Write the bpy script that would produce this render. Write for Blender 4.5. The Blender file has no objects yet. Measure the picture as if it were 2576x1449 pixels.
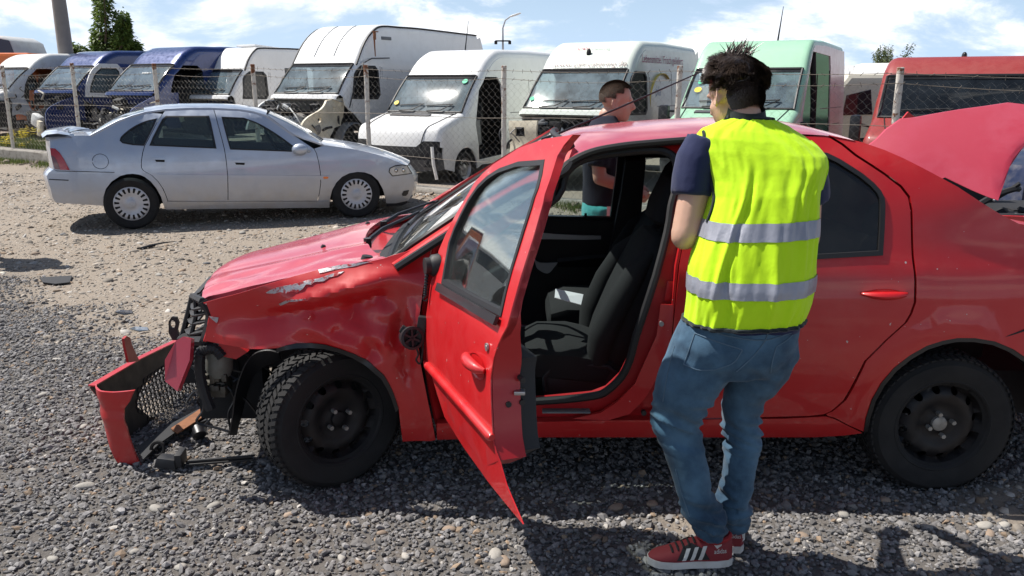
import bpy, bmesh, math, random
import numpy as np
from mathutils import Vector, Matrix, Quaternion, noise
from mathutils.geometry import delaunay_2d_cdt
random.seed(7); RNG = np.random.default_rng(7)
C = bpy.context.scene.collection
S = bpy.context.scene
R = math.radians
# ---------------------------------------------------------------- camera
CAM_H, CAM_PITCH, FPX = 1.68, R(13.95), 820.0
cd = bpy.data.cameras.new('camera'); cam = bpy.data.objects.new('camera', cd); C.objects.link(cam)
cam.location = (0, 0, CAM_H); cam.rotation_euler = (math.pi/2 - CAM_PITCH, 0, 0)
cd.sensor_width = 36; cd.lens = 36*FPX/1024; cd.clip_end = 3000; cd.clip_start = 0.05
S.camera = cam
# ---------------------------------------------------------------- sun and sky
SUN_D = Vector((.62, -.22, -1.0)).normalized()       # the way the light travels
el = math.asin(-SUN_D.z); az = math.atan2(-SUN_D.x, -SUN_D.y)
sd = bpy.data.lights.new('sun', 'SUN'); sd.energy = 5.0; sd.angle = R(.53); sd.color = (1, .955, .89)
so = bpy.data.objects.new('sun', sd); C.objects.link(so)
so.rotation_euler = SUN_D.to_track_quat('-Z', 'Y').to_euler(); so.location = (-6, 3, 15)
S.view_settings.view_transform = 'Standard'; S.view_settings.look = 'None'
S.view_settings.exposure = 0.50; S.view_settings.gamma = 1; S.view_settings.use_curve_mapping = False

class NT:
    """small helper to wire shader nodes"""
    def __init__(s, tree): s.t = tree; tree.nodes.clear()
    def n(s, kind, **kw):
        nd = s.t.nodes.new(kind)
        ins = kw.pop('i', {})
        for k, v in kw.items(): setattr(nd, k, v)
        for k, v in ins.items():
            if isinstance(v, bpy.types.NodeSocket): s.t.links.new(v, nd.inputs[k])
            else: nd.inputs[k].default_value = v
        return nd
    def math(s, op, a, b=0.0, clamp=False):
        nd = s.n('ShaderNodeMath', operation=op, use_clamp=clamp)
        for k, v in ((0, a), (1, b)):
            if isinstance(v, bpy.types.NodeSocket): s.t.links.new(v, nd.inputs[k])
            else: nd.inputs[k].default_value = v
        return nd.outputs[0]
    def ramp(s, fac, stops, interp='LINEAR'):
        nd = s.n('ShaderNodeValToRGB', i={0: fac}); cr = nd.color_ramp; cr.interpolation = interp
        while len(cr.elements) < len(stops): cr.elements.new(.5)
        for e, (p, c) in zip(cr.elements, stops):
            e.position = p; e.color = (c, c, c, 1) if not isinstance(c, tuple) else (c if len(c) == 4 else c + (1,))
        return nd.outputs[0]
    def mix(s, f, a, b, mode='MIX'):
        nd = s.n('ShaderNodeMix', data_type='RGBA', blend_type=mode)
        for k, v in ((0, f), (6, a), (7, b)):
            if isinstance(v, bpy.types.NodeSocket): s.t.links.new(v, nd.inputs[k])
            else: nd.inputs[k].default_value = v if k == 0 or len(v) == 4 else tuple(v) + (1,)
        return nd.outputs[2]
    def noise(s, vec, scale, detail=4, rough=.55, lac=2.0, dist=0, out=0):
        nd = s.n('ShaderNodeTexNoise', i={'Scale': scale, 'Detail': detail, 'Roughness': rough, 'Lacunarity': lac, 'Distortion': dist})
        if vec is not None: s.t.links.new(vec, nd.inputs['Vector'])
        return nd.outputs[out]
    def bump(s, h, strength=.3, dist=.01, nrm=None):
        nd = s.n('ShaderNodeBump', i={'Strength': strength, 'Distance': dist, 'Height': h})
        if nrm is not None: s.t.links.new(nrm, nd.inputs['Normal'])
        return nd.outputs[0]

W = bpy.data.worlds.new('World'); S.world = W; W.use_nodes = True
nt = NT(W.node_tree)
sky = nt.n('ShaderNodeTexSky', sky_type='NISHITA', sun_disc=False, sun_elevation=el, sun_rotation=az,
           altitude=100, air_density=1.0, dust_density=1.2, ozone_density=1.0)
tc = nt.n('ShaderNodeTexCoord')
sep = nt.n('ShaderNodeSeparateXYZ', i={0: tc.outputs['Generated']})
# cumulus: noise on the view direction, squeezed towards the horizon the way far cloud decks are
cx = nt.math('MULTIPLY', sep.outputs[0], 1.0); cy = nt.math('MULTIPLY', sep.outputs[1], 1.0)
cz = nt.math('MULTIPLY', sep.outputs[2], 2.3)
cv = nt.n('ShaderNodeCombineXYZ', i={0: cx, 1: cy, 2: cz}).outputs[0]
wob = nt.n('ShaderNodeVectorMath', operation='ADD', i={0: cv, 1: (3.3, 1.7, 0.4)}).outputs[0]
n1 = nt.noise(wob, 4.6, 9, .58, 2.1, .35)
n2 = nt.noise(nt.n('ShaderNodeVectorMath', operation='ADD', i={0: cv, 1: (3.27, 1.72, .50)}).outputs[0], 4.6, 9, .58, 2.1, .35)
cov = nt.ramp(nt.math('SUBTRACT', n1, nt.ramp(sep.outputs[2], [(.10, 0.0), (.42, .19)])), [(.415, 0.0), (.535, 1.0)], 'EASE')   # fewer clouds overhead, they bank up towards the horizon
lit = nt.math('ADD', .5, nt.math('MULTIPLY', nt.math('SUBTRACT', n1, n2), 4.2), True)   # upper sides white, undersides grey-blue
ccol = nt.mix(lit, (8.6, 10.0, 12.4), (16.8, 16.5, 16.2))
haze = nt.ramp(sep.outputs[2], [(0.0, .82), (.10, .50), (.30, 0.03)])
skyc = nt.mix(haze, sky.outputs[0], (7.4, 10.2, 14.2))
full = nt.mix(nt.math('MULTIPLY', cov, .9), skyc, ccol)
bg = nt.n('ShaderNodeBackground', i={0: full, 1: .065})
nt.t.links.new(bg.outputs[0], nt.n('ShaderNodeOutputWorld').inputs[0])

# ---------------------------------------------------------------- measuring: a point seen at (x, y) in a 2576-wide view of the place
KD = 1024/2576.0
def ray(xd, yd):
    u = (xd - 1288)*KD/FPX; v = (yd*KD - 288)/FPX
    c, s = math.cos(CAM_PITCH), math.sin(CAM_PITCH)
    return Vector((u, c - v*s, -s - v*c))
def on_y(xd, yd, Y):
    d = ray(xd, yd); t = Y/d.y
    return Vector((d.x*t, Y, CAM_H + d.z*t))
def on_z(xd, yd, z=0.0):
    d = ray(xd, yd); t = (z - CAM_H)/d.z
    return Vector((d.x*t, d.y*t, z))
def on_plane(xd, yd, P, n):
    d = ray(xd, yd); o = Vector((0, 0, CAM_H)); t = (Vector(P) - o).dot(n)/d.dot(n)
    return o + d*t

# ---------------------------------------------------------------- objects
def tag(o, label=None, cat=None, group=None, kind=None):
    if label: o['label'] = label
    if cat: o['category'] = cat
    if group: o['group'] = group
    if kind: o['kind'] = kind
    return o
def thing(name, label, cat, loc=(0, 0, 0), rz=0.0, group=None):
    o = bpy.data.objects.new(name, None); C.objects.link(o); o.empty_display_size = .1
    o.location = loc; o.rotation_euler = (0, 0, rz)
    return tag(o, label, cat, group)
def mw(o):
    m = Matrix.LocRotScale(o.location, o.rotation_euler, o.scale)
    return mw(o.parent) @ m if o.parent else m
def copy_tree(o, parent=None):
    c = o.copy(); C.objects.link(c)
    if parent: c.parent = parent
    for ch in KIDS.get(o.name, []): 
        d = copy_tree(ch, c)
    return c
KIDS = {}

class MB:
    def __init__(s): s.v = []; s.f = []; s.m = []; s.cur = 0
    def add(s, vs, fs):
        o = len(s.v); s.v.extend([tuple(p) for p in vs]); s.f.extend([tuple(i + o for i in f) for f in fs]); s.m.extend([s.cur]*len(fs)); return s
    def mat(s, i): s.cur = i; return s
    def box(s, c, d, rot=None, bev=0.0, taper=1.0):
        bm = bmesh.new(); bmesh.ops.create_cube(bm, size=1)
        for v in bm.verts:
            k = taper if v.co.z > 0 else 1.0
            v.co = Vector((v.co.x*d[0]*k, v.co.y*d[1]*k, v.co.z*d[2]))
        if bev: bmesh.ops.bevel(bm, geom=bm.edges[:], offset=bev, segments=2, profile=.6, affect='EDGES')
        M = Matrix.Translation(c) @ (rot.to_matrix().to_4x4() if rot is not None and not isinstance(rot, Matrix) else (rot.to_4x4() if rot is not None else Matrix()))
        bm.verts.index_update()
        s.add([M @ v.co for v in bm.verts], [[v.index for v in f.verts] for f in bm.faces]); bm.free(); return s
    def tube(s, pts, r, seg=8, cap=True, closed=False, flat=1.0):
        pts = [Vector(p) for p in pts]; n = len(pts)
        rr = r if hasattr(r, '__len__') else [r]*n
        up = Vector((0, 0, 1)); vs = []; prev = None
        for i in range(n):
            a = pts[(i-1) % n] if (closed or i) else pts[i]; b = pts[(i+1) % n] if (closed or i < n-1) else pts[i]
            t = (b - a).normalized()
            if prev is None:
                q = up if abs(t.z) < .9 else Vector((0, 1, 0))
                x = t.cross(q).normalized()
            else:
                x = (prev - t*prev.dot(t)).normalized()
            prev = x; y = t.cross(x)
            for k in range(seg):
                th = 2*math.pi*k/seg
                vs.append(pts[i] + x*(rr[i]*math.cos(th)) + y*(rr[i]*math.sin(th)*flat))
        fs = []
        for i in range(n if closed else n-1):
            j = (i+1) % n
            for k in range(seg):
                l = (k+1) % seg
                fs.append((i*seg+k, i*seg+l, j*seg+l, j*seg+k))
        if cap and not closed:
            fs.append(tuple(range(seg))[::-1]); fs.append(tuple((n-1)*seg+k for k in range(seg)))
        return s.add(vs, fs)
    def lathe(s, prof, seg=32, M=Matrix(), ang=2*math.pi):
        """prof = (radius, axial) pairs, turned round the local y axis"""
        vs = []; fs = []; n = len(prof); full = abs(ang-2*math.pi) < 1e-6; cols = seg if full else seg+1
        for i in range(cols):
            th = ang*i/seg
            for r, a in prof: vs.append(M @ Vector((r*math.cos(th), a, r*math.sin(th))))
        for i in range(seg):
            j = (i+1) % cols
            for k in range(n-1): fs.append((i*n+k, j*n+k, j*n+k+1, i*n+k+1))
        return s.add(vs, fs)
    def grid(s, P, flip=False, closed=False):
        h = len(P); w = len(P[0]); vs = [p for r in P for p in r]; fs = []
        for i in range(h-1):
            for j in range(w if closed else w-1):
                k = (j+1) % w
                q = (i*w+j, i*w+k, (i+1)*w+k, (i+1)*w+j)
                fs.append(q[::-1] if flip else q)
        return s.add(vs, fs)
    def sphere(s, c, r, u=12, v=8, M=None):
        r = r if hasattr(r, '__len__') else (r, r, r); P = []
        for i in range(v+1):
            ph = math.pi*i/v
            P.append([Vector((r[0]*math.sin(ph)*math.cos(2*math.pi*j/u), r[1]*math.sin(ph)*math.sin(2*math.pi*j/u), r[2]*math.cos(ph))) for j in range(u)])
        P = [[(M @ p if M else p) + Vector(c) for p in row] for row in P]
        return s.grid(P, closed=True)
    def prism(s, poly, ext, M=Matrix()):
        """flat polygon in local xy pushed along z from ext[0] to ext[1]"""
        n = len(poly); vs = [M @ Vector((p[0], p[1], ext[0])) for p in poly] + [M @ Vector((p[0], p[1], ext[1])) for p in poly]
        fs = [tuple(range(n))[::-1], tuple(range(n, 2*n))] + [(i, (i+1) % n, n+(i+1) % n, n+i) for i in range(n)]
        return s.add(vs, fs)
    def slab(s, poly, thick):
        """3-D polygon (roughly flat) given thickness"""
        poly = [Vector(p) for p in poly]; nrm = Vector((0, 0, 0))
        for i in range(len(poly)): nrm += poly[i].cross(poly[(i+1) % len(poly)])
        nrm.normalize(); n = len(poly)
        vs = poly + [p - nrm*thick for p in poly]
        fs = [tuple(range(n)), tuple(range(n, 2*n))[::-1]] + [(i, n+i, n+(i+1) % n, (i+1) % n) for i in range(n)]
        return s.add(vs, fs)
    def ribbon(s, A, B, thick):
        """strip between two 3-D polylines, with thickness"""
        A = [Vector(p) for p in A]; B = [Vector(p) for p in B]; n = len(A); vs = []
        for i in range(n):
            t = (A[min(i+1, n-1)] - A[max(i-1, 0)]); nn = t.cross(B[i]-A[i])
            nn = nn.normalized() if nn.length > 1e-9 else Vector((0, -1, 0))
            vs += [A[i], B[i], B[i]-nn*thick, A[i]-nn*thick]
        fs = []
        for i in range(n-1):
            for k in range(4): fs.append((i*4+k, i*4+(k+1) % 4, (i+1)*4+(k+1) % 4, (i+1)*4+k))
        fs += [(0, 3, 2, 1), tuple((n-1)*4+k for k in range(4))]
        return s.add(vs, fs)
    def panel(s, out, holes, fn, res=.05, thick=None):
        """sheet cut to a 2-D outline (with holes), laid on the surface fn(a, b) -> point; thick = vector or function to the back side"""
        loops = [dens(out, res)] + [dens(h, res) for h in holes]
        pts = []; edges = []
        for L in loops:
            o = len(pts); pts += L; edges += [(o+i, o+(i+1) % len(L)) for i in range(len(L))]
        A = np.array(loops[0]); mn = A.min(0); mx = A.max(0)
        gx = np.arange(mn[0]+res*.37, mx[0], res); gy = np.arange(mn[1]+res*.41, mx[1], res)
        if len(gx) and len(gy):
            G = np.array([(x + (res*.5 if k % 2 else 0), y) for k, y in enumerate(gy) for x in gx])
            ok = inside(G, loops[0])
            for h in loops[1:]: ok &= ~inside(G, h)
            G = G[ok]
            if len(G):
                B = np.array(pts); keep = np.ones(len(G), bool)
                for c in range(0, len(G), 400):
                    d = ((G[c:c+400, None, :]-B[None])**2).sum(2).min(1); keep[c:c+400] = d > (res*.45)**2
                pts = pts + [tuple(p) for p in G[keep]]
        V, E, F, *_ = delaunay_2d_cdt([Vector(p) for p in pts], edges, [], 0, 1e-6)
        V = [(p.x, p.y) for p in V]
        cen = np.array([np.mean([V[i] for i in f], 0) for f in F])
        ok = inside(cen, loops[0])
        for h in loops[1:]: ok &= ~inside(cen, h)
        F = [tuple(f) for f, k in zip(F, ok) if k]
        used = sorted({i for f in F for i in f}); mp = {u: k for k, u in enumerate(used)}
        F = [tuple(mp[i] for i in f) for f in F]; P = [Vector(fn(*V[u])) for u in used]
        n = len(P); vs = list(P); fs = list(F)
        if thick is not None:
            vs += [p + (Vector(thick(*V[u])) if callable(thick) else Vector(thick)) for p, u in zip(P, used)]
            fs += [tuple(i+n for i in f)[::-1] for f in F]
            cnt = {}
            for f in F:
                for a, b in zip(f, f[1:]+f[:1]):
                    if (b, a) in cnt: del cnt[(b, a)]
                    else: cnt[(a, b)] = 1
            fs += [(b, a, a+n, b+n) for a, b in cnt]
        return s.add(vs, fs)
    def build(s, name, mats, parent=None, world=False, smooth=40, kind=None, label=None, bev=0, fix=True):
        me = bpy.data.meshes.new(name)
        vs = s.v
        if world and parent is not None:
            inv = mw(parent).inverted(); vs = [inv @ Vector(p) for p in vs]
        me.from_pydata([tuple(p) for p in vs], [], s.f)
        mats = mats if isinstance(mats, (list, tuple)) else [mats]
        for m in mats: me.materials.append(m)
        if len(mats) > 1: me.polygons.foreach_set('material_index', s.m)
        if fix:
            bm = bmesh.new(); bm.from_mesh(me); bmesh.ops.recalc_face_normals(bm, faces=bm.faces); bm.to_mesh(me); bm.free()
        if smooth:
            me.polygons.foreach_set('use_smooth', [True]*len(me.polygons)); me.set_sharp_from_angle(angle=R(smooth))
        me.update()
        o = bpy.data.objects.new(name, me); C.objects.link(o)
        if parent is not None: o.parent = parent; KIDS.setdefault(parent.name, []).append(o)
        if kind: o['kind'] = kind
        if label: o['label'] = label
        return o
def inside(P, loop):
    P = np.asarray(P, float); L = np.asarray(loop, float); x, y = P[:, 0], P[:, 1]; r = np.zeros(len(P), bool)
    a = L; b = np.roll(L, -1, 0)
    for (x1, y1), (x2, y2) in zip(a, b):
        if y1 == y2: continue
        c = ((y1 > y) != (y2 > y)) & (x < (x2-x1)*(y-y1)/(y2-y1)+x1); r ^= c
    return r
def dens(L, res):
    out = []
    for i in range(len(L)):
        a = np.array(L[i], float); b = np.array(L[(i+1) % len(L)], float); d = np.linalg.norm(b-a); k = max(1, int(math.ceil(d/res)))
        out += [tuple(a+(b-a)*j/k) for j in range(k)]
    return out
def cr(pts, n=5, closed=False):
    """Catmull-Rom through points"""
    P = [np.array(p, float) for p in pts]; m = len(P); out = []
    for i in range(m if closed else m-1):
        p0 = P[(i-1) % m] if (closed or i) else 2*P[0]-P[1]; p1 = P[i]; p2 = P[(i+1) % m]
        p3 = P[(i+2) % m] if (closed or i+2 < m) else 2*P[-1]-P[-2]
        for k in range(n):
            t = k/n; out.append(tuple(.5*(2*p1+(p2-p0)*t+(2*p0-5*p1+4*p2-p3)*t*t+(3*p1-p0-3*p2+p3)*t**3)))
    if not closed: out.append(tuple(P[-1]))
    return out
def lerp(a, b, t): return a+(b-a)*t
def itp(x, xs, ys): return float(np.interp(x, xs, ys))
def smooth01(t): t = min(1, max(0, t)); return t*t*(3-2*t)
def ell(cx, cy, rx, ry, n=24, a0=0, a1=2*math.pi):
    full = abs(a1-a0-2*math.pi) < 1e-6
    return [(cx+rx*math.cos(a0+(a1-a0)*i/(n if full else n-1)), cy+ry*math.sin(a0+(a1-a0)*i/(n if full else n-1))) for i in range(n)]
def inset2(L, d):
    """shrink a closed 2-D loop by d (mitred)"""
    n = len(L); A = np.array(L, float); area = .5*sum(A[i][0]*A[(i+1) % n][1]-A[(i+1) % n][0]*A[i][1] for i in range(n)); sg = 1 if area > 0 else -1; out = []
    for i in range(n):
        e1 = A[i]-A[i-1]; e2 = A[(i+1) % n]-A[i]
        n1 = np.array((-e1[1], e1[0]))/(np.linalg.norm(e1)+1e-12); n2 = np.array((-e2[1], e2[0]))/(np.linalg.norm(e2)+1e-12)
        b = n1+n2; k = 1+n1.dot(n2); b = b/max(k, .35); out.append(tuple(A[i]+sg*d*b))
    return out
def ring(L, d): return inset2(L, d)

# ---------------------------------------------------------------- materials
def mat(name):
    m = bpy.data.materials.new(name); m.use_nodes = True; t = NT(m.node_tree)
    out = t.n('ShaderNodeOutputMaterial'); return m, t, out
def pbr(name, col, rough=.5, metal=0.0, coat=0.0, coat_r=.05, spec=.5, var=.0, var_s=6.0, bump=0.0, bump_s=80.0, dirt=None, dirt_amt=0.0, dirt_s=5.0, sheen=0, trans=None, obj=True, lowdirt=None):
    m, t, out = mat(name); tcn = t.n('ShaderNodeTexCoord'); vec = tcn.outputs['Object']
    c = tuple(col)+(1,); base = None
    if var:
        nz = t.noise(vec, var_s, 5, .6)
        base = t.mix(nz, tuple(x*(1-var) for x in col), tuple(min(1, x*(1+var)) for x in col))
    if dirt_amt:
        nz2 = t.ramp(t.noise(vec, dirt_s, 7, .65), [(.45, 0.0), (.75, 1.0)])
        base = t.mix(t.math('MULTIPLY', nz2, dirt_amt), base if base is not None else c, dirt or (.2, .17, .13))
    if lowdirt:
        z = t.n('ShaderNodeSeparateXYZ', i={0: vec}).outputs[2]
        g = t.n('ShaderNodeMapRange', i={0: z, 1: lowdirt[0], 2: lowdirt[1], 3: lowdirt[2], 4: 0.0}).outputs[0]
        g = t.math('MULTIPLY', g, t.ramp(t.noise(vec, 7, 6, .65), [(.25, .35), (.7, 1.0)]))
        base = t.mix(g, base if base is not None else c, dirt or (.33, .28, .21))
    b = t.n('ShaderNodeBsdfPrincipled', i={'Roughness': rough, 'Metallic': metal, 'Coat Weight': coat, 'Coat Roughness': coat_r, 'Specular IOR Level': spec, 'Sheen Weight': sheen})
    if base is not None: t.t.links.new(base, b.inputs['Base Color'])
    else: b.inputs['Base Color'].default_value = c
    if lowdirt or dirt_amt:
        rn = t.noise(vec, dirt_s*2, 5, .6); rr = t.n('ShaderNodeMapRange', i={0: rn, 1: .3, 2: .75, 3: max(.02, rough-.06), 4: min(1, rough+.22)}).outputs[0]
        t.t.links.new(rr, b.inputs['Roughness'])
    if bump: t.t.links.new(t.bump(t.noise(vec, bump_s, 6, .6), bump, .01), b.inputs['Normal'])
    t.t.links.new(b.outputs[0], out.inputs[0]); return m
def glass(name, tint=(.8, .86, .85), refl=1.0, rough=.0, dust=.0, dustc=(.6, .58, .54)):
    m, t, out = mat(name); tcn = t.n('ShaderNodeTexCoord')
    tr = t.n('ShaderNodeBsdfTransparent', i={0: tuple(tint)+(1,)}).outputs[0]
    if dust:
        df = t.n('ShaderNodeBsdfDiffuse', i={0: tuple(dustc)+(1,)}).outputs[0]
        f = t.math('MULTIPLY', t.ramp(t.noise(tcn.outputs['Object'], 3.0, 7, .65), [(.3, .25), (.75, 1.0)]), dust)
        ms = t.n('ShaderNodeMixShader', i={0: f, 1: tr, 2: df}); tr = ms.outputs[0]
    gl = t.n('ShaderNodeBsdfGlossy', i={0: (1, 1, 1, 1), 1: rough}).outputs[0]
    fr = t.n('ShaderNodeFresnel', i={0: 1.5}).outputs[0]
    ms = t.n('ShaderNodeMixShader', i={0: t.math('MULTIPLY', fr, refl, True), 1: tr, 2: gl})
    t.t.links.new(ms.outputs[0], out.inputs[0]); return m

M = {}
def paint(name, col, metal=0.0, rough=.42, coat=.8, coat_r=.06, dirt=None, amt=.25, low=None):
    M[name] = pbr(name, col, rough, metal, coat, coat_r, var=.06, var_s=3, dirt=dirt or (.36, .31, .25), dirt_amt=amt, dirt_s=4.5, lowdirt=low); return M[name]
paint('red_paint', (.50, .004, .007), 0, .45, .55, .05, amt=.04, dirt=(.26, .05, .045), low=(.12, .50, .42))
paint('navy_paint', (.004, .010, .045), .2, .35)
paint('red_chalky_skytint', (.46, .026, .050), 0, .45, .9, .12, amt=.14, dirt=(.46, .14, .17))  # chalky fade; pink sky reflection on roof and bonnet painted into the colour
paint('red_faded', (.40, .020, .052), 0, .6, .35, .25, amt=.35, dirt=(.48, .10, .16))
paint('red_jamb', (.40, .003, .008), 0, .5, .35, .15, amt=.15, dirt=(.20, .05, .04))
paint('silver_paint', (.42, .465, .55), .55, .36, 1.0, .05, amt=.08, dirt=(.34, .29, .22), low=(.15, .62, .75))
paint('white_paint', (.78, .78, .77), 0, .42, .6, .08, amt=.18, dirt=(.5, .47, .42), low=(.2, 1.0, .35))
paint('blue_paint', (.005, .024, .13), .3, .28, 1.0, .03, amt=.03, dirt=(.05, .07, .14))
paint('green_paint', (.30, .53, .37), 0, .5, .5, .12, amt=.2, dirt=(.4, .45, .36))
paint('palegreen_paint', (.66, .71, .64), 0, .45, .5, .10, amt=.15)
paint('brick_red_paint', (.25, .022, .019), 0, .5, .4, .15, amt=.12, dirt=(.30, .08, .06))
paint('cream_paint', (.70, .64, .50), 0, .6, .1, .2, amt=.55, dirt=(.34, .27, .18))
paint('orange_paint', (.75, .16, .02), 0, .5, .4, .1)
paint('greywhite_paint', (.60, .61, .60), 0, .5, .3, .1, amt=.4)
M['black_plastic'] = pbr('black_plastic', (.011, .011, .013), .48, var=.2, bump=.06, bump_s=300, dirt=(.08, .07, .058), dirt_amt=.25, dirt_s=9)
M['trim_black'] = pbr('trim_black', (.008, .008, .010), .42, coat=.1)
M['seal_rubber'] = pbr('seal_rubber', (.008, .008, .0095), .55)
M['grey_plastic'] = pbr('grey_plastic', (.16, .17, .18), .6, var=.15, dirt=(.3, .27, .22), dirt_amt=.4, dirt_s=4)
M['tyre'] = pbr('tyre', (.0085, .0085, .0095), .82, var=.25, var_s=12, bump=.1, bump_s=120, dirt=(.055, .05, .042), dirt_amt=.22, dirt_s=7)
M['steel_dark'] = pbr('steel_dark', (.0085, .0085, .0105), .5, .3, dirt=(.06, .04, .025), dirt_amt=.30, dirt_s=8)
M['steel'] = pbr('steel', (.45, .45, .46), .35, .9, dirt=(.25, .2, .15), dirt_amt=.3)
M['alu_dirty'] = pbr('alu_dirty', (.33, .32, .30), .55, .6, dirt=(.16, .13, .10), dirt_amt=.6, dirt_s=14)
M['bare_metal'] = pbr('bare_metal', (.50, .50, .52), .38, .8, dirt=(.4, .3, .25), dirt_amt=.3, dirt_s=20)
M['rust'] = pbr('rust', (.22, .09, .04), .85, var=.5, var_s=25, bump=.3, bump_s=60)
M['seat_cloth'] = pbr('seat_cloth', (.010, .010, .011), .9, var=.25, var_s=40, bump=.15, bump_s=400)
M['trim_grey'] = pbr('trim_grey', (.014, .0145, .017), .65, bump=.08, bump_s=300)
M['trim_silver'] = pbr('trim_silver', (.34, .35, .37), .4, .5)
m, t, out = mat('scraped_metal'); tcn = t.n('ShaderNodeTexCoord').outputs['Object']; nz = t.ramp(t.noise(tcn, 26, 6, .7), [(.50, 0.0), (.56, 1.0)])
b = t.n('ShaderNodeBsdfPrincipled', i={'Base Color': t.mix(nz, (.42, .40, .42), (.36, .01, .015)), 'Roughness': .42}); t.t.links.new(t.math('MULTIPLY', t.math('SUBTRACT', 1.0, nz), .6), b.inputs['Metallic']); t.t.links.new(t.bump(t.noise(tcn, 60, 5, .7), .3, .01), b.inputs['Normal']); t.t.links.new(b.outputs[0], out.inputs[0]); M['scraped_metal'] = m
M['paper'] = pbr('paper', (.82, .82, .84), .8)
M['ink'] = pbr('ink', (.05, .05, .06), .8)
M['clear_glass'] = glass('clear_glass', (.80, .86, .85), dust=.05)
M['dark_glass'] = glass('dark_glass', (.20, .25, .25), dust=.04)
M['screen_glass'] = glass('screen_glass', (.62, .72, .72), refl=1.2, dust=.14)
M['van_glass'] = glass('van_glass', (.46, .58, .60), refl=1.2, rough=.07, dust=.36, dustc=(.40, .54, .61))
M['green_glass'] = glass('green_glass', (.16, .30, .22), refl=1.2, dust=.22, dustc=(.10, .20, .15))
M['cabin_dark'] = pbr('cabin_dark', (.010, .0105, .012), .9)
M['lamp_clear'] = glass('lamp_clear', (.93, .94, .95), dust=.05)
M['lamp_red'] = pbr('lamp_red', (.36, .010, .014), .2, coat=1)
M['lamp_smoke'] = pbr('lamp_smoke', (.12, .012, .016), .2, coat=1)
M['lamp_orange'] = pbr('lamp_orange', (.75, .17, .02), .25, coat=1)
M['chrome'] = pbr('chrome', (.75, .76, .78), .12, 1.0)
M['silver_glass'] = glass('silver_glass', (.66, .74, .73), dust=.03)
M['door_glass'] = glass('door_glass', (.84, .90, .89), refl=.75, dust=.02)
M['dark_screen'] = glass('dark_screen', (.16, .20, .24), dust=.05, dustc=(.3, .38, .45))
M['pale_shard'] = pbr('pale_shard', (.42, .42, .42), .15, coat=.5)
M['cream_body'] = pbr('cream_body', (.62, .58, .49), .5, coat=.3, dirt=(.4, .35, .27), dirt_amt=.2)
M['pole_concrete'] = pbr('pole_concrete', (.24, .215, .20), .9, var=.2, var_s=5)
M['lamp_body'] = pbr('lamp_body', (.80, .82, .84), .15, .3, coat=1)
M['steel_oily'] = pbr('steel_oily', (.085, .08, .07), .55, .5, dirt=(.10, .08, .05), dirt_amt=.6, dirt_s=20)
M['canister'] = pbr('canister', (.15, .155, .14), .55, .3, dirt=(.12, .10, .07), dirt_amt=.6, dirt_s=14)
# stone chips and dust specks in the red paint
t_ = M['red_paint'].node_tree; b_ = [n for n in t_.nodes if n.type == 'BSDF_PRINCIPLED'][0]; src = b_.inputs['Base Color'].links[0].from_socket
h_ = NT.__new__(NT); h_.t = t_; tc_ = h_.n('ShaderNodeTexCoord').outputs['Object']
chip = h_.ramp(h_.noise(tc_, 55, 2, .5), [(.752, 0.0), (.772, 1.0)]); dust = h_.math('MULTIPLY', h_.ramp(h_.noise(tc_, 2.2, 8, .7), [(.52, 0.0), (.78, 1.0)]), .16)
t_.links.new(h_.mix(chip, h_.mix(dust, src, (.42, .22, .18)), (.52, .44, .42)), b_.inputs['Base Color'])
# ================================================================ GROUND
FENCE_A, FENCE_B = 11.95, -.569                          # fence line y = A + B x
FN = Vector((-FENCE_B, 1, 0)).normalized()               # away from the yard
FT = Vector((1, FENCE_B, 0)).normalized()
def fence_s(x, y): return (y - FENCE_A - FENCE_B*x)*FN.y
def fence_pt(x, off=0.0, z=0.0): return Vector((x, FENCE_A+FENCE_B*x, z)) + FN*off
def gz(x, y):
    s = fence_s(x, y)
    z = (-.12+.03*max(0,-x-2))*smooth01((s-.5)/2.2) if s < 60 else -.12
    z += .05*smooth01((s+1.1)/.9)*(1-smooth01((s-.1)/.5))
    d = math.hypot(x, y)
    if d < 30: z += .018*noise.noise((x*.55, y*.55, 1.3)) + .008*noise.noise((x*2.1, y*2.1, 4.1))
    return z
def gravel_m(x, y):
    """1 on the crushed grey stone, 0 on the trodden brown dirt"""
    b = 6.5-.73*(x+4.2) if x < -1.2 else 4.3
    n = .55*noise.noise((x*.8, y*.8, 9.1)) + .3*noise.noise((x*2.3, y*2.3, 2.2))
    g = smooth01((b - y + n*1.5)/1.5 + .5)
    # bare brown patches in the near gravel, more of them at the right where feet and wheels have been
    p = noise.noise((x*1.15, y*1.5, 5.7)) + .5*noise.noise((x*3.1, y*3.6, 7.7))
    th = .42 - .54*smooth01((x-.0)/1.0)*smooth01((3.4-y)/.5)
    return g*(1 - .85*smooth01((p-th)/.22))

def axis(stops):
    out = []
    for (a, b, st) in stops: out += list(np.arange(a, b, st))
    return out + [stops[-1][1]]
xs = axis([(-900, -60, 120), (-60, -14, 6), (-14, -6, .5), (-6, 5, .08), (5, 10, .4), (10, 60, 6), (60, 900, 120)])
ys = axis([(-900, -60, 120), (-60, -4, 6), (-4, 1.5, .5), (1.5, 8, .08), (8, 20, .35), (20, 80, 6), (80, 1600, 190)])
mbg = MB(); mbg.grid([[(x, y, gz(x, y)) for x in xs] for y in ys])
m, t, out = mat('dirt_ground')
att = t.n('ShaderNodeAttribute', attribute_name='gravel').outputs[2]
tcn = t.n('ShaderNodeTexCoord').outputs['Object']
n1 = t.noise(tcn, 1.2, 6, .6); n2 = t.noise(tcn, 14, 6, .7); n3 = t.noise(tcn, 55, 5, .7)
dirt = t.mix(n1, (.225, .180, .140), (.335, .282, .228))
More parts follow.
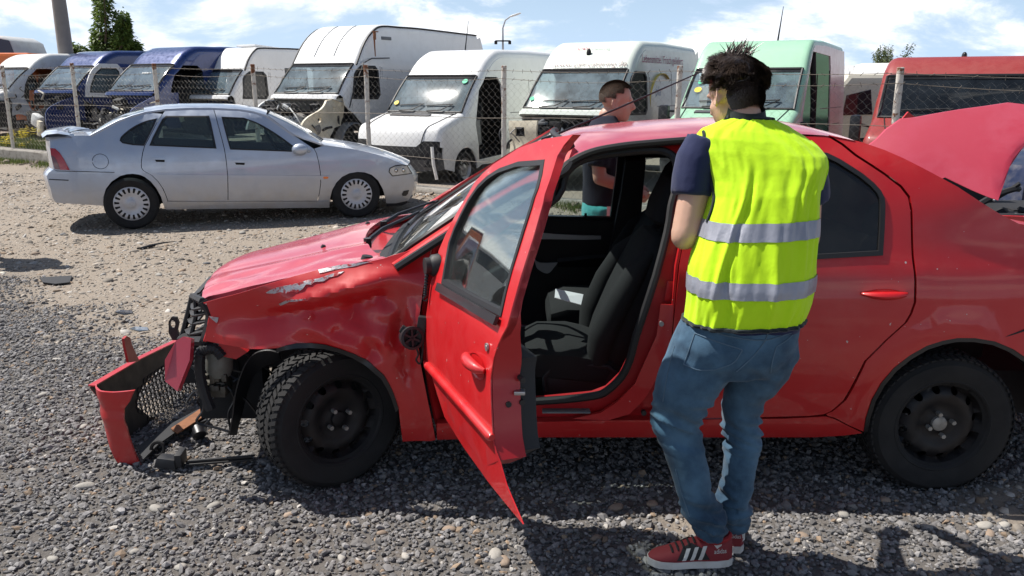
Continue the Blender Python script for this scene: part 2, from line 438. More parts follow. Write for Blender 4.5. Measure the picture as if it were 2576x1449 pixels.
dirt = t.mix(t.ramp(n2, [(.35, 0.0), (.7, 1.0)]), dirt, (.285, .25, .21))
vor = t.n('ShaderNodeTexVoronoi', feature='F1', i={'Vector': tcn, 'Scale': 26.0, 'Randomness': 1.0})
peb = t.ramp(vor.outputs['Distance'], [(.18, 1.0), (.36, 0.0)])
sel = t.ramp(t.n('ShaderNodeSeparateColor', i={0: vor.outputs['Color']}).outputs[0], [(.45, 0.0), (.5, 1.0)])
pm = t.math('MULTIPLY', peb, sel)
pcol = t.mix(t.n('ShaderNodeSeparateColor', i={0: vor.outputs['Color']}).outputs[1], (.27, .235, .20), (.50, .46, .40))
dirt = t.mix(pm, dirt, pcol)
grav = t.mix(n2, (.085, .080, .077), (.185, .168, .152))
col = t.mix(att, dirt, grav)
b = t.n('ShaderNodeBsdfPrincipled', i={'Base Color': col, 'Roughness': .95, 'Specular IOR Level': .2})
h = t.math('ADD', t.math('MULTIPLY', pm, .9), t.math('ADD', t.math('MULTIPLY', n2, .9), t.math('MULTIPLY', n3, .6)))
t.t.links.new(t.bump(h, .9, .02), b.inputs['Normal']); t.t.links.new(b.outputs[0], out.inputs[0]); M['dirt'] = m
ground = mbg.build('ground', m, kind='structure', smooth=180, fix=False)
at_ = ground.data.attributes.new('gravel', 'FLOAT', 'POINT')
at_.data.foreach_set('value', np.array([gravel_m(x, y) if abs(x) < 14 and -4 < y < 20 else (1.0 if y < 1 else 0.0) for y in ys for x in xs], dtype=np.float32))
ground['label'] = 'dirt and gravel yard ground'

# ---- stones as geometry
_t = (1+5**.5)/2
ICO_V = np.array([(-1, _t, 0), (1, _t, 0), (-1, -_t, 0), (1, -_t, 0), (0, -1, _t), (0, 1, _t), (0, -1, -_t), (0, 1, -_t), (_t, 0, -1), (_t, 0, 1), (-_t, 0, -1), (-_t, 0, 1)])/math.sqrt(1+_t*_t)
ICO_F = np.array([(0, 11, 5), (0, 5, 1), (0, 1, 7), (0, 7, 10), (0, 10, 11), (1, 5, 9), (5, 11, 4), (11, 10, 2), (10, 7, 6), (7, 1, 8), (3, 9, 4), (3, 4, 2), (3, 2, 6), (3, 6, 8), (3, 8, 9), (4, 9, 5), (2, 4, 11), (6, 2, 10), (8, 6, 7), (9, 8, 1)])
def stone_field(name, P, rad, flat, cols, jitter, mtl, smooth=False, sink=.25):
    """P (n,3) centres on the ground, rad (n), cols (n,3): one mesh of n little stones"""
    n = len(P); V = np.repeat(ICO_V[None], n, 0)
    V = V*(1+jitter*RNG.uniform(-1, 1, (n, 12, 1)))
    sc = np.stack([RNG.uniform(.75, 1.35, n), RNG.uniform(.65, 1.1, n), flat*RNG.uniform(.7, 1.3, n)], 1)
    V = V*sc[:, None, :]
    a = RNG.normal(0, .35, (n, 2)); th = RNG.uniform(0, 2*np.pi, n)
    def rot(V, ang, i, j):
        c, s = np.cos(ang)[:, None], np.sin(ang)[:, None]; x = V[:, :, i].copy(); y = V[:, :, j].copy()
        V[:, :, i] = c*x-s*y; V[:, :, j] = s*x+c*y; return V
    V = rot(V, a[:, 0], 1, 2); V = rot(V, a[:, 1], 0, 2); V = rot(V, th, 0, 1)
    V = V*rad[:, None, None]
    V = V+P[:, None, :]; V[:, :, 2] += (rad*sc[:, 2]*(.5-sink))[:, None]
    F = (ICO_F[None]+(np.arange(n)*12)[:, None, None]).reshape(-1, 3)
    me = bpy.data.meshes.new(name); me.vertices.add(n*12); me.vertices.foreach_set('co', V.reshape(-1).astype(np.float32))
    me.loops.add(len(F)*3); me.loops.foreach_set('vertex_index', F.reshape(-1).astype(np.int32))
    me.polygons.add(len(F)); me.polygons.foreach_set('loop_start', np.arange(0, len(F)*3, 3, dtype=np.int32))
    me.polygons.foreach_set('use_smooth', np.full(len(F), smooth)); me.update(calc_edges=True)
    ca = me.color_attributes.new('stone', 'FLOAT_COLOR', 'POINT')
    cc = np.ones((n, 12, 4), np.float32); cc[:, :, :3] = cols[:, None, :]; ca.data.foreach_set('color', cc.reshape(-1))
    me.materials.append(mtl); o = bpy.data.objects.new(name, me); C.objects.link(o); return o
m, t, out = mat('stone'); a = t.n('ShaderNodeAttribute', attribute_name='stone').outputs[0]
tcn = t.n('ShaderNodeTexCoord').outputs['Object']
c = t.mix(t.noise(tcn, 130, 3, .6), a, (.0, .0, .0), 'MIX'); 
c = t.mix(t.math('MULTIPLY', t.noise(tcn, 130, 3, .6), .45), a, (.06, .055, .05))
b = t.n('ShaderNodeBsdfPrincipled', i={'Base Color': c, 'Roughness': .85, 'Specular IOR Level': .3}); t.t.links.new(b.outputs[0], out.inputs[0]); M['stone'] = m
gz_v = np.vectorize(gz); gm_v = np.vectorize(gravel_m)
def scatter(n, x0, x1, y0, y1): return RNG.uniform(x0, x1, n), RNG.uniform(y0, y1, n)
def stone_cols(n, base, var, pale=.06, tan=.10):
    v = np.exp(RNG.normal(0, var, n))[:, None]; c = np.array(base)[None]*v
    k = RNG.uniform(0, 1, n); c[k < pale] = np.array((.50, .47, .43))*RNG.uniform(.75, 1.2, ((k < pale).sum(), 1))
    q = (k > pale) & (k < pale+tan); c[q] = np.array((.34, .25, .175))*RNG.uniform(.7, 1.2, (q.sum(), 1))
    return np.clip(c, .02, .75)
# crushed grey stone close by
x, y = scatter(175000, -4.8, 3.6, 1.9, 7.2)
k = (np.abs(x) < .72*y+.55); x, y = x[k], y[k]
g = gm_v(x, y); k = RNG.uniform(0, 1, len(x)) < g*np.clip(1.25-.07*(y-2), .5, 1)*1.05; x, y = x[k], y[k]
r = np.clip(np.exp(RNG.normal(math.log(.0084), .36, len(x))), .004, .024)
P = np.stack([x, y, gz_v(x, y)+RNG.uniform(-.004, .006, len(x))], 1)
o = stone_field('gravel', P, r, .62, stone_cols(len(x), (.200, .193, .192), .28, .018, .05), .30, M['stone']); tag(o, 'loose crushed grey gravel around the red car', 'gravel', kind='stuff')
# trodden pebbles in the dirt
x, y = scatter(130000, -13, 7, 2.2, 16)
k = (np.abs(x) < .72*y+.5) & ((y-FENCE_A-FENCE_B*x) < -.2); x, y = x[k], y[k]
g = gm_v(x, y); k = RNG.uniform(0, 1, len(x)) < (1-g)*np.clip(1.15-.03*y, .4, 1); x, y = x[k], y[k]
r = np.clip(np.exp(RNG.normal(math.log(.0112), .55, len(x))), .005, .05)
P = np.stack([x, y, gz_v(x, y)-r*.12], 1)
o = stone_field('pebbles', P, r, .45, stone_cols(len(x), (.325, .285, .240), .30, .12, .12), .18, M['stone'], True, .42); tag(o, 'pebbles trodden into the brown dirt', 'pebbles', kind='stuff')
# the bigger stones that stand out, each its own piece of the ground
def big_stone(x, y, r, col, flat=.5):
    bm = bmesh.new(); bmesh.ops.create_icosphere(bm, subdivisions=2, radius=1); sd_ = random.random()*50
    sx, sy = random.uniform(1, 1.5), random.uniform(.7, .95); a_ = random.uniform(0, 6.3)
    for v in bm.verts:
        k = 1+.28*noise.noise(v.co*1.1+Vector((sd_, 0, 0)))
        p = Vector((v.co.x*sx, v.co.y*sy, v.co.z*flat))*k*r; v.co = Matrix.Rotation(a_, 3, 'Z') @ p
    me = bpy.data.meshes.new('stone'); bm.to_mesh(me); bm.free(); me.polygons.foreach_set('use_smooth', [True]*len(me.polygons)); me.materials.append(M['stone'])
    ca = me.color_attributes.new('stone', 'FLOAT_COLOR', 'POINT'); ca.data.foreach_set('color', np.tile(np.array(col+(1,), np.float32), len(me.vertices)))
    o = bpy.data.objects.new('stone', me); C.objects.link(o); o.parent = ground; o.location = (x, y, gz(x, y)+r*flat*.35); return o
for (xd, yd, r, c) in [(216, 1228, .034, 0), (133, 1411, .022, 0), (538, 1277, .024, 0), (393, 1286, .026, 0), (727, 1296, .02, 1), (1237, 1262, .018, 1), (1550, 1278, .03, 1), (1500, 1352, .022, 1),
        (1246, 1393, .03, 0), (1268, 1410, .026, 1), (2226, 1262, .024, 1), (2478, 1330, .03, 0), (2524, 1330, .024, 0), (2490, 1350, .022, 1), (2020, 1352, .02, 1), (2430, 1382, .02, 1), (340, 1392, .02, 0), (85, 1188, .018, 0),
        (210, 1078, .02, 0), (108, 1000, .022, 0), (55, 965, .02, 0), (230, 893, .024, 0), (165, 862, .02, 0), (270, 835, .02, 0), (455, 1430, .022, 0), (540, 1440, .02, 1), (960, 1340, .02, 1), (1020, 1398, .02, 0), (1130, 1330, .02, 1), (700, 1440, .018, 0),
        (35, 1080, .018, 0), (25, 1045, .022, 0), (360, 848, .018, 0), (395, 885, .025, 0), (300, 690, .03, 0), (520, 662, .03, 2), (270, 600, .035, 0), (400, 690, .03, 0), (90, 640, .04, 1), (160, 590, .04, 2), (610, 585, .04, 0), (860, 1400, .02, 0), (1640, 1270, .025, 1), (2120, 1300, .025, 0), (2330, 1330, .02, 0)]:
    p = on_z(xd, yd); cc = [(.42, .395, .355), (.35, .265, .20), (.16, .16, .165)][c]; k = random.uniform(.8, 1.15)
    big_stone(p.x, p.y, r, tuple(v*k for v in cc))
# ================================================================ RED CAR
YC = 4.01
car = thing('damaged_car', 'red four-door saloon with crumpled front wing, missing bumper and open driver door', 'car', (.5, YC, 0))
def cw(x, z):
    if z < .62: w = .868-.07*((.62-z)/.4)**2
    elif z < .95: w = .868-.03*((z-.62)/.33)**2
    else: w = .838-.40*(z-.95)-.25*max(0, z-1.36)
    if x < -.75: w -= .10*((-.75-x)/.55)**2
    if x > 1.95: w -= .10*((x-1.95)/.7)**2
    if x > 1.2: w += .05*smooth01((x-1.2)/.7)*smooth01((z-.98)/.3)
    return w
def onside(xd, yd, sgn=-1, off=0.0):
    Y = YC+sgn*.86
    for _ in range(8):
        p = on_y(xd, yd, Y); Y = YC+sgn*(cw(p.x, p.z)+off)
    return (p.x, p.z)
def SP(*pts, **k): return [onside(a, b, **k) for a, b in pts]
def side_fn(off=0.0, dent=None, sgn=-1):
    def f(x, z):
        return (x, YC+sgn*(cw(x, z)+off-(dent(x, z) if dent else 0)), z)
    return f
def spanel(name, out, holes=(), res=.05, th=.014, off=0.0, dent=None, mtl='red_paint', sgn=-1, parent=car, **k):
    b = MB().panel(out, list(holes), side_fn(off, dent, sgn), res, (0, -sgn*th, 0)); return b.build(name, M[mtl], parent, True, **k)
# ---- key lines
RAIL = SP((1391, 458), (1404, 430), (1430, 402), (1487, 375), (1562, 360), (1652, 350), (1727, 344), (1850, 337), (1960, 334), (2084, 341), (2166, 357), (2225, 377), (2275, 399), (2343, 434), (2411, 471), (2463, 506), (2528, 546), (2576, 569))
rx = [p[0] for p in RAIL]; rz_ = [p[1] for p in RAIL]
def zr(x): return itp(x, rx, rz_)
X_WT, X_RT = onside(1432, 402)[0], onside(2150, 353)[0]
# ---- rear door
gap = [(2084, 341), (2120, 363), (2153, 390), (2192, 415), (2228, 439), (2267, 469), (2287, 495), (2293, 531), (2296, 642), (2303, 710), (2302, 761), (2292, 790), (2279, 812), (2228, 858), (2177, 909), (2141, 980), (2125, 1007), (2110, 1021), (2092, 1036), (2075, 1043), (2040, 1047), (1973, 1049)]
rd = SP(*[(x-3, y+(2 if y < 500 else -1)) for x, y in gap], (1850, 1051), (1700, 1052), (1690, 1035), (1688, 950), (1691, 856), (1699, 768), (1709, 670), (1722, 600), (1727, 520), (1731, 420), (1736, 352), (1850, 344), (1960, 341))
win_o = SP((1750, 660), (1752, 560), (1757, 440), (1766, 385), (1850, 376), (1950, 376), (2045, 380), (2080, 384), (2113, 400), (2169, 436), (2198, 460), (2215, 479), (2224, 497), (2226, 515), (2224, 580), (2220, 642), (2045, 652))
win_i = ring(win_o, .018)
rear_door = spanel('rear_door', rd, [ring(win_o, .004)], .05, dent=lambda x, z: -.004*math.exp(-((z-.60)/.022)**2)*smooth01((1.42-x)/.08)+.012*math.exp(-((z-.78)/.05)**2)*0)
MB().panel(win_o, [win_i], side_fn(.006), .04, (0, .03, 0)).build('window_frame', M['seal_rubber'], rear_door, True)
MB().panel(ring(win_o, .012), [], side_fn(-.006), .12, (0, .004, 0)).build('window_pane', M['dark_glass'], rear_door, True)
def pull_handle(x, z, y, L=.175, par=None, mt='red_paint', sgn=-1):
    b = MB(); P = []
    for i in range(13):
        t = i/12; e = math.sin(math.pi*t)**.6; P.append((x-L/2+L*t, y+sgn*(.004+.026*math.sin(math.pi*t)**.5), z-.003*math.cos(math.pi*(t-.5))))
    b.tube(P, [max(.006, .021*math.sin(math.pi*(i+.35)/12.7)**.45) for i in range(13)], 10, flat=.8)
    o = b.build('handle', M[mt], par, True)
    rec = MB(); rec.grid([[(x+L*.5*a*math.cos(th), y-sgn*(-.002+.018*(1-a*a))*1, z-.012+.030*a*math.sin(th)) for th in np.linspace(0, 2*math.pi, 21)] for a in (0.02, .4, .75, 1)])
    rec.build('handle_recess', M['red_jamb' if 'red' in mt else mt], par, True); return o
hx, hz = onside(2224, 738); pull_handle(hx, hz, YC-cw(hx, hz), .178, rear_door)
# ---- quarter panel with the wheel arch
arch_r = [(2172, 1086), (2178, 1050), (2192, 1006), (2216, 963), (2248, 925), (2287, 894), (2330, 869), (2370, 856), (2406, 849), (2450, 849), (2500, 857), (2545, 876), (2585, 903), (2618, 945), (2640, 1000), (2648, 1060)]
q_out = SP(*[(x+3, y-1) for x, y in gap[:-2]], (2082, 1046), (2100, 1051), *arch_r, (2760, 1062), (2900, 1050), (2960, 960), (2975, 800), (2950, 690), (2900, 640), (2830, 632), (2760, 622), (2660, 600), (2576, 569), (2528, 546), (2463, 506), (2411, 471), (2343, 434), (2275, 399), (2225, 377), (2166, 357))
quarter = spanel('quarter_panel', q_out, [], .05, dent=lambda x, z: -.012*math.exp(-((math.hypot(x-1.80, (z-.32))-.40)/.035)**2))
spanel('arch_liner', SP(*arch_r)+SP(*[(2410+(x-2410)*.955, 1085+(y-1085)*.955) for x, y in arch_r[::-1]]), [], .04, .05, off=.004, mtl='trim_black')
MB().tube([(p[0], YC-cw(*p)-.002, p[1]) for p in SP((2490, 856), (2530, 846), (2580, 829), (2660, 806))], .004, 6).build('bumper_gap', M['seal_rubber'], quarter, True)
# ---- sill
s_out = SP((1099, 1064), (1200, 1063), (1370, 1060), (1500, 1057), (1700, 1055), (1973, 1052), (2078, 1047), (2100, 1054), (2168, 1088), (2120, 1096), (2049, 1102), (1800, 1102), (1500, 1102), (1360, 1102), (1200, 1107), (1099, 1110))
spanel('sill', s_out, [], .04, .05, dent=lambda x, z: .018*smooth01((z-.335)/.03)-.006+.02*smooth01((.26-z)/.05))
# ---- front wing, crumpled
def fdent(x, z):
    r = 0.0
    for (cx, cz, ax, az, an, h) in [(-.78, .80, .30, .035, .18, .030), (-.60, .74, .06, .15, .5, .030), (-.95, .73, .12, .09, .0, .028), (-.47, .80, .10, .13, -.3, .040), (-.43, .60, .05, .13, .15, .035),
                                    (-.66, .90, .25, .03, .28, -.014), (-.72, .69, .14, .03, -.5, -.022), (-.50, .70, .03, .10, -.35, -.020), (-.58, .84, .12, .025, .5, .025), (-1.08, .79, .13, .05, .3, .02), (-.39, .72, .025, .10, .2, -.018), (-.88, .64, .10, .025, -.2, -.012)]:
        c, s = math.cos(an), math.sin(an); u = (x-cx)*c+(z-cz)*s; v = -(x-cx)*s+(z-cz)*c
        r += h*math.exp(-(u/ax)**2-(v/az)**2)
    n = noise.noise((x*6, z*6, 3.3)); r += .006*(abs(n)-.25)+.0012*abs(noise.noise((x*17, z*17, 1.1)))
    for (cx, cz, ax, az, an, h) in [(-.62, .78, .15, .09, .6, .030), (-.46, .72, .08, .15, -.25, .040), (-.92, .78, .20, .08, .25, .018), (-.55, .64, .10, .07, .8, .026), (-.43, .56, .05, .12, .1, .026), (-.50, .83, .10, .05, -.5, .022), (-.70, .71, .12, .04, -.25, .020), (-.74, .90, .22, .04, .25, .012), (-.42, .86, .07, .08, .4, .014)]:
        c, s = math.cos(an), math.sin(an); u = (x-cx)*c+(z-cz)*s; v = -(x-cx)*s+(z-cz)*c
        r += h*max(0, 1-abs(u)/ax-abs(v)/az)
    a = math.hypot(x+.75, z-.32); r -= .010*math.exp(-((a-.41)/.03)**2)
    for (cx, cz, L_, an, h) in [(-.80, .853, .17, .27, .015), (-.58, .875, .12, .15, .010), (-.52, .66, .10, -.6, .012)]:
        c, s = math.cos(an), math.sin(an); u = (x-cx)*c+(z-cz)*s; v = -(x-cx)*s+(z-cz)*c
        r -= h*math.exp(-(u/L_)**2-(v/.038)**2)
    fade = smooth01((x+1.28)/.1)
    top = smooth01((z-.86)/.12)
    return r*fade+.045*top*top
arch_f = [(1003, 1028), (991, 992), (980, 968), (966, 944), (932, 914), (893, 889), (857, 875), (820, 866), (782, 863), (746, 864), (720, 869), (697, 876)]
f_out = SP((511, 762), (555, 750), (599, 739), (672, 716), (740, 697), (795, 684), (845, 676), (893, 671), (962, 656), (985, 648), (1084, 621), (1075, 670), (1064, 725), (1055, 790), (1050, 846), (1058, 920), (1074, 994), (1086, 1050), (1096, 1106), (1050, 1109), (1013, 1111), *arch_f, (628, 878), (570, 868), (515, 857), (519, 825), (530, 793), (521, 768))
fender = spanel('front_wing', f_out, [], .017, .006, dent=fdent, label='crumpled red front wing with scraped bare metal')
spanel('arch_trim', SP(*arch_f)+SP(*[(x-3*(1 if x < 1010 else 0)-4*smooth01((x-800)/200), y+11-3*smooth01((x-900)/100)) for x, y in arch_f[::-1]]), [], .03, .02, off=.006, mtl='trim_black', dent=fdent)
spanel('scraped_metal', SP((665, 738), (682, 729), (700, 722), (735, 716), (772, 706), (800, 702), (840, 690), (862, 687), (845, 697), (828, 700), (812, 709), (790, 710), (783, 716), (770, 715), (762, 726), (748, 736), (734, 733), (720, 738), (705, 734), (690, 739)), [], .02, .002, off=.0035, dent=fdent, mtl='scraped_metal')
spanel('scraped_edge', SP((700, 766), (724, 753), (772, 748), (775, 751), (730, 758), (704, 771)), [], .02, .002, off=.0035, dent=fdent, mtl='scraped_metal')
spanel('scraped_edge', SP((795, 683), (850, 672), (890, 668), (930, 664), (885, 676), (840, 683), (800, 691)), [], .02, .002, off=.0035, dent=fdent, mtl='scraped_metal')
spanel('scraped_edge', SP((526, 796), (548, 800), (545, 815), (538, 808)), [], .02, .002, off=.0035, dent=fdent, mtl='scraped_metal')
# ---- bonnet
hz_x = [-1.345, -1.30, -1.13, -.95, -.80, -.65, -.48]; hz_z = [.775, .80, .850, .905, .944, .970, .990]
def hood_pt(x, t):
    """t = -1 near edge .. 1 far edge"""
    yh = itp(x, [-1.3, -1.1, -.8, -.45], [.60, .69, .755, .765]); y = YC+t*yh
    z = itp(x, hz_x, hz_z)+.028*(1-t*t)-.03*smooth01((t-.2)/.8)
    z += .010*math.exp(-((t+.62)/.05)**2)*smooth01((x+1.2)/.3)-.006*math.exp(-((t+.45)/.08)**2)
    if t < -.55: z += .014*noise.noise((x*6, t*9, 2.0))*smooth01((-.55-t)/.2)
    z += .007*noise.noise((x*3, t*2.5, 8.0))
    return Vector((x-.10*(1-t*t)*smooth01((-.9-x)/.4), y, z))
def hood_rear(t): return -.50-.20*(1-min(1, abs(t))**2.2)
hood = MB(); U = np.linspace(0, 1, 30); T = np.linspace(-1, 1, 44)
top = [[hood_pt(-1.335+(hood_rear(t)+1.335)*u, t) for t in T] for u in U]
hood.grid(top); hood.grid([[p+Vector((0, 0, -.025)) for p in r] for r in top], True)
for e in (top[0], top[-1], [r[0] for r in top], [r[-1] for r in top]): hood.grid([e, [p+Vector((0, 0, -.025)) for p in e]])
bonnet = hood.build('bonnet', M['red_chalky_skytint'], car, True, label='buckled red bonnet')
for (xd, yd) in ((812, 619), (928, 645)):
    p = on_y(xd, yd, 3.75 if xd == 812 else 4.2); x_ = max(-1.2, min(-.72, p.x)); t_ = (p.y-YC)/.75; q = hood_pt(x_, t_)
    MB().tube([q-Vector((0, 0, .003)), q+Vector((.004, 0, .010))], [.013, .009], 10).build('washer_nozzle', M['black_plastic'], bonnet, True)
# scuttle, windscreen, wipers
cow = MB(); cow.grid([[(hood_rear(t)-.03+.30*u*(1-.35*abs(t)), YC+t*.74, .955-.03*math.sin(u*3.1)-.035*smooth01((t-.2)/.8)) for t in np.linspace(-1, 1, 16)] for u in (0, .5, 1)])
cow.build('scuttle', M['red_jamb'], car, True)
def ws(u, t):
    """u 0 bottom..1 top, t -1 near..1 far"""
    b = Vector((-.50-.035*(1-t*t), YC+t*.735, .975-.02*smooth01(t)+.0)); tp = Vector((X_WT+.02-.05*(1-t*t), YC+t*.585, 1.432+.016*(1-t*t)))
    p = b.lerp(tp, u); p.x -= .010*math.sin(math.pi*u); p.z += .006*math.sin(math.pi*u); return p
T = np.linspace(-1, 1, 17); U = np.linspace(0, 1, 9)
wsg = MB(); wsg.grid([[ws(u, t) for t in T] for u in U]); screen = wsg.build('windscreen', M['screen_glass'], car, True)
bl = [ws(0, t) for t in T]+[ws(u, 1) for u in U[1:]]+[ws(1, t) for t in T[::-1][1:]]+[ws(u, -1) for u in U[::-1][1:-1]]
MB().tube([p+Vector((-.003, 0, .004)) for p in bl], .014, 6, closed=True).build('windscreen_seal', M['seal_rubber'], screen, True)
for (t0, t1, u1) in ((-.45, .28, .10), (.22, .88, .12)):
    b = MB(); a = Vector((-.66, YC+t0*.72, .985)); e = ws(u1, t1)+Vector((-.02, 0, .02)); b.tube([a, a.lerp(e, .3)+Vector((-.01, 0, .012)), e], [.012, .009, .006], 6)
    f1, f2 = ws(u1*.6, t1-.36)+Vector((-.012, 0, .014)), ws(u1, min(.97, t1+.25))+Vector((-.012, 0, .014)); b.tube([f1, e-Vector((0, 0, .01)), f2], .007, 6); b.tube([a+Vector((0, 0, -.03)), a+Vector((0, 0, .014))], .018, 8)
    b.build('wiper', M['trim_black'], car, True)
MB().tube([(-.60, YC-.70, .965), (-.595, YC-.70, .995)], [.03, .022], 10).build('strut_cap', M['black_plastic'], car, True)
# ---- pillars and roof
def roof_pt(x, t):
    w = cw(x, zr(x))+.004; e = 1-abs(t)**2.4
    front = smooth01((x-X_WT)/.12); rear = smooth01((X_RT+.25-x)/.5)
    return Vector((x-.05*(1-t*t)*(1-smooth01((x-X_WT)/.25)), YC+t*w, zr(x)+(.010+.028*front*rear)*e+.006*(1-front)*e))
XR = list(np.linspace(X_WT, X_RT, 30)); T = np.linspace(-1, 1, 29)
rf = MB(); rf.grid([[roof_pt(x, t) for t in T] for x in XR]); rf.grid([[roof_pt(x, t)-Vector((0, 0, .03)) for t in T] for x in XR], True)
roof = rf.build('roof', M['red_chalky_skytint'], car, True, smooth=60)
for sg in (-1, 1):     # A pillars
    A = [Vector((p[0], YC+sg*(cw(*p)+.002), p[1])) for p in cr([(-.47, .985), (-.25, 1.12), (0, 1.27), onside(1404, 430), onside(1430, 402)], 5)]
    Bp = [ws(u, sg*1.0) for u in np.linspace(0, 1, len(A))]
    MB().ribbon(A, Bp, .03).build('windscreen_pillar', M['red_paint'], car, True)
    MB().tube([p+Vector((.01, sg*.012, -.012)) for p in A], .016, 6).build('pillar_seal', M['seal_rubber'], car, True)
# drip rail gasket over the door openings
dr = cr([onside(*p) for p in [(1385, 500), (1393, 462), (1408, 436), (1432, 410), (1487, 383), (1562, 368), (1652, 359), (1727, 353), (1790, 348)]], 5)
MB().tube([(p[0], YC-cw(*p)-.004, p[1]) for p in dr], .016, 8, flat=1.0).build('drip_rail_seal', M['seal_rubber'], car, True)
# side of the cabin behind the open front door: rail, B pillar, jambs
op_o = SP((1391, 456), (1430, 408), (1487, 381), (1562, 366), (1652, 356), (1728, 350), (1731, 420), (1727, 520), (1720, 600), (1706, 672), (1697, 768), (1689, 856), (1686, 950), (1680, 1056), (1500, 1058), (1120, 1062), (1095, 1000), (1085, 900), (1090, 700), (1100, 640), (1150, 610), (1250, 560), (1340, 500))
op_i = SP((1402, 500), (1425, 440), (1472, 402), (1562, 386), (1652, 380), (1690, 390), (1706, 415), (1706, 470), (1693, 520), (1682, 590), (1637, 751), (1604, 850), (1588, 910), (1566, 955), (1530, 990), (1493, 1004), (1370, 1016), (1140, 1022), (1125, 960), (1120, 800), (1130, 690), (1200, 640), (1300, 570))
MB().panel(op_o, [op_i], side_fn(-.045), .045, (0, .05, 0)).build('door_jamb', M['red_jamb'], car, True)
MB().ribbon([(a, YC-cw(a, z)+.002, z) for a, z in SP((1733, 350), (1731, 420), (1727, 520), (1720, 600), (1706, 672), (1697, 768), (1689, 856), (1684, 950), (1676, 1056))], [(a, YC-cw(a, z)+.05, z) for a, z in SP((1733, 350), (1731, 420), (1727, 520), (1720, 600), (1706, 672), (1697, 768), (1689, 856), (1684, 950), (1676, 1056))], .01).build('door_edge', M['red_paint'], rear_door, True)
lp = [Vector((x, YC-cw(x, z)+.034, z)) for x, z in cr(op_i, 3, True)]
MB().tube(lp, .017, 8, closed=True).build('opening_seal', M['seal_rubber'], car, True)
# red flare of the sill into the B pillar
A = SP((1697, 768), (1689, 856), (1675, 905), (1655, 950), (1625, 1000), (1585, 1040), (1530, 1057)); B_ = SP((1666, 768), (1655, 848), (1625, 912), (1600, 968), (1556, 1012), (1514, 1040), (1440, 1056))
MB().ribbon([(a, YC-cw(a, z)+.018, z) for a, z in A], [(a, YC-cw(a, z)+.030, z) for a, z in B_], .02).build('pillar_flare', M['red_paint'], car, True)
for (xd, yd, r) in ((1620, 1040, .011), (1652, 1040, .012)):
    x, z = onside(xd, yd); MB().tube([(x, YC-cw(x, z)+.02, z), (x, YC-cw(x, z)-.0, z)], r, 12).build('body_plug', M['black_plastic'], car, True)
x, z = onside(1690, 738)
MB().box((x, YC-cw(x, z)+.035, z), (.038, .012, .085), Matrix.Rotation(.12, 3, 'Y'), .004).build('hinge', M['red_jamb'], car, True)
x, z = onside(1665, 812)
b = MB(); b.tube([(x, YC-cw(x, z)+.05, z), (x-.004, YC-cw(x, z)-.012, z)], .006, 8); b.tube([(x-.004, YC-cw(x, z)-.014, z), (x-.005, YC-cw(x, z)-.02, z)], .010, 10); b.build('door_striker', M['steel'], car, True)
x, z = onside(1425, 1039); MB().box((x, YC-cw(x, z)+.025, z), (.20, .05, .006), None, .003).build('sill_plate', M['grey_plastic'], car, True)
# ---- far side of the body
fo = [(-1.29, .78)]+[(x, itp(x, hz_x, hz_z)-.045) for x in (-1.13, -.95, -.8, -.65)]+[(-.50, .93), (-.30, 1.05), (.05, 1.27)]+[(x, zr(x)) for x in np.linspace(X_WT, 2.1, 16)]+[(2.45, .98), (2.66, .94), (2.7, .5), (2.5, .28)]+ell(1.81, .31, .375, .375, 13, -.1, math.pi+.1)+[(1.3, .20), (-.3, .20)]+ell(-.75, .31, .375, .375, 13, -.1, math.pi+.1)+[(-1.25, .45)]
fw1 = cr([(-.30, .945), (-.08, 1.10), (.10, 1.21), (.26, 1.275), (.45, 1.30)], 3)+[(.60, 1.295), (.60, 1.2), (.585, .915), (.1, .925)]
fw2 = [(.735, .93), (.74, 1.285), (1.0, 1.285), (1.25, 1.25), (1.45, 1.15), (1.5, 1.0), (1.5, .94)]
spanel('far_body_side', fo, [fw1, fw2], .07, .02, sgn=1)
spanel('far_window_frame', [(-.36, .90), *cr([(-.36, .935), (-.12, 1.12), (.08, 1.25), (.26, 1.32), (.45, 1.345)], 3), (1.05, 1.345), (1.3, 1.29), (1.53, 1.16), (1.56, .90)], [ring(fw1, .006), ring(fw2, .006)], .06, .05, sgn=1, off=-.024, mtl='trim_black')
for w_ in (fw1, fw2): spanel('window_pane', w_, [], .15, .003, sgn=1, off=-.01, mtl='clear_glass')
# rear screen, boot lid, tail
def rs(u, t): 
    a = roof_pt(X_RT, t*.86); b_ = Vector((2.12+.07*(1-t*t), YC+t*.66, 1.015)); p = a.lerp(b_, u); p.z += .05*math.sin(math.pi*u); return p
MB().grid([[rs(u, t) for t in np.linspace(-1, 1, 11)] for u in np.linspace(0, 1, 8)]).build('rear_screen', M['dark_glass'], car, True)
for sg in (-1, 1):
    A = [Vector((x, YC+sg*(cw(x, zr(x))), zr(x))) for x in np.linspace(X_RT, 2.15, 12)]; B_ = [rs(u, sg) for u in np.linspace(0, 1, 12)]
    MB().ribbon(A, B_, .012).build('rear_pillar', M['red_paint'], car, True)
def bt(u, t): x = 2.12+.56*u; z = 1.0-.045*u*u; return Vector((x+.06*(1-t*t), YC+t*(.72-.05*u), z+.02*(1-t*t)))
MB().grid([[bt(u, t) for t in np.linspace(-1, 1, 9)] for u in np.linspace(0, 1, 5)]).build('boot_lid', M['red_paint'], car, True)
MB().grid([[Vector((2.70+.08*(1-t*t)+.03*math.sin(u*6), YC+t*.70, .96-.68*u)) for t in np.linspace(-1, 1, 9)] for u in np.linspace(0, 1, 9)]).build('tail_panel', M['red_paint'], car, True)
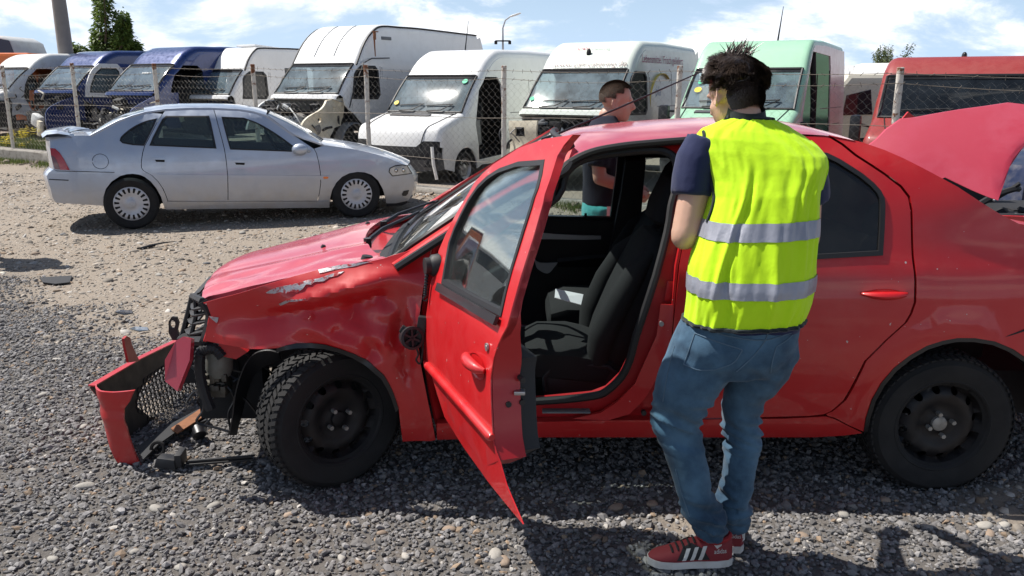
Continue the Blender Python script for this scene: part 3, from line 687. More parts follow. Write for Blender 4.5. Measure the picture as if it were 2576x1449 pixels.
# ---- floor, bulkhead, dashboard and other dark insides
b = MB(); b.box((.55, YC, .235), (1.6, 1.46, .05)); b.box((1.8, YC, .24), (1.2, .9, .05)); b.box((-.42, YC, .235), (.36, 1.02, .05)); b.box((-.62, YC, .55), (.04, .96, .68)); b.box((1.55, YC, .60), (.05, 1.35, .6)); b.box((2.1, YC, .36), (1.0, 1.2, .2)); b.box((-.52, YC, .30), (.3, .9, .18), Matrix.Rotation(.5, 3, 'Y'))
b.build('floor_pan', M['cabin_dark'], car, True, smooth=0)
b = MB(); b.grid([[(x, YC+t*.70, z+.02*(1-t*t)) for t in np.linspace(-1, 1, 13)] for x, z in cr([(-.60, .92), (-.45, .945), (-.30, .94), (-.18, .90), (-.13, .80), (-.18, .70), (-.30, .60), (-.32, .48)], 3)])
b.build('dashboard', M['trim_grey'], car, True)
b = MB(); c_ = Vector((-.02, YC-.36, .86)); ax = Matrix.Rotation(R(-62), 3, 'Y')
b.tube([c_+ax @ Vector((.185*math.cos(a), .185*math.sin(a), 0)) for a in np.linspace(0, 2*math.pi, 33)[:-1]], .015, 8, closed=True)
b.sphere(c_+ax @ Vector((0, 0, -.01)), (.075, .075, .03), 12, 8, ax.to_4x4())
for a in (.2, math.pi-.2, -1.57): b.tube([c_, c_+ax @ Vector((.18*math.cos(a), .18*math.sin(a), 0))], .014, 6)
b.tube([c_, c_+Vector((-.22, 0, -.12))], .04, 8); b.build('steering_wheel', M['trim_grey'], car, True)
# door card on the far door with its silver strip
spanel('far_door_card', [(-.40, .28), (-.40, .925), (.62, .90), (.64, .28)], [], .12, .03, sgn=1, off=-.07, mtl='trim_grey')
spanel('far_door_card', [(.70, .28), (.69, .90), (1.5, .92), (1.5, .45), (1.35, .28)], [], .12, .03, sgn=1, off=-.07, mtl='trim_grey')
def farw(xd, yd, Y=4.74): return on_y(xd, yd, Y)
MB().ribbon([farw(*p) for p in cr([(1250, 588), (1345, 586), (1400, 589), (1460, 592), (1512, 593)], 4)], [farw(*p) for p in cr([(1250, 604), (1345, 602), (1400, 602), (1460, 603), (1512, 602)], 4)], -.012).build('door_trim_strip', M['trim_silver'], car, True)
MB().ribbon([farw(*p, 4.70) for p in cr([(1338, 640), (1350, 658), (1370, 662), (1403, 661)], 4)], [farw(*p, 4.70) for p in cr([(1345, 655), (1352, 676), (1378, 688), (1398, 668)], 4)], -.02).build('door_pull', M['trim_silver'], car, True)
MB().ribbon([farw(*p, 4.68) for p in cr([(1403, 660), (1440, 656), (1490, 650), (1530, 648)], 4)], [farw(*p, 4.72) for p in cr([(1403, 672), (1440, 672), (1490, 672), (1530, 672)], 4)], -.03).build('armrest', M['trim_grey'], car, True)
for (xd, yd) in ((1473, 549), (1628, 543)):
    p = on_y(xd, yd, 4.79); MB().tube([p-Vector((0, 0, .01)), p+Vector((0, 0, .03))], [.011, .007], 8).build('lock_button', M['trim_black'], car, True)
MB().ribbon([on_y(1572, 395, 4.60), on_y(1560, 480, 4.68), on_y(1545, 560, 4.72), on_y(1520, 680, 4.72), on_y(1500, 900, 4.72)], [on_y(1622, 395, 4.60), on_y(1614, 480, 4.68), on_y(1608, 560, 4.72), on_y(1600, 680, 4.72), on_y(1600, 900, 4.72)], -.05).build('far_pillar_trim', M['trim_grey'], car, True)
# ---- seats
def rrect(w, d, e=.5, n=18):
    return [(math.copysign(abs(math.cos(a))**e, math.cos(a))*w/2, math.copysign(abs(math.sin(a))**e, math.sin(a))*d/2) for a in np.linspace(0, 2*math.pi, n+1)[:-1]]
def loft(mb, secs):
    """secs: (centre, x axis, y axis, w, d) -> closed tube of rounded rectangles"""
    rings = [[Vector(c)+Vector(ax)*p+Vector(ay)*q for p, q in rrect(w, d)] for c, ax, ay, w, d in secs]
    mb.grid(rings, closed=True); n = len(mb.v); k = len(rings[0])
    mb.add([sum(rings[0], Vector())/k]+rings[0], [(0, i+1, (i+1) % k+1) for i in range(k)]); mb.add([sum(rings[-1], Vector())/k]+rings[-1], [(0, (i+1) % k+1, i+1) for i in range(k)])
def front_seat(yc, name='driver_seat', dx=0.0):
    by = Vector((0, 1, 0)); cu = MB()
    loft(cu, [(Vector((x+dx, yc, z)), by, Vector((0, 0, 1)), w, d) for x, z, w, d in [(.02, .46, .40, .05), (.035, .47, .46, .12), (.12, .485, .50, .17), (.26, .48, .52, .18), (.40, .455, .50, .17), (.50, .45, .44, .10)]])
    o = cu.build(name, M['seat_cloth'], car, True)
    bk = MB(); dirv = Vector((.33, 0, .86)).normalized(); nv = Vector((dirv.z, 0, -dirv.x)); b0 = Vector((.43+dx, yc, .46))
    loft(bk, [(b0+dirv*s, by, nv, w, d) for s, w, d in [(-.05, .34, .06), (0, .44, .17), (.12, .49, .19), (.30, .51, .18), (.45, .50, .16), (.55, .44, .14), (.61, .34, .10), (.625, .2, .04)]]); bk.build('backrest', M['seat_cloth'], o, True)
    for k in (-1, 1):
        bo = MB(); bo.tube([b0+dirv*s+by*(k*w)-nv*q for s, w, q in [(.0, .20, .06), (.12, .225, .09), (.3, .235, .085), (.45, .22, .065), (.54, .19, .03)]], [.05, .06, .058, .05, .03], 10); bo.build('side_bolster', M['seat_cloth'], o, True)
    hr = MB(); loft(hr, [(b0+dirv*s-nv*.02, by, nv, w, d) for s, w, d in [(.655, .16, .05), (.67, .23, .10), (.74, .26, .12), (.82, .25, .11), (.86, .20, .08), (.87, .1, .03)]])
    for k in (-1, 1): hr.tube([b0+dirv*.60+by*(.06*k), b0+dirv*.68+by*(.06*k)], .007, 6)
    hr.build('headrest', M['seat_cloth'], o, True); return o
dseat = front_seat(YC-.37); front_seat(YC+.37, 'passenger_seat', .17)
b = MB(); b.tube([on_y(x, y, 3.40) for x, y in [(1372, 985), (1368, 950), (1390, 920), (1450, 915), (1530, 922), (1552, 940)]], .012, 8)
b.panel([(p.x, p.z) for p in [on_y(x, y, 3.40) for x, y in [(1368, 1005), (1366, 945), (1388, 917), (1450, 912), (1535, 920), (1556, 942), (1552, 1005)]]], [], lambda x, z: (x, 3.40, z), .1, (0, .05, 0)); b.build('seat_base_cover', M['trim_grey'], dseat, True)
b = MB(); loft(b, [((x, YC, z), (0, 1, 0), (0, 0, 1), w, d) for x, z, w, d in [(1.0, .46, 1.2, .06), (1.03, .48, 1.24, .16), (1.3, .47, 1.24, .17), (1.45, .45, 1.2, .1)]])
dv = Vector((.30, 0, .9)).normalized(); loft(b, [(Vector((1.45, YC, .48))+dv*s, (0, 1, 0), (dv.z, 0, -dv.x), w, d) for s, w, d in [(0, 1.2, .15), (.3, 1.2, .15), (.52, 1.1, .12), (.56, 1.0, .04)]]); b.build('rear_bench', M['seat_cloth'], car, True)
for yy in (-.36, .36):
    b = MB(); loft(b, [(Vector((1.47, YC+yy, .48))+dv*s, (0, 1, 0), (dv.z, 0, -dv.x), w, d) for s, w, d in [(.55, .2, .05), (.58, .25, .09), (.68, .25, .09), (.72, .18, .04)]]); b.build('headrest', M['seat_cloth'], car, True)
# ---- wheels
def disc_panel(mb, r, holes, prof, M4, res=.022, th=-.004):
    fn = lambda a, b_: M4 @ Vector((a, prof(math.hypot(a, b_)), b_))
    th_v = (M4.to_3x3() @ Vector((0, 1, 0)))*abs(th); mb.panel(ell(0, 0, r, r, 48), holes, fn, res, tuple(th_v))
def tyre_mesh(mb, Ro, Rr, wd, M4, seg=56):
    mb.lathe([(Rr-.012, -wd*.36), (Rr+.004, -wd*.46), (Rr+.012, -wd*.485), (Rr+.016, -wd*.475), (lerp(Rr, Ro, .45), -wd*.53), (lerp(Rr, Ro, .7), -wd*.52), (Ro-.030, -wd*.485), (Ro-.014, -wd*.44), (Ro-.008, -wd*.39), (Ro-.008, wd*.39), (Ro-.016, wd*.44), (lerp(Rr, Ro, .5), wd*.52), (Rr+.004, wd*.46), (Rr-.012, wd*.40)], seg, M4)
def tread(mb, Ro, wd, M4, n=60):
    for k in range(n):
        a = 2*math.pi*k/n
        for (cy, wy, sk, la) in ((-.40, .20, .42, .60), (-.17, .20, -.5, .62), (0.05, .18, .5, .62), (.22, .18, -.4, .6), (.40, .20, .4, .60)):
            L = 2*math.pi*Ro/n*la; aa = a+(.5 if cy in (-.17, .22) else 0)*2*math.pi/n
            vs = []
            for rr_ in (Ro-.007, Ro):
                for (p, q) in ((-1, -1), (1, -1), (1, 1), (-1, 1)):
                    yy = wd*(cy+q*wy*.45); an = aa+(p*L*.5+q*sk*wd*wy*.5)/Ro; r_ = rr_-(.010*max(0, (abs(yy)/wd-.36)/.14))
                    vs.append(M4 @ Vector((r_*math.cos(an), yy, r_*math.sin(an))))
            mb.add(vs, [(4, 5, 6, 7), (0, 1, 5, 4), (1, 2, 6, 5), (2, 3, 7, 6), (3, 0, 4, 7)])
def steel_wheel(par, c, rz, Ro, Rr, wd, spin=0.0, hub='steel_dark', name='wheel', holes=12):
    M4 = Matrix.Translation(c) @ Matrix.Rotation(rz, 4, 'Z') @ Matrix.Rotation(spin, 4, 'Y')
    pr = lambda r: -wd*.5+itp(r, [0, .035, .05, .075, .10, Rr*.70, Rr*.80, Rr*.9, Rr*.94, Rr*1.0], [.040, .040, .052, .052, .035, .030, .045, .065, .035, .012])
    rb = MB(); disc_panel(rb, Rr, [ell(Rr*.80*math.cos(a), Rr*.80*math.sin(a), .016, .016, 10) for a in np.arange(holes)*2*math.pi/holes], pr, M4)
    rb.lathe([(Rr, -wd*.5+.012), (Rr+.004, -wd*.5+.008), (Rr-.012, wd*.40)], 40, M4); rb.lathe([(Rr*.5, wd*.1), (.01, wd*.1)], 20, M4)
    o = rb.build(name, M['steel_dark'], par, True)
    tb = MB(); tyre_mesh(tb, Ro, Rr, wd, M4); tread(tb, Ro, wd, M4); tb.build('tyre', M['tyre'], o, True, smooth=35)
    for a in np.arange(4)*math.pi/2+.6:
        q = M4 @ Vector((.05*math.cos(a), -wd*.5+.036, .05*math.sin(a))); d_ = M4.to_3x3() @ Vector((0, -1, 0)); MB().tube([q, q+d_*.028], .0095, 6).build('wheel_bolt', M['alu_dirty'], o, True)
    q = M4 @ Vector((0, -wd*.5+.042, 0)); d_ = M4.to_3x3() @ Vector((0, -1, 0)); MB().tube([q, q+d_*.012, q+d_*.016], [.033, .031, .02], 16).build('hub_cap', M[hub], o, True); return o
pr_ = on_y(2375, 1068, 3.17); RW = .308
steel_wheel(car, Vector((pr_.x, 3.27, RW-.012)), 0, RW, .187, .195, .35, 'alu_dirty')
pf_ = on_y(832, 1066, 3.20)
steel_wheel(car, Vector((pf_.x-.018, 3.30, RW-.008)), R(39), RW, .187, .195, .1)
steel_wheel(car, Vector((pr_.x, 4.75, RW)), math.pi, RW, .187, .19, .2); steel_wheel(car, Vector((pf_.x, 4.72, RW)), math.pi+R(33), RW, .187, .19, .2)
for xx in (pf_.x, pr_.x):      # wheel houses
    b = MB(); b.lathe([(.36, -.02), (.365, -.36), (.0, -.37)], 20, Matrix.Translation((xx, YC-.44, .33)) @ Matrix.Rotation(math.pi, 4, 'Z') @ Matrix.Rotation(.45, 4, 'Y'), math.pi+.9)
    b.lathe([(.36, .02), (.365, .40)], 20, Matrix.Translation((xx, YC-.44, .33)) @ Matrix.Rotation(.45, 4, 'Y'), math.pi+.9); b.box((xx, YC, .62), (.7, .9, .3)); b.build('wheel_house', M['cabin_dark'], car, True)
# ---- front end: engine bay, lamp bracket, slatted grille
b = MB(); b.box((-.90, YC+.05, .62), (.62, 1.15, .34)); b.box((-.85, YC+.1, .36), (.5, .9, .25)); b.box((-1.02, YC-.1, .24), (.26, .7, .08)); b.build('engine_block', M['cabin_dark'], car, True, smooth=0)
def pxp(pts, Y): return [on_y(a, b_, Y) for a, b_ in pts]
b = MB(); c0, c1 = on_y(552, 872, 3.33), on_y(552, 928, 3.33); b.tube([c0+Vector((0, 0, .012)), c0, c0-Vector((0, 0, .004)), c1, c1-Vector((0, 0, .03))], [.03, .052, .056, .056, .045], 18); b.build('filter_canister', M['canister'], car, True)
b = MB(); b.box(on_y(540, 972, 3.36), (.12, .09, .07), None, .006)
for i in range(4):
    for j in range(2): b.box(on_y(518+i*15+random.uniform(-3, 3), 950+j*26+random.uniform(-4, 4), 3.30), (.022, .03, random.uniform(.02, .05)), None, .004)
b.build('valve_block', M['steel_oily'], car, True)
b = MB(); hz_pts = [Vector(p) for p in cr(pxp([(560, 898), (540, 878), (516, 880), (504, 890), (502, 930), (512, 980), (530, 1030)], 3.27), 7)]
b.tube(hz_pts, [.021+.0035*(i % 2) for i in range(len(hz_pts))], 8); b.build('corrugated_hose', M['trim_grey'], car, True)
b = MB()
for k in range(7):
    p0 = on_y(random.uniform(495, 600), random.uniform(870, 900), 3.4); pp = [p0]
    for i in range(4): pp.append(pp[-1]+Vector((random.uniform(-.06, .07), random.uniform(-.03, .04), random.uniform(-.09, .0))))
    b.tube(cr(pp, 4), .005, 5)
for pts in ([(470, 1010), (490, 985), (510, 995), (512, 1030), (495, 1062), (540, 1075), (575, 1085)], [(560, 960), (590, 1000), (575, 1040), (580, 1080)]): b.tube(cr(pxp(pts, 3.35), 5), .006, 5)
b.build('loose_wiring', M['trim_black'], car, True)
b = MB(); q = pxp([(440, 866), (455, 858), (478, 862), (486, 905), (477, 935), (455, 983), (424, 958), (424, 905)], 3.22)
for i, p in enumerate(q): p.y += [.05, .06, .05, 0, -.02, .0, .0, .0][i]
b.slab(q, .03); b.build('lamp_bracket', M['red_chalky_skytint'], car, True, smooth=20, label='bent pinkish-red lamp bracket')
MB().slab(pxp([(556, 858), (600, 862), (628, 880), (600, 898), (560, 890)], 3.30), .03).build('bumper_bracket', M['red_jamb'], car, True, smooth=20)
b = MB(); b.box(on_y(590, 960, 3.5), (.30, .12, .32), None, .02); b.box(on_y(500, 900, 3.55), (.16, .1, .22), None, .02); b.build('chassis_leg', M['cabin_dark'], car, True)
# inner arch liner flap
A = [on_y(*p) for p in [(700, 888, 3.26), (672, 882, 3.27), (642, 890, 3.28), (620, 915, 3.29), (603, 955, 3.30), (592, 1000, 3.31), (586, 1050, 3.32), (578, 1095, 3.33)]]
B_ = [on_y(*p) for p in [(706, 905, 3.36), (680, 915, 3.36), (656, 928, 3.36), (636, 950, 3.38), (622, 990, 3.40), (612, 1030, 3.42), (604, 1060, 3.44), (596, 1095, 3.44)]]
MB().ribbon(cr(A, 4), cr(B_, 4), .006).build('arch_liner_flap', M['trim_black'], car, True)
# slatted upper grille seen from its end
b = MB(); G0 = [on_y(*p) for p in [(484, 745, 3.62), (473, 790, 3.62), (456, 855, 3.62)]]; G1 = [on_y(*p) for p in [(510, 758, 3.28), (528, 795, 3.28), (514, 858, 3.28)]]
b.tube(cr(G0, 3), .014, 6); b.tube(cr(G1, 3), .018, 6); b.tube([G0[0], G1[0]], .016, 6); b.tube([G0[2], G1[2]], .022, 6)
slats = []
for t in (.2, .42, .64, .84):
    sb_ = MB(); slats.append(sb_); a_ = Vector(cr(G0, 10)[int(t*20)]); c_ = Vector(cr(G1, 10)[int(t*20)]); md = (a_+c_)/2+Vector((-.03, 0, -.02)); sb_.ribbon(cr([a_, md, c_], 4), [Vector(p)+Vector((.035, 0, .018)) for p in cr([a_, md, c_], 4)], .008)
mid = [(a_+c_)/2 for a_, c_ in zip(G0, G1)]; b.tube([p+Vector((-.01, 0, 0)) for p in mid], .010, 6)
G2 = [p+Vector((-.05, .75, 0)) for p in G0]
for t in (.05, .25, .5, .75, .98):
    sb_ = MB(); slats.append(sb_); a_ = Vector(cr(G0, 10)[int(t*20)]); sb_.ribbon([a_, a_+Vector((-.06, .4, .0)), a_+Vector((-.03, .8, 0))], [a_+Vector((.04, 0, .02)), a_+Vector((-.02, .4, .02)), a_+Vector((.01, .8, .02))], .008)
grille = b.build('grille', M['black_plastic'], car, True)
for sb_ in slats: sb_.build('slat', M['black_plastic'], grille, True)
MB().tube(cr(pxp([(530, 795), (524, 830), (516, 858)], 3.26), 4), .008, 6).build('wing_edge', M['red_paint'], car, True)
# gap filler behind the wing
b = MB(); b.ribbon([Vector((p[0]+.008, YC-cw(*p)+.03, p[1])) for p in SP((1086, 621), (1066, 725), (1052, 846), (1076, 994), (1098, 1100))], [Vector((p[0]+.05, YC-cw(*p)+.10, p[1])) for p in SP((1086, 621), (1066, 725), (1052, 846), (1076, 994), (1098, 1100))], .01); b.build('hinge_pillar', M['red_jamb'], car, True)

# ---------------------------------------------------------------- the open front door
HG = Vector((-.365, 3.13, 0)); DD = Vector((.335, -.942, 0)).normalized(); DN = Vector((DD.y, -DD.x, 0))     # DN: out of the door
def dins(z): return .868-cw(0, z)
def ondoor(xd, yd):
    z = .8
    for _ in range(10):
        P = HG-DN*dins(min(z, 1.62)); p = on_plane(xd, yd, P, DN); z = p.z
    return ((p-P).dot(DD), z)
def door_fn(off=0.0, fx=None): return lambda s, z: HG+DD*s-DN*(dins(min(z, 1.62))-off-(fx(s, z) if fx else 0))+Vector((0, 0, z))
def DP(*pts): return [ondoor(a, b_) for a, b_ in pts]
d_out = DP((1104, 629), (1122, 586), (1143, 544), (1192, 459), (1241, 413), (1306, 372), (1372, 349), (1440, 339), (1418, 365), (1402, 392), (1384, 450), (1366, 508), (1340, 600), (1312, 690), (1292, 760), (1275, 821), (1252, 866), (1241, 900), (1234, 948), (1236, 1030), (1240, 1108), (1252, 1165), (1268, 1222), (1309, 1320), (1262, 1262), (1220, 1208), (1192, 1172), (1165, 1131), (1138, 1088), (1115, 1049), (1097, 994), (1083, 950), (1074, 916), (1068, 834), (1072, 790), (1078, 755), (1090, 690))
d_win = DP((1112, 713), (1121, 660), (1130, 610), (1143, 574), (1160, 538), (1180, 500), (1203, 466), (1228, 442), (1258, 423), (1306, 406), (1372, 401), (1366, 440), (1357, 473), (1340, 522), (1322, 577), (1307, 626), (1292, 675), (1276, 735), (1262, 796), (1185, 756))
door = MB().panel(d_out, [ring(d_win, .002)], door_fn(0, lambda s, z: .004*noise.noise((s*5, z*5, 6.0))-.006*smooth01((.62-z)/.02)+.0), .035, lambda s, z: tuple(-DN*(.004 if z < .95 else .028))).build('front_door', M['red_paint'], car, True, label='open red driver door with bent lower edge')
core = DP((1104, 640), (1143, 556), (1192, 474), (1241, 428), (1306, 384), (1372, 358), (1432, 347), (1400, 394), (1366, 508), (1340, 600), (1312, 690), (1292, 760), (1275, 821), (1252, 866), (1241, 900), (1234, 948), (1236, 1030), (1240, 1108), (1249, 1160), (1215, 1175), (1165, 1105), (1120, 1040), (1100, 985), (1080, 910), (1076, 834), (1086, 750), (1096, 690))
MB().panel(core, [ring(d_win, -.004)], door_fn(-.006), .06, lambda s, z: tuple(-DN*lerp(.088, .022, smooth01((z-.86)/.2)))).build('door_shell', M['red_jamb'], door, True)
card = [(s, z) for s, z in core if z < .93]; card = ring(card, .02)
MB().panel(card, [], door_fn(-.096), .08, tuple(-DN*.055)).build('door_card', M['trim_grey'], door, True)
MB().panel(d_win, [ring(d_win, .017)], door_fn(.004), .04, tuple(-DN*.03)).build('window_frame', M['seal_rubber'], door, True)
MB().panel(ring(d_win, .012), [], door_fn(-.012), .15, tuple(-DN*.003)).build('window_pane', M['door_glass'], door, True)
a_, b_ = DP((1112, 712), (1263, 797)); f = door_fn(.008)
MB().ribbon([f(*a_), f(*b_)], [f(a_[0]+.0, a_[1]-.028), f(b_[0], b_[1]-.026)], .012).build('belt_moulding', M['trim_black'], door, True)
mp = DP((1071, 910), (1078, 920), (1100, 944), (1160, 1011), (1236, 1096), (1240, 1101)); b = MB(); b.tube([door_fn(.003)(*p) for p in mp], [.008, .016, .017, .017, .017, .010], 10); b.build('rub_strip', M['red_paint'], door, True)
hs, hz2 = ondoor(1200, 921); f = door_fn(.0)
b = MB(); b.grid([[f(hs+.085*a*math.cos(th), hz2+.036*a*math.sin(th))+DN*(.002-.014*(1-a*a)) for th in np.linspace(0, 2*math.pi, 21)] for a in (.02, .4, .75, 1)]); b.build('handle_recess', M['red_jamb'], door, True)
b = MB(); b.tube([f(hs-.085+.17*i/10, hz2+.012+.004*math.sin(math.pi*i/10))+DN*(.004+.026*math.sin(math.pi*i/10)**.6) for i in range(11)], [.008+.012*math.sin(math.pi*i/10)**.5 for i in range(11)], 10); b.build('handle', M['red_paint'], door, True)
ls, lz = ondoor(1227, 873); b = MB(); b.tube([f(ls, lz), f(ls, lz)+DN*.006], .013, 12); b.tube([f(ls, lz)+DN*.006, f(ls, lz)+DN*.007], .006, 8); b.build('lock', M['steel'], door, True)
for (s, z, r) in ((.905, .80, .011), (.905, .64, .011), (.86, .63, .011), (.90, .50, .010)):
    pass
def shut(xd, yd): # point on the shut face of the door, seen at (xd, yd)
    P = HG+DD*.885; return on_plane(xd, yd, P, DD)
for (xd, yd) in ((1313, 954), (1277, 1015), (1311, 1010), (1289, 1077)):
    p = shut(xd, yd); MB().tube([p-DD*.02, p+DD*.012], .009, 10).build('door_bolt', M['black_plastic'], door, True)
p = shut(1307, 986); MB().box(p, (.034, .03, .012), None, .003).build('latch', M['steel'], door, True)
# mirror stub and the broken mirror bracket hanging by its wires
mb_ = MB(); c_ = f(*ondoor(1098, 668)); mb_.lathe([(.0, -.012), (.036, -.01), (.046, .0), (.043, .026), (.033, .036), (.033, .056), (.0, .056)], 20, Matrix.Translation(c_-DN*.01) @ DN.to_track_quat('Y', 'Z').to_matrix().to_4x4()); mb_.build('mirror_stub', M['black_plastic'], door, True)
mb_ = MB(); c_ = on_y(1036, 850, 3.06); Mx = Matrix.Translation(c_) @ Matrix.Rotation(.35, 4, 'Z') @ Matrix.Rotation(-.2, 4, 'X')
mb_.lathe([(.040, .05), (.046, .0), (.046, -.018), (.036, -.02), (.036, .01), (.0, .012)], 22, Mx)
for a in (.5, 1.57, 2.6): mb_.box(Mx @ Vector((0, -.004, 0)), (.07, .012, .008), (Mx.to_3x3() @ Matrix.Rotation(a, 3, 'Y')))
mb_.box(on_y(1060, 826, 3.08), (.035, .03, .10), Matrix.Rotation(.15, 3, 'Y'), .006); mb_.box(on_y(1022, 834, 3.08), (.05, .02, .03), Matrix.Rotation(.6, 3, 'Y'), .004)
mb_.tube(cr(pxp([(1045, 870), (1052, 890), (1047, 905), (1056, 915), (1062, 895), (1066, 850)], 3.07), 4), .004, 5); mb_.build('mirror_bracket', M['black_plastic'], car, True)
mb_ = MB(); mb_.tube(cr(pxp([(1083, 655), (1074, 690), (1072, 720), (1070, 745)], 3.05), 8), [.006+.003*(i % 2) for i in range(25)], 6); mb_.tube(cr(pxp([(1070, 745), (1064, 752), (1070, 757), (1076, 752)], 3.05), 4), .003, 5); mb_.build('door_spring', M['trim_black'], car, True)
# roof aerial wire
mb_ = MB(); mb_.tube([on_y(1376, 348, 4.0), on_y(1560, 270, 4.05), on_y(1770, 178, 4.10)], [.006, .005, .003], 6); mb_.box(on_y(1376, 347, 4.0), (.06, .035, .018), Matrix.Rotation(-.3, 3, 'Y'), .006); mb_.build('aerial', M['trim_black'], car, True)
# paper on the seat
t = tag(MB().slab([on_y(1397, 728, 3.62), on_y(1467, 742, 3.62), on_y(1461, 768, 3.56), on_y(1395, 750, 3.56)], .004).build('price_sheet', M['paper'], None, smooth=0), 'small white printed sheet lying on the driver seat of the red car', 'paper')
A0, A1, B0, B1 = [on_y(*p) for p in ((1397, 728, 3.62), (1467, 742, 3.62), (1395, 750, 3.56), (1461, 768, 3.56))]
b = MB(); 
for i in range(5):
    for (u0, u1) in ((.35, .48), (.52, .68), (.72, .92)):
        v = .15+i*.17; u1_ = u0+(u1-u0)*random.uniform(.6, 1); up = (A1-A0).cross(B0-A0).normalized(); up = up if up.z > 0 else -up; up = up*.0022
        P_ = lambda u, v: A0.lerp(A1, u).lerp(B0.lerp(B1, u), v)+up
        b.add([P_(u0, v), P_(u1_, v), P_(u1_, v+.05), P_(u0, v+.05)], [(0, 1, 2, 3)])
b.build('print_lines', M['ink'], t, smooth=0)

# ---------------------------------------------------------------- torn-off bumper in front of the wheel
bump_ = thing('torn_bumper', 'torn-off red front bumper with black honeycomb grille hanging onto the gravel', 'bumper', (-1.75, 3.7, 0))
m, t, out = mat('bumper_red_black'); g = t.n('ShaderNodeNewGeometry')      # painted outside, bare black plastic inside
FX = lambda y: -1.90+.05*((y-3.5)/.8)**2
def onfront(xd, yd):
    y = 3.7
    for _ in range(12):
        p = on_plane(xd, yd, (FX(y), 0, 0), Vector((1, 0, 0))); y = min(5.2, max(3.3, p.y))
    return (p.y, p.z)
top = [onfront(*p) for p in [(232, 974), (290, 940), (350, 905), (405, 878), (452, 856)]]
ym = top[-1][0]; zt = top[-1][1]
m_hole = [onfront(*p) for p in [(333, 1022), (343, 985), (365, 955), (395, 930), (430, 912), (470, 895), (520, 880), (540, 905), (520, 945), (490, 975), (455, 1003), (420, 1030), (395, 1042), (362, 1050)]]
bot = [onfront(*p) for p in [(345, 1110), (400, 1090), (450, 1060), (500, 1030)]]
yf = 5.05
out_ = [top[0]]+top[1:]+[(yf, zt+.02), (yf, bot[-1][1]-.02)]+bot[::-1]+[onfront(330, 1140), onfront(300, 1085), onfront(262, 1020)]
inner = MB().panel(out_, [m_hole], lambda y, z: (FX(y)+.10*max(0, .35-z)*1.0, y, z), .06, (-.012, 0, 0)).build('bumper_shell', M['black_plastic'], bump_, True)
o2 = ring(out_, .004); MB().panel(o2, [ring(m_hole, -.01)], lambda y, z: (FX(y)+.10*max(0, .35-z)-.014, y, z), .06, (-.004, 0, 0)).build('painted_skin', M['red_paint'], bump_, True)
b = MB(); A = np.array(m_hole); mn, mx = A.min(0)-.02, A.max(0)+.02; hx_ = .036; r_ = 0
cy_ = mn[1]
while cy_ < mx[1]:
    cx_ = mn[0]+(hx_*.9 if r_ % 2 else 0)
    while cx_ < mx[0]:
        if inside([(cx_, cy_)], ring(m_hole, -.012))[0]:
            P_ = lambda rr, a, dx: Vector((FX(cx_)+.10*max(0, .35-cy_)+dx, cx_+rr*math.cos(a), cy_+rr*.72*math.sin(a)))
            vo = []; 
            for dx in (-.002, .003):
                for rr in (.0225, .0165): vo += [P_(rr, math.pi/3*i, dx) for i in range(6)]
            fs = []
            for i in range(6):
                j = (i+1) % 6; fs += [(i, j, 6+j, 6+i), (12+i, 12+j, 18+j, 18+i), (6+i, 6+j, 18+j, 18+i), (i, j, 12+j, 12+i)]
            b.add(vo, fs)
        cx_ += hx_*1.02
    cy_ += hx_*.66; r_ += 1
b.build('honeycomb_grille', M['black_plastic'], bump_, True, smooth=0)
endp = [(221.5, 979), (262, 976), (300, 976), (349, 973), (338, 1000), (320, 1023), (323, 1055), (327, 1087), (333, 1110), (339, 1131), (347, 1155), (356, 1174), (381, 1180), (366, 1188), (349, 1190), (324, 1183), (300, 1170), (286, 1153), (276, 1136), (262, 1108), (240, 1076), (236, 1055), (226, 1015)]
ep = [(p.x, p.z) for p in [on_y(a, c, 3.42) for a, c in endp]]
x0 = min(p[0] for p in ep)
def end_fn(x, z):
    u = (x-x0)/.30
    return (x, 3.43+.16*max(0, .30-u)**2*6-.035*math.sin(min(1, max(0, u))*3.1)*1-.02*math.exp(-((z-.24)/.03)**2)+.05*max(0, .2-z)*2-.03*smooth01((z-.25)/.1), z)
MB().panel(ep, [], end_fn, .025, (0, .012, 0)).build('bumper_corner', M['red_paint'], bump_, True, label='scuffed red bumper corner')
MB().ribbon([(FX(y)-.018, y, z+.004) for y, z in top], [(FX(y)+.012, y, z+.002) for y, z in top], .006).build('top_flange', M['red_paint'], bump_, True)
b = MB(); pts = [on_plane(a, c, (-1.84, 0, 0), Vector((1, 0, 0))) for a, c in [(318, 912), (308, 868), (306, 852), (313, 845), (322, 850), (326, 868), (345, 908)]]
b.slab(pts, .012); b.build('mounting_tab', M['red_jamb'], bump_, True)
b = MB(); bp = [on_y(a, c, 4.25) for a, c in [(434, 856), (424, 838), (424, 808), (432, 797), (444, 798), (450, 812), (446, 830), (454, 856)]]; ph = [on_y(434+7*math.cos(a), 816+10*math.sin(a), 4.25) for a in np.linspace(0, 6.28, 11)[:-1]]
b.panel([(p.x, p.z) for p in bp], [[(p.x, p.z) for p in ph]], lambda x, z: (x, 4.25, z), .03, (0, .015, 0)); b.build('mounting_tab', M['black_plastic'], bump_, True)
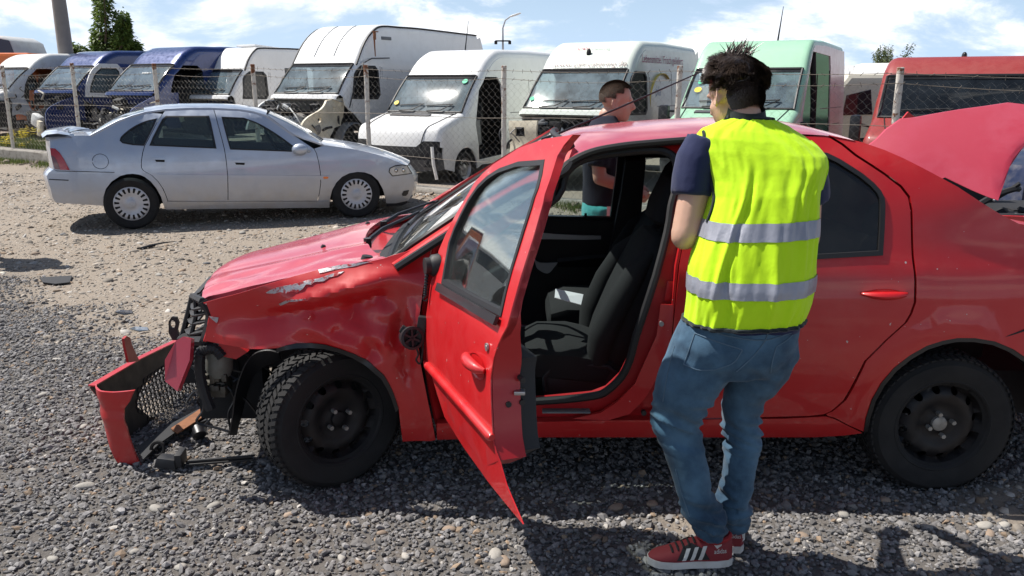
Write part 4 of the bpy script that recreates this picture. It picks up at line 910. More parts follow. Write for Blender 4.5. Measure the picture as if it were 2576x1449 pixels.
# bits lying beneath it
def flat(pts, z, name, mt, th=.006, lab=None, cat=None, **k):
    b = MB(); b.slab([on_z(a, c, z) for a, c in pts], th); return tag(b.build(name, M[mt], None, smooth=20), lab, cat, **k)
flat([(345, 1128), (420, 1075), (500, 1032), (520, 1060), (450, 1085), (400, 1120), (360, 1160)], .035, 'splash_shield', 'trim_grey', .008, 'dark plastic splash shield lying under the torn bumper', 'plastic panel')
flat([(430, 1080), (505, 1030), (520, 1045), (447, 1092)], .05, 'cardboard_strip', 'rust', .006, 'brown strip of board on the shield behind the bumper', 'strip')
b = MB(); p = on_z(399, 1152, .0); b.tube([p+Vector((.03*math.cos(a), .01*math.sin(a), .045+.03*math.sin(a))) for a in np.linspace(0, 6.28, 17)[:-1]], .009, 6, closed=True); tag(b.build('rubber_ring', M['tyre'], None), 'small black rubber ring on the gravel behind the bumper corner', 'ring')
b = MB(); p = on_z(510, 1105, 0); b.tube([p+Vector((-.02, 0, .02)), p+Vector((0, -.03, .06)), p+Vector((.01, -.05, .045))], [.03, .034, .03], 12); b.tube(cr([p+Vector((.0, 0, .06)), p+Vector((.05, .02, .12)), p+Vector((-.02, .03, .18)), p+Vector((.03, .03, .24))], 5), .006, 6); tag(b.build('plug_connector', M['trim_black'], None), 'black round plug with wires on the gravel left of the front wheel', 'connector')
b = MB(); p0, p1 = on_z(395, 1166, .03), on_z(600, 1155, .02); b.box(p0+Vector((.05, 0, .012)), (.10, .07, .045), Matrix.Rotation(-.05, 3, 'Z') @ Matrix.Rotation(.12, 3, 'Y'), .006, .8); b.box(p0+Vector((.10, .02, .02)), (.03, .09, .06), Matrix.Rotation(.1, 3, 'Z'), .004); b.box((p0+p1)/2+Vector((.1, 0, .0)), ((p1-p0).length*.85, .03, .010), Matrix.Rotation(math.atan2(p1.y-p0.y, p1.x-p0.x), 3, 'Z'), .004); b.box((p0+p1)/2+Vector((.1, .0, .012)), ((p1-p0).length*.8, .014, .012), Matrix.Rotation(math.atan2(p1.y-p0.y, p1.x-p0.x), 3, 'Z'), .003)
tag(b.build('broken_duct', M['black_plastic'], None), 'long broken black plastic duct lying in front of the front wheel', 'car part')
# ================================================================ SILVER SALOON
SP0 = on_z(338, 577); SP1 = on_z(900, 548); SE = (SP1-SP0).normalized(); SN = Vector((-SE.y, SE.x, 0))
WBS = (SP1-SP0).length
sil = thing('silver_saloon', 'silver saloon with rear spoiler parked before the fence', 'car', (SP0+SP1)/2+SN*.86, math.atan2(SE.y, SE.x))
def sw(s, z):
    if z < .60: w = .862-.05*((.60-z)/.4)**2
    elif z < .92: w = .862-.035*((z-.60)/.32)**2
    else: w = .827-.36*(z-.92)-.5*max(0, z-1.30)
    if s > WBS+.2: w -= .26*((s-WBS-.2)/.72)**2
    if s < -.1: w -= .13*((-.1-s)/.85)**2
    return w
def S3(s, q, z): return SP0+SE*s+SN*(.86+q)+Vector((0, 0, z))       # q = 0 centre line, negative near side
def onsil(x, y, crop=True):
    if crop: x, y = x*.3983+78.9, y*.3983+236.8
    q = -.86
    for _ in range(8):
        p = on_plane(x, y, SP0+SN*(.86+q), SN); s = (p-SP0).dot(SE); q = -sw(s, p.z)
    return (s, p.z)
def SS(*pts): return [onsil(*p) for p in pts]
def sfn(off=0.0, sgn=-1, dent=None): return lambda s, z: S3(s, sgn*(sw(s, z)+off-(dent(s, z) if dent else 0)), z)
def s_panel(name, out, holes=(), res=.06, th=.02, off=0.0, mt='silver_paint', par=None, sgn=-1, dent=None, **k):
    return MB().panel(out, list(holes), sfn(off, sgn, dent), res, tuple(SN*(-sgn*th))).build(name, M[mt], par or sil, True, **k)
arR = [(455, 705), (455, 650), (470, 600), (505, 553), (560, 517), (600, 506), (640, 503), (680, 508), (715, 522), (755, 552), (790, 595), (820, 650), (842, 724)]
arF = [(1882, 715), (1886, 660), (1900, 605), (1925, 560), (1962, 522), (2010, 499), (2060, 491), (2105, 494), (2150, 510), (2190, 545), (2218, 595), (2234, 645), (2242, 690)]
ROOFS = SS((375, 262), (450, 222), (550, 170), (640, 138), (720, 116), (850, 97), (1000, 90), (1150, 90), (1300, 97), (1400, 110), (1480, 135))
qwin = SS(*cr([(557, 292), (572, 262), (640, 208), (720, 170), (795, 152)], 4), (775, 200), (740, 270), (712, 326), (640, 322), (575, 310))
rwin = SS((826, 158), (850, 137), (1122, 136), (1135, 180), (1150, 250), (1170, 344), (960, 335), (745, 325), (765, 275), (795, 215))
fwin = SS((1200, 142), *cr([(1340, 148), (1440, 186), (1560, 258), (1688, 352)], 4), (1640, 364), (1450, 357), (1255, 350), (1225, 240))
gapA = SS((828, 125), (800, 165), (770, 225), (715, 328), (703, 370), (694, 430), (695, 465), (708, 484), (760, 512), (800, 552), (830, 595), (850, 640), (862, 674))
gapB = SS((1152, 96), (1168, 150), (1182, 205), (1205, 290), (1220, 350), (1232, 430), (1240, 520), (1242, 600), (1242, 676))
gapC = SS((1490, 140), (1560, 190), (1660, 262), (1785, 345), (1800, 372), (1815, 430), (1826, 500), (1828, 560), (1820, 620), (1808, 674))
roofx = [p[0] for p in ROOFS]; roofz = [p[1] for p in ROOFS]
def zrs(s): return itp(s, roofx, roofz)
def pull(a, b, k): return [(lerp(p[0], q[0], 0)+k, p[1]) for p, q in zip(a, b)]
body_q = SS((118, 300), (116, 275), (180, 268), (260, 262))+[(s, z) for s, z in ROOFS if s < gapA[0][0]-.01]+[(s-.004, z) for s, z in gapA]+SS((866, 724))+SS(*arR[::-1])+SS((300, 695), (155, 686), (135, 655), (122, 600), (108, 560), (97, 520), (108, 498), (140, 474), (128, 400), (118, 340))
s_panel('rear_wing', body_q, [qwin])
s_panel('rear_door', [(s+.004, z) for s, z in gapA]+SS((1050, 676))+[(s-.004, z) for s, z in gapB[::-1]]+[(s, z) for s, z in ROOFS if gapA[0][0]+.02 < s < gapB[0][0]-.02][::-1], [rwin])
s_panel('front_door', [(s+.004, z) for s, z in gapB]+SS((1500, 675))+[(s-.004, z) for s, z in gapC[::-1]]+[(s, z) for s, z in ROOFS if gapB[0][0]+.02 < s < gapC[0][0]-.02][::-1], [fwin])
nose = SS((1860, 322), (1935, 333), (2020, 345), (2100, 361), (2180, 381), (2250, 402), (2320, 430), (2370, 456), (2400, 498), (2418, 530), (2418, 575), (2400, 640), (2380, 672), (2300, 690))
s_panel('front_wing', [(s+.004, z) for s, z in gapC[3:]]+SS((1812, 720))+SS(*arF)+nose[::-1], [], .05)
s_panel('sill', SS((862, 677), (1200, 677), (1500, 677), (1812, 676), (1880, 676), (1882, 716), (1500, 720), (1000, 725), (850, 727)), [], .06, .05, .012)
s_panel('far_body_side', SS((118, 300), (116, 275), (180, 268), (260, 262))+ROOFS+[gapC[1], gapC[2], gapC[3]]+nose+SS(*arF[::-1])+SS((1500, 720), (866, 724))+SS(*arR[::-1])+SS((155, 686), (97, 520), (118, 340)), [qwin, rwin, fwin], .10, sgn=1)
for w_, nm in ((qwin, 'quarter_window'), (rwin, 'rear_window'), (fwin, 'front_window')):
    f_ = s_panel(nm, w_, [ring(w_, .016)], .05, .03, .004, 'seal_rubber'); s_panel('window_pane', ring(w_, .012), [], .2, .003, -.008, 'silver_glass' if 'silver_glass' in M else 'clear_glass', f_)
    s_panel('far_window_pane', w_, [], .2, .003, -.008, 'clear_glass', sgn=1)
def cross(fa, us, ts): return [[fa(u, t) for t in ts] for u in us]
T9 = np.linspace(-1, 1, 13)
rs_ = [p for p in ROOFS if p[0] >= onsil(720, 116)[0]-.01]; r0, r1 = rs_[0][0], rs_[-1][0]
MB().grid(cross(lambda u, t: S3(lerp(r0, r1, u)+.05*(1-t*t)*(u-.5)*2, t*(sw(lerp(r0, r1, u), zrs(lerp(r0, r1, u)))+.003), zrs(lerp(r0, r1, u))+.05*(1-abs(t)**2.5)), np.linspace(0, 1, 14), np.linspace(-1, 1, 17))).build('roof', M['silver_paint'], sil, True)
c0, c1 = onsil(375, 262), (r0, zrs(r0))
MB().grid(cross(lambda u, t: S3(lerp(c0[0], c1[0], u)-.10*(1-t*t)*(1-u), t*lerp(.69, sw(*c1)*.97, u), lerp(c0[1]-.01, c1[1], u)+.05*(1-abs(t)**2.5)*u+.05*math.sin(math.pi*u)), np.linspace(0, 1, 8), T9)).build('rear_screen', M['van_glass'], sil, True)
for sg in (-1, 1):
    A = [S3(s, sg*sw(s, z), z) for s, z in ROOFS if s <= r0+.01]; n_ = len(A)
    B_ = [S3(lerp(c0[0], c1[0], u), sg*lerp(.69, sw(*c1)*.97, u), lerp(c0[1]-.01, c1[1], u)+.05*math.sin(math.pi*u)) for u in np.linspace(0, 1, n_)]
    MB().ribbon(A, B_, .01).build('rear_pillar', M['silver_paint'], sil, True)
tz = onsil(180, 268)
MB().grid(cross(lambda u, t: S3(lerp(onsil(116, 285)[0], c0[0]+.05, u)-.09*(1-t*t)*(1-u), t*lerp(.71, .74, u), lerp(onsil(116, 278)[1], c0[1]-.01, u)+.03*(1-t*t)), np.linspace(0, 1, 5), T9)).build('boot_lid', M['silver_paint'], sil, True)
tail_e = SS((116, 275), (118, 300), (118, 340), (128, 400), (140, 474), (108, 498), (97, 520), (108, 560), (122, 600), (135, 655), (155, 686))
MB().grid([[S3(s-.13*(1-abs(t)**2.5), t*sw(s, z), z) for t in np.linspace(-1, 1, 17)] for s, z in tail_e]).build('tail_panel', M['silver_paint'], sil, True)
w0, w1 = onsil(1840, 322), onsil(1485, 135)
wsf = lambda u, t: S3(lerp(w0[0]+.02, w1[0], u)+.16*(1-t*t)*(1-.5*u), t*lerp(.72, sw(*w1)*.985, u), lerp(w0[1]-.02, w1[1]-.005, u)+.045*(1-abs(t)**2.5)*u+.03*math.sin(math.pi*u))
MB().grid(cross(wsf, np.linspace(0, 1, 8), T9)).build('windscreen', M['screen_glass'], sil, True)
for sg in (-1, 1):
    A = [S3(s, sg*(sw(s, z)), z) for s, z in cr([onsil(1850, 330), gapC[2], gapC[1], gapC[0], w1], 3)]; B_ = [wsf(u, sg) for u in np.linspace(0, 1, len(A))]
    MB().ribbon(A, B_, .02).build('windscreen_pillar', M['silver_paint'], sil, True)
hp = SS((1850, 325), (1935, 333), (2020, 345), (2100, 361), (2180, 381), (2250, 402), (2320, 430), (2370, 456)); hxs = [p[0] for p in hp]; hzs = [p[1] for p in hp]
MB().grid(cross(lambda u, t: S3(lerp(hxs[0], hxs[-1], u)+.20*(1-t*t)*(u-.15), t*(sw(lerp(hxs[0], hxs[-1], u), .8)-.012), itp(lerp(hxs[0], hxs[-1], u), hxs, hzs)+.06*(1-t*t)*(1-.5*u)), np.linspace(0, 1, 12), T9)).build('bonnet', M['silver_paint'], sil, True)
MB().grid([[S3(s+.16*(1-abs(t)**2.2), t*sw(s, z), z) for t in np.linspace(-1, 1, 17)] for s, z in nose[7:]]).build('front_bumper', M['silver_paint'], sil, True)
for sg in (-1, 1):
    MB().tube([S3(s, sg*(sw(s, z)-.006), z-.004) for s, z in ROOFS]+[S3(s, sg*(sw(s, z)-.006), z-.004) for s, z in cr([w1, gapC[1], gapC[2]], 4)[1:]], .016, 8).build('roof_rail', M['silver_paint'], sil, True)
lamp = SS((2263, 490), (2268, 470), (2300, 456), (2345, 450), (2372, 456), (2397, 497), (2345, 505), (2282, 513))
s_panel('headlight_seal', ring(lamp, -.014), [], .03, .008, .002, 'trim_black'); lo = s_panel('headlight', lamp, [], .03, .01, .004, 'lamp_body'); s_panel('lens', ring(lamp, -.006), [], .05, .003, .016, 'lamp_clear', lo)
b = MB()
for (x, y, r) in ((2300, 482, .05), (2345, 480, .05)):
    s, z = onsil(x, y); b.sphere(S3(s, -sw(s, z)+.028, z), r*.85, 14, 10)
b.build('reflector', M['chrome'], lo, True)
tl = SS((119, 340), (150, 343), (178, 368), (200, 400), (222, 440), (242, 479), (190, 478), (148, 473), (135, 430), (124, 385))
lo = s_panel('tail_light', tl, [], .04, .01, .008, 'lamp_red'); s_panel('lower_lens', SS((124, 385), (150, 400), (170, 440), (182, 477), (148, 473), (135, 430)), [], .04, .004, .012, 'lamp_smoke', lo)
s_panel('fog_lamp', SS((2340, 632), (2352, 612), (2385, 605), (2378, 630), (2365, 643), (2345, 643)), [], .03, .01, .006, 'trim_black')
s_panel('valance', SS((2242, 690), (2300, 688), (2375, 668), (2372, 690), (2340, 704), (2245, 708)), [], .05, .02, -.004, 'trim_black')
s_panel('side_repeater', SS((1840, 527), (1848, 520), (1868, 520), (1878, 527), (1868, 535), (1848, 535)), [], .03, .012, .012, 'lamp_orange')
for nm, (a, c) in (('rub_strip', ((790, 1238), (503, 522))), ('rub_strip', ((1243, 1885), (507, 517)))):
    x0, x1 = a; y0, y1 = c
    k_ = 0
    o_ = SS((x0, 506 if x0 < 1000 else 511), (x1, 511 if x0 < 1000 else 515), (x1, 536 if x0 < 1000 else 540), (x0+18, 528 if x0 < 1000 else 535)); s_panel('rub_strip', o_, [], .06, .014, .012)
for (x, y) in ((803, 412), (1308, 430)):
    o_ = SS((x-46, y-16), (x-38, y-23), (x+38, y-21), (x+45, y-14), (x+45, y+16), (x+38, y+22), (x-36, y+20), (x-45, y+12)); hd = s_panel('door_handle', o_, [], .03, .01, .005)
    s_panel('handle_recess', SS((x-22, y+2), (x+40, y+3), (x+38, y+17), (x-15, y+15)), [], .03, .004, .008, 'cabin_dark', hd); s_panel('handle_bar', SS((x-40, y-14), (x+40, y-12), (x+40, y+2), (x-40, y)), [], .03, .02, .022, par=hd)
s, z = onsil(436, 425); fc = s_panel('fuel_flap', ell(s, z, .088, .088, 24), [ell(s, z, .083, .083, 24)], .03, .004, .003, 'trim_black'); s_panel('fuel_flap_tab', [(s-.10, z-.008), (s-.06, z-.01), (s-.06, z+.008), (s-.10, z+.008)], [], .03, .004, .008, par=fc)
s_panel('bumper_line', SS((140, 474), (160, 483), (330, 487), (525, 492), (525, 496), (330, 491), (160, 487)), [], .05, .004, .004, 'seal_rubber'); s_panel('bumper_strip', SS((110, 535), (235, 541), (235, 547), (112, 541)), [], .05, .004, .004, 'seal_rubber')
b = MB(); c_ = S3(*(lambda p: (p[0], -.97, p[1]))(onsil(1690, 345))); b.sphere(c_, (.10, .07, .075), 14, 8, Matrix.Rotation(.33, 4, 'Z')); b.tube([c_, c_+SN*.12+SE*.12-Vector((0, 0, .02))], .03, 8); b.build('wing_mirror', M['silver_paint'], sil, True)
# rear spoiler
b = MB(); zt_ = onsil(150, 275)[1]
for sg in (-1, 1): b.grid([[S3(-.84+.34*u+.02, sg*(.66-.0*u), zt_-.03+.06*v-(.03*u)*v) for v in (0, 1)] for u in (0, .5, 1)]); b.box(S3(-.70, sg*.62, zt_+.0), (.30, .05, .08), Matrix.Rotation(.33, 3, 'Z'), .015)
sec = [(0, 0), (.05, .035), (.16, .045), (.28, .02), (.30, .0), (.15, .008)]
b.grid([[S3(-.86+a_-.10*(1-t*t), t*.74, zt_+.035+c_2-.03*abs(t)**8) for a_, c_2 in sec+[sec[0]]] for t in np.linspace(-1, 1, 15)]); b.build('spoiler', M['silver_paint'], sil, True)
# cabin
b = MB(); X_ = lambda s, q, z, d: b.box(S3(s, q, z), d, Matrix.Rotation(math.atan2(SE.y, SE.x), 3, 'Z'))
X_(1.3, 0, .32, (3.0, 1.3, .1)); X_(1.3, 0, .55, (2.6, 1.55, .06)); X_(-.42, 0, .52, (.6, 1.2, .4)); X_(2.75, 0, .45, (.9, 1.35, .4)); X_(2.12, 0, .80, (.25, 1.4, .25)); X_(-.02, 0, .75, (.3, 1.4, .3)); b.build('floor_pan', M['cabin_dark'], sil, True, smooth=0)
for s_, q_ in ((1.15, -.36), (1.15, .36), (.25, -.34), (.25, .34)):
    b = MB(); up_ = (SE*-.28+Vector((0, 0, .96))).normalized(); fw_ = SN.cross(up_); o_ = S3(s_, q_, .55)
    loft(b, [(o_+up_*k, SN, fw_, w_, d_) for k, w_, d_ in [(0, .46, .14), (.2, .5, .16), (.42, .48, .15), (.54, .38, .10), (.57, .2, .04)]]); loft(b, [(o_+up_*k, SN, fw_, w_, d_) for k, w_, d_ in [(.58, .16, .04), (.62, .25, .1), (.72, .24, .09), (.76, .16, .04)]]); b.build('seat', M['seat_cloth'], sil, True)
b = MB(); c_ = S3(1.72, .36, .90); ax = (Matrix.Rotation(math.atan2(SE.y, SE.x), 3, 'Z') @ Matrix.Rotation(R(62), 3, 'Y')); b.tube([c_+ax @ Vector((.18*math.cos(a), .18*math.sin(a), 0)) for a in np.linspace(0, 6.283, 25)[:-1]], .014, 6, closed=True); b.tube([c_, c_+SE*.25-Vector((0, 0, .12))], .04, 6); b.build('steering_wheel', M['trim_grey'], sil, True)
# wheels with slotted covers
M['cover'] = pbr('wheel_cover', (.50, .51, .54), .42, .35, dirt=(.33, .25, .17), dirt_amt=.35, dirt_s=6)
def cover_wheel(s, q, spin, flip=False, Ro=.312):
    wd = .20; M4 = Matrix.Translation(S3(s, q, Ro-.006)) @ Matrix.Rotation(math.atan2(SE.y, SE.x)+(math.pi if flip else 0), 4, 'Z') @ Matrix.Rotation(spin, 4, 'Y'); Rr = .203
    pr = lambda r: -wd*.5+itp(r, [0, .03, .05, .08, .12, .165, .19, .203], [-.004, 0, .004, .020, .006, -.004, .004, .014])
    rb = MB(); holes = []
    for k in range(18):
        a = k*2*math.pi/18; h0, h1 = .088, .085
        holes.append([(r_*math.cos(a+d_), r_*math.sin(a+d_)) for r_, d_ in ((.130, -.075), (.182, -.085), (.188, -.02), (.182, .085), (.130, .075))])
    disc_panel(rb, Rr, holes, pr, M4, .03, .006)
    o = rb.build('wheel', M['cover'], sil, True)
    tb = MB(); tyre_mesh(tb, Ro, Rr-.004, wd, M4, 48); tb.build('tyre', M['tyre'], o, True)
    bb = MB(); bb.lathe([(Rr, -wd*.5+.03), (.0, -wd*.5+.045)], 24, M4); bb.lathe([(Rr, -wd*.5+.03), (Rr-.01, wd*.4), (0, wd*.4)], 24, M4); bb.build('rim', M['steel_dark'], o, True)
    q_ = M4 @ Vector((0, -wd*.5+.012, 0)); d_ = M4.to_3x3() @ Vector((0, -1, 0)); hb = MB()
    hb.lathe([(.052, .0), (.052, -.010), (.046, -.014), (.0, -.016)], 8, M4 @ Matrix.Translation((0, -wd*.5+.006, 0))); hb.lathe([(.030, -.012), (.030, -.020), (.024, -.021), (.024, -.015)], 20, M4 @ Matrix.Translation((0, -wd*.5+.006, 0))); hb.build('centre_cap', M['cover'], o, True); return o
cover_wheel(0, -.765, .1); cover_wheel(WBS, -.765, .35); cover_wheel(0, .765, .1, True); cover_wheel(WBS, .765, .3, True)
for s in (0, WBS):
    b = MB(); b.lathe([(.37, 0), (.37, .5), (0, .5)], 20, Matrix.Translation(S3(s, -.80, .32)) @ Matrix.Rotation(math.atan2(SE.y, SE.x), 4, 'Z'), math.pi); b.build('wheel_house', M['cabin_dark'], sil, True)
# ================================================================ SCRAPPED VANS BEHIND THE FENCE
RZF = math.atan2(FT.y, FT.x)
M['van_dark'] = pbr('van_dark', (.013, .013, .015), .8)
M['van_grey'] = pbr('van_grey', (.06, .062, .068), .55, dirt=(.20, .18, .16), dirt_amt=.4, dirt_s=3)
def junk(par, box, n, seed, name='engine_parts', mats=('van_dark', 'alu_dirty', 'grey_plastic', 'steel_dark', 'cream_paint'), w=(12, 1, 2, 6, .5)):
    rd = random.Random(seed); b = MB(); (x0, x1), (y0, y1), (z0, z1) = box
    for i in range(n):
        b.mat(rd.choices(range(len(mats)), w[:len(mats)])[0]); c = Vector((rd.uniform(x0, x1), rd.uniform(y0, y1), rd.uniform(z0, z1)))
        if rd.random() < .5: b.box(c, (rd.uniform(.05, .28), rd.uniform(.05, .2), rd.uniform(.03, .2)), Matrix.Rotation(rd.uniform(-.5, .5), 3, rd.choice('XYZ')), .01)
        else:
            pp = [c]; 
            for _ in range(3): pp.append(pp[-1]+Vector((rd.uniform(-.2, .2), rd.uniform(-.1, .1), rd.uniform(-.14, .14))))
            b.tube(cr(pp, 4), rd.uniform(.008, .03), 6)
    return b.build(name, [M[m] for m in mats], par, smooth=30, kind='stuff')
def van(label, px_ws, s_ws, z_wb, z_wt, z_top, col, side_col=None, W=1.94, L=5.6, kind='master', name='scrap_van', front='open', door='window', side_holes=(), z0=None, roof_r=.16, glass='van_glass', a_wb=.80, a_wt=1.50, a_top=2.35, gutters=False, tint=None, rz=0.0, group='scrapped vans behind the wire fence', a_bump=0.0, opening=None):
    """px_ws: where the middle of the windscreen base is seen; heights are world heights of the base, the top of the screen and the roof"""
    P = on_plane(px_ws[0], px_ws[1], fence_pt(0, s_ws), FN); g = gz(P.x, P.y) if z0 is None else z0
    O = Vector((P.x, P.y, 0))-FN*a_wb; O.z = g
    v = thing(name, label, 'van', O, RZF+rz, group); wb, wt, tp = z_wb-g, z_wt-g, z_top-g; hw = W/2
    sc = side_col or col
    bz = wb-.42 if kind != 'hood' else wb-.40
    prof = cr([(a_bump+.0, .36), (a_bump-.03, .55), (a_bump+.0, .78), (a_bump+.08, bz+.12), (a_bump+.30, wb-.17 if kind == 'hood' else wb-.20), (a_wb, wb)], 3)
    nb = len(prof)-1
    prof = prof+[(lerp(a_wb, a_wt, u), lerp(wb, wt, u)+.035*math.sin(math.pi*u)) for u in (.2, .4, .6, .8, 1.0)]; nt_ = len(prof)-1
    prof += cr([(a_wt, wt), (lerp(a_wt, a_top, .35), lerp(wt, tp, .56)), (lerp(a_wt, a_top, .70), lerp(wt, tp, .88)), (a_top, tp-.012), (a_top+.6, tp), (L*.6, tp+.01), (L-.25, tp-.02)], 3)[1:]
    ntp = len(prof)-1
    P2 = np.array(prof); tg = np.gradient(P2, axis=0); tg /= np.linalg.norm(tg, axis=1)[:, None]; nrm = np.stack([tg[:, 1], -tg[:, 0]], 1)     # inward
    rr = np.array([.10 if i < nb else (.12 if i < nt_ else roof_r) for i in range(len(prof))]); rr[nb:nt_+1] = np.linspace(.12, roof_r, nt_-nb+1)
    bow = np.array([.16*max(0, min(1, (nt_+2-i)/nt_)) for i in range(len(prof))])
    narrow = np.array([.0 if z < 1.0 else .09*(z-1.0)/1.4 for _, z in prof])
    def row(i, t):
        w = hw-narrow[i]; r = rr[i]; b_ = t*w; d = 0.0
        if abs(b_) > w-r*1.02:
            ph = min(1, (abs(b_)-(w-r))/r); ph = math.asin(max(0, min(1, ph))); d = r*(1-math.cos(ph))
        a, z = P2[i]+nrm[i]*d; return Vector((b_, a+bow[i]*(t*t)*1.0, z))
    core_t = list(np.linspace(-.86, .86, 11)); edge = [.915, .935, .955, .97, .982, .99, .996, 1.0]; ts = [-e for e in edge[::-1]]+core_t+edge
    def strip(i0, i1, ts_): return [[row(i, t) for t in ts_] for i in range(i0, i1+1)]
    MB().grid(strip(nt_, ntp, ts)).build('roof', M[col], v)
    MB().grid([[p+Vector((0, .03, -.05)) for p in r_] for r_ in strip(nt_, ntp, [-.93, -.6, 0, .6, .93])]).build('roof_lining', M['van_dark'], v)
    if gutters:
        b = MB()
        for sg in (-1, 1): b.tube([row(i, sg*.975)+Vector((0, -.01, .012)) for i in range(nt_, ntp+1)], .022, 6)
        b.build('roof_gutter', M['seal_rubber'], v)
    tg_ = [-.915, -.89]+core_t+[.89, .915]
    wsn = MB(); wsn.grid(strip(nb, nt_, tg_)); scr = wsn.build('windscreen', M[glass], v)
    for es in ([-e for e in edge[::-1]], edge): MB().grid(strip(nb, nt_, es)).build('windscreen_pillar', M[col], v)
    lp = [row(nb, t) for t in tg_]+[row(i, .915) for i in range(nb+1, nt_+1)]+[row(nt_, t) for t in tg_[::-1][1:]]+[row(i, -.915) for i in range(nt_-1, nb, -1)]
    MB().tube([p+Vector((0, -.006, .006)) for p in lp], .022, 6, closed=True).build('windscreen_seal', M['seal_rubber'], scr)
    for (t0, t1) in ((-.55, -.02), (.15, .68)):
        b = MB(); b.tube([row(nb, t0)+Vector((0, -.05, .03)), row(nb, lerp(t0, t1, .6))+Vector((0, -.04, .05)), row(nb+1, t1)+Vector((0, -.04, .0))], [.016, .012, .009], 6); b.tube([row(nb+1, t0-.1)+Vector((0, -.05, -.03)), row(nb+1, t1)+Vector((0, -.04, 0))], .011, 6); b.build('wiper', M['trim_black'], v)
    MB().grid([[row(nt_-1, t).lerp(row(nt_, t), f_)+Vector((0, -.006, .006)) for t in tg_] for f_ in (.45, .98)]).build('sun_band', M['dark_glass'], scr)
    if front == 'hood':
        hb = 6; MB().grid(strip(hb, nb, ts)).build('bonnet', M[col], v)
        gr = MB(); gr.grid(strip(3, hb, [-.55]+list(np.linspace(-.5, .5, 5))+[.55])); gr.build('grille', M['van_dark'], v)
        for sg in (-1, 1): MB().grid([[row(i, sg*t)+Vector((0, -.004, 0)) for t in (.52, .60, .70, .80, .88, .94, .975)] for i in range(3, hb+1)]+[[row(hb+1, sg*t)+Vector((0, -.006, 0)) for t in (.66, .70, .76, .83, .89, .94, .975)]]).build('headlight_opening', M['van_dark'], v)
        MB().grid(strip(0, 3, ts)).build('bumper', M['van_grey'], v)
        for sg in (-1, 1): MB().tube([row(hb+k, sg*lerp(.60, .84, k/(nb-hb)))+Vector((0, -.004, .004)) for k in range(nb-hb+1)], .008, 5).build('bonnet_gap', M['seal_rubber'], v)
        q = [row(nb-1, t)+Vector((0, .06, .018)) for t in np.linspace(-.62, .35, 7)]; q2 = [p+Vector((0, -.10, -.03)) for p in q]; MB().ribbon(q, q2, .02).build('bonnet_vent', M['van_grey'], v)
    elif front == 'open':
        b = MB(); b.grid([[row(nb, t)+Vector((0, dy, dz)) for t in ts[5:-5]] for dy, dz in ((0, -.0), (-.10, -.03), (-.13, -.10), (-.02, -.14), (.1, -.14))]); b.build('scuttle', M[col], v)
    # side
    edge_l = [(row(i, 1.0).y, row(i, 1.0).z) for i in range(len(prof))]
    wx = .98; wr = .40
    arch = ell(wx, .33, wr, wr, 13, math.pi*1.02, -.02*math.pi)
    i_start = 0 if front == 'hood' else nb
    low = [(L-.1, tp-.10), (L, tp-.4), (L, .38)]+[(3.9+wr, .38)]+ell(3.9, .33, wr, wr, 11, 0, math.pi)+[(1.55, .36)]
    if front == 'hood': out = edge_l[i_start:]+low+arch[::-1]
    else: out = edge_l[i_start:]+low+[(1.62, .36), (1.50, .8), (1.28, 1.0), (edge_l[nb][0]+.12, edge_l[nb][1]-.22), (edge_l[nb][0]+.02, edge_l[nb][1]-.12)]
    def sfn_(a, z): return (hw-(.0 if z < 1.0 else .09*(z-1.0)/1.4)+.01*math.exp(-((z-.75)/.1)**2), a, z)
    dz0 = wb-.10; dtop = wt-.06
    dwin = [(a_wb+.42, dz0+.02), *cr([(a_wb+.46, dz0+.18), (a_wt-.05, dtop-.16), (a_wt+.16, dtop)], 3), (a_wt+.62, dtop), (a_wt+.70, dtop-.08), (a_wt+.70, dz0+.08), (a_wt+.62, dz0)]
    if kind == 'hood' or door == 'opening': dopen = [(a_wb+.40, dz0-.12), *cr([(a_wb+.50, dz0+.22), (a_wt-.02, dtop-.12), (a_wt+.18, dtop+.04)], 3), (a_wt+.66, dtop+.04), (a_wt+.80, dtop-.1), (a_wt+.84, dz0-.1), (a_wt+.80, .50), (1.45, .46), (1.42, .75)]
    if opening: dopen = opening
    holes = [dwin] if door == 'window' else ([dopen] if door == 'opening' else [])
    holes += list(side_holes)
    MB().panel(out, holes, sfn_, .22, (-.03, 0, 0)).build('side_panel', M[sc], v)
    MB().panel(out, (holes if door == 'opening' else ([dwin] if door != 'blank' else [])), lambda a, z: (-sfn_(a, z)[0], a, z), .3, (.03, 0, 0)).build('far_side_panel', M['van_dark' if door == 'opening' else col], v)
    if door == 'window':
        f_ = MB().panel(ring(dwin, -.03), [ring(dwin, .02)], lambda a, z: (sfn_(a, z)[0]+.008, a, z), .2, (-.03, 0, 0)).build('door_window', M['seal_rubber'], v)
        MB().panel(dwin, [], lambda a, z: (sfn_(a, z)[0]-.012, a, z), .4, (-.004, 0, 0)).build('window_pane', M[tint or 'dark_glass'], f_)
        for gp in ([(a_wb+.36, dz0-.1), (a_wb+.36, .6)], [(a_wt+.80, dtop+.02), (a_wt+.82, .5)]):
            MB().tube([sfn_(a, z) for a, z in gp], .006, 4).build('door_gap', M['seal_rubber'], v)
    for gp in ([(a_wt+.86, wb+.55), (a_wt+.87, .42)], [(3.55, wb+.62), (3.56, .9)], [(3.4, 1.02), (L-.5, 1.00)], [(2.7, 1.32), (L-.3, 1.30)]):
        MB().tube([Vector(sfn_(a, z))+Vector((-.002, 0, 0)) for a, z in gp], .008, 5).build('panel_gap', M['seal_rubber' if gp[0][0] != 2.7 else 'grey_plastic'], v)
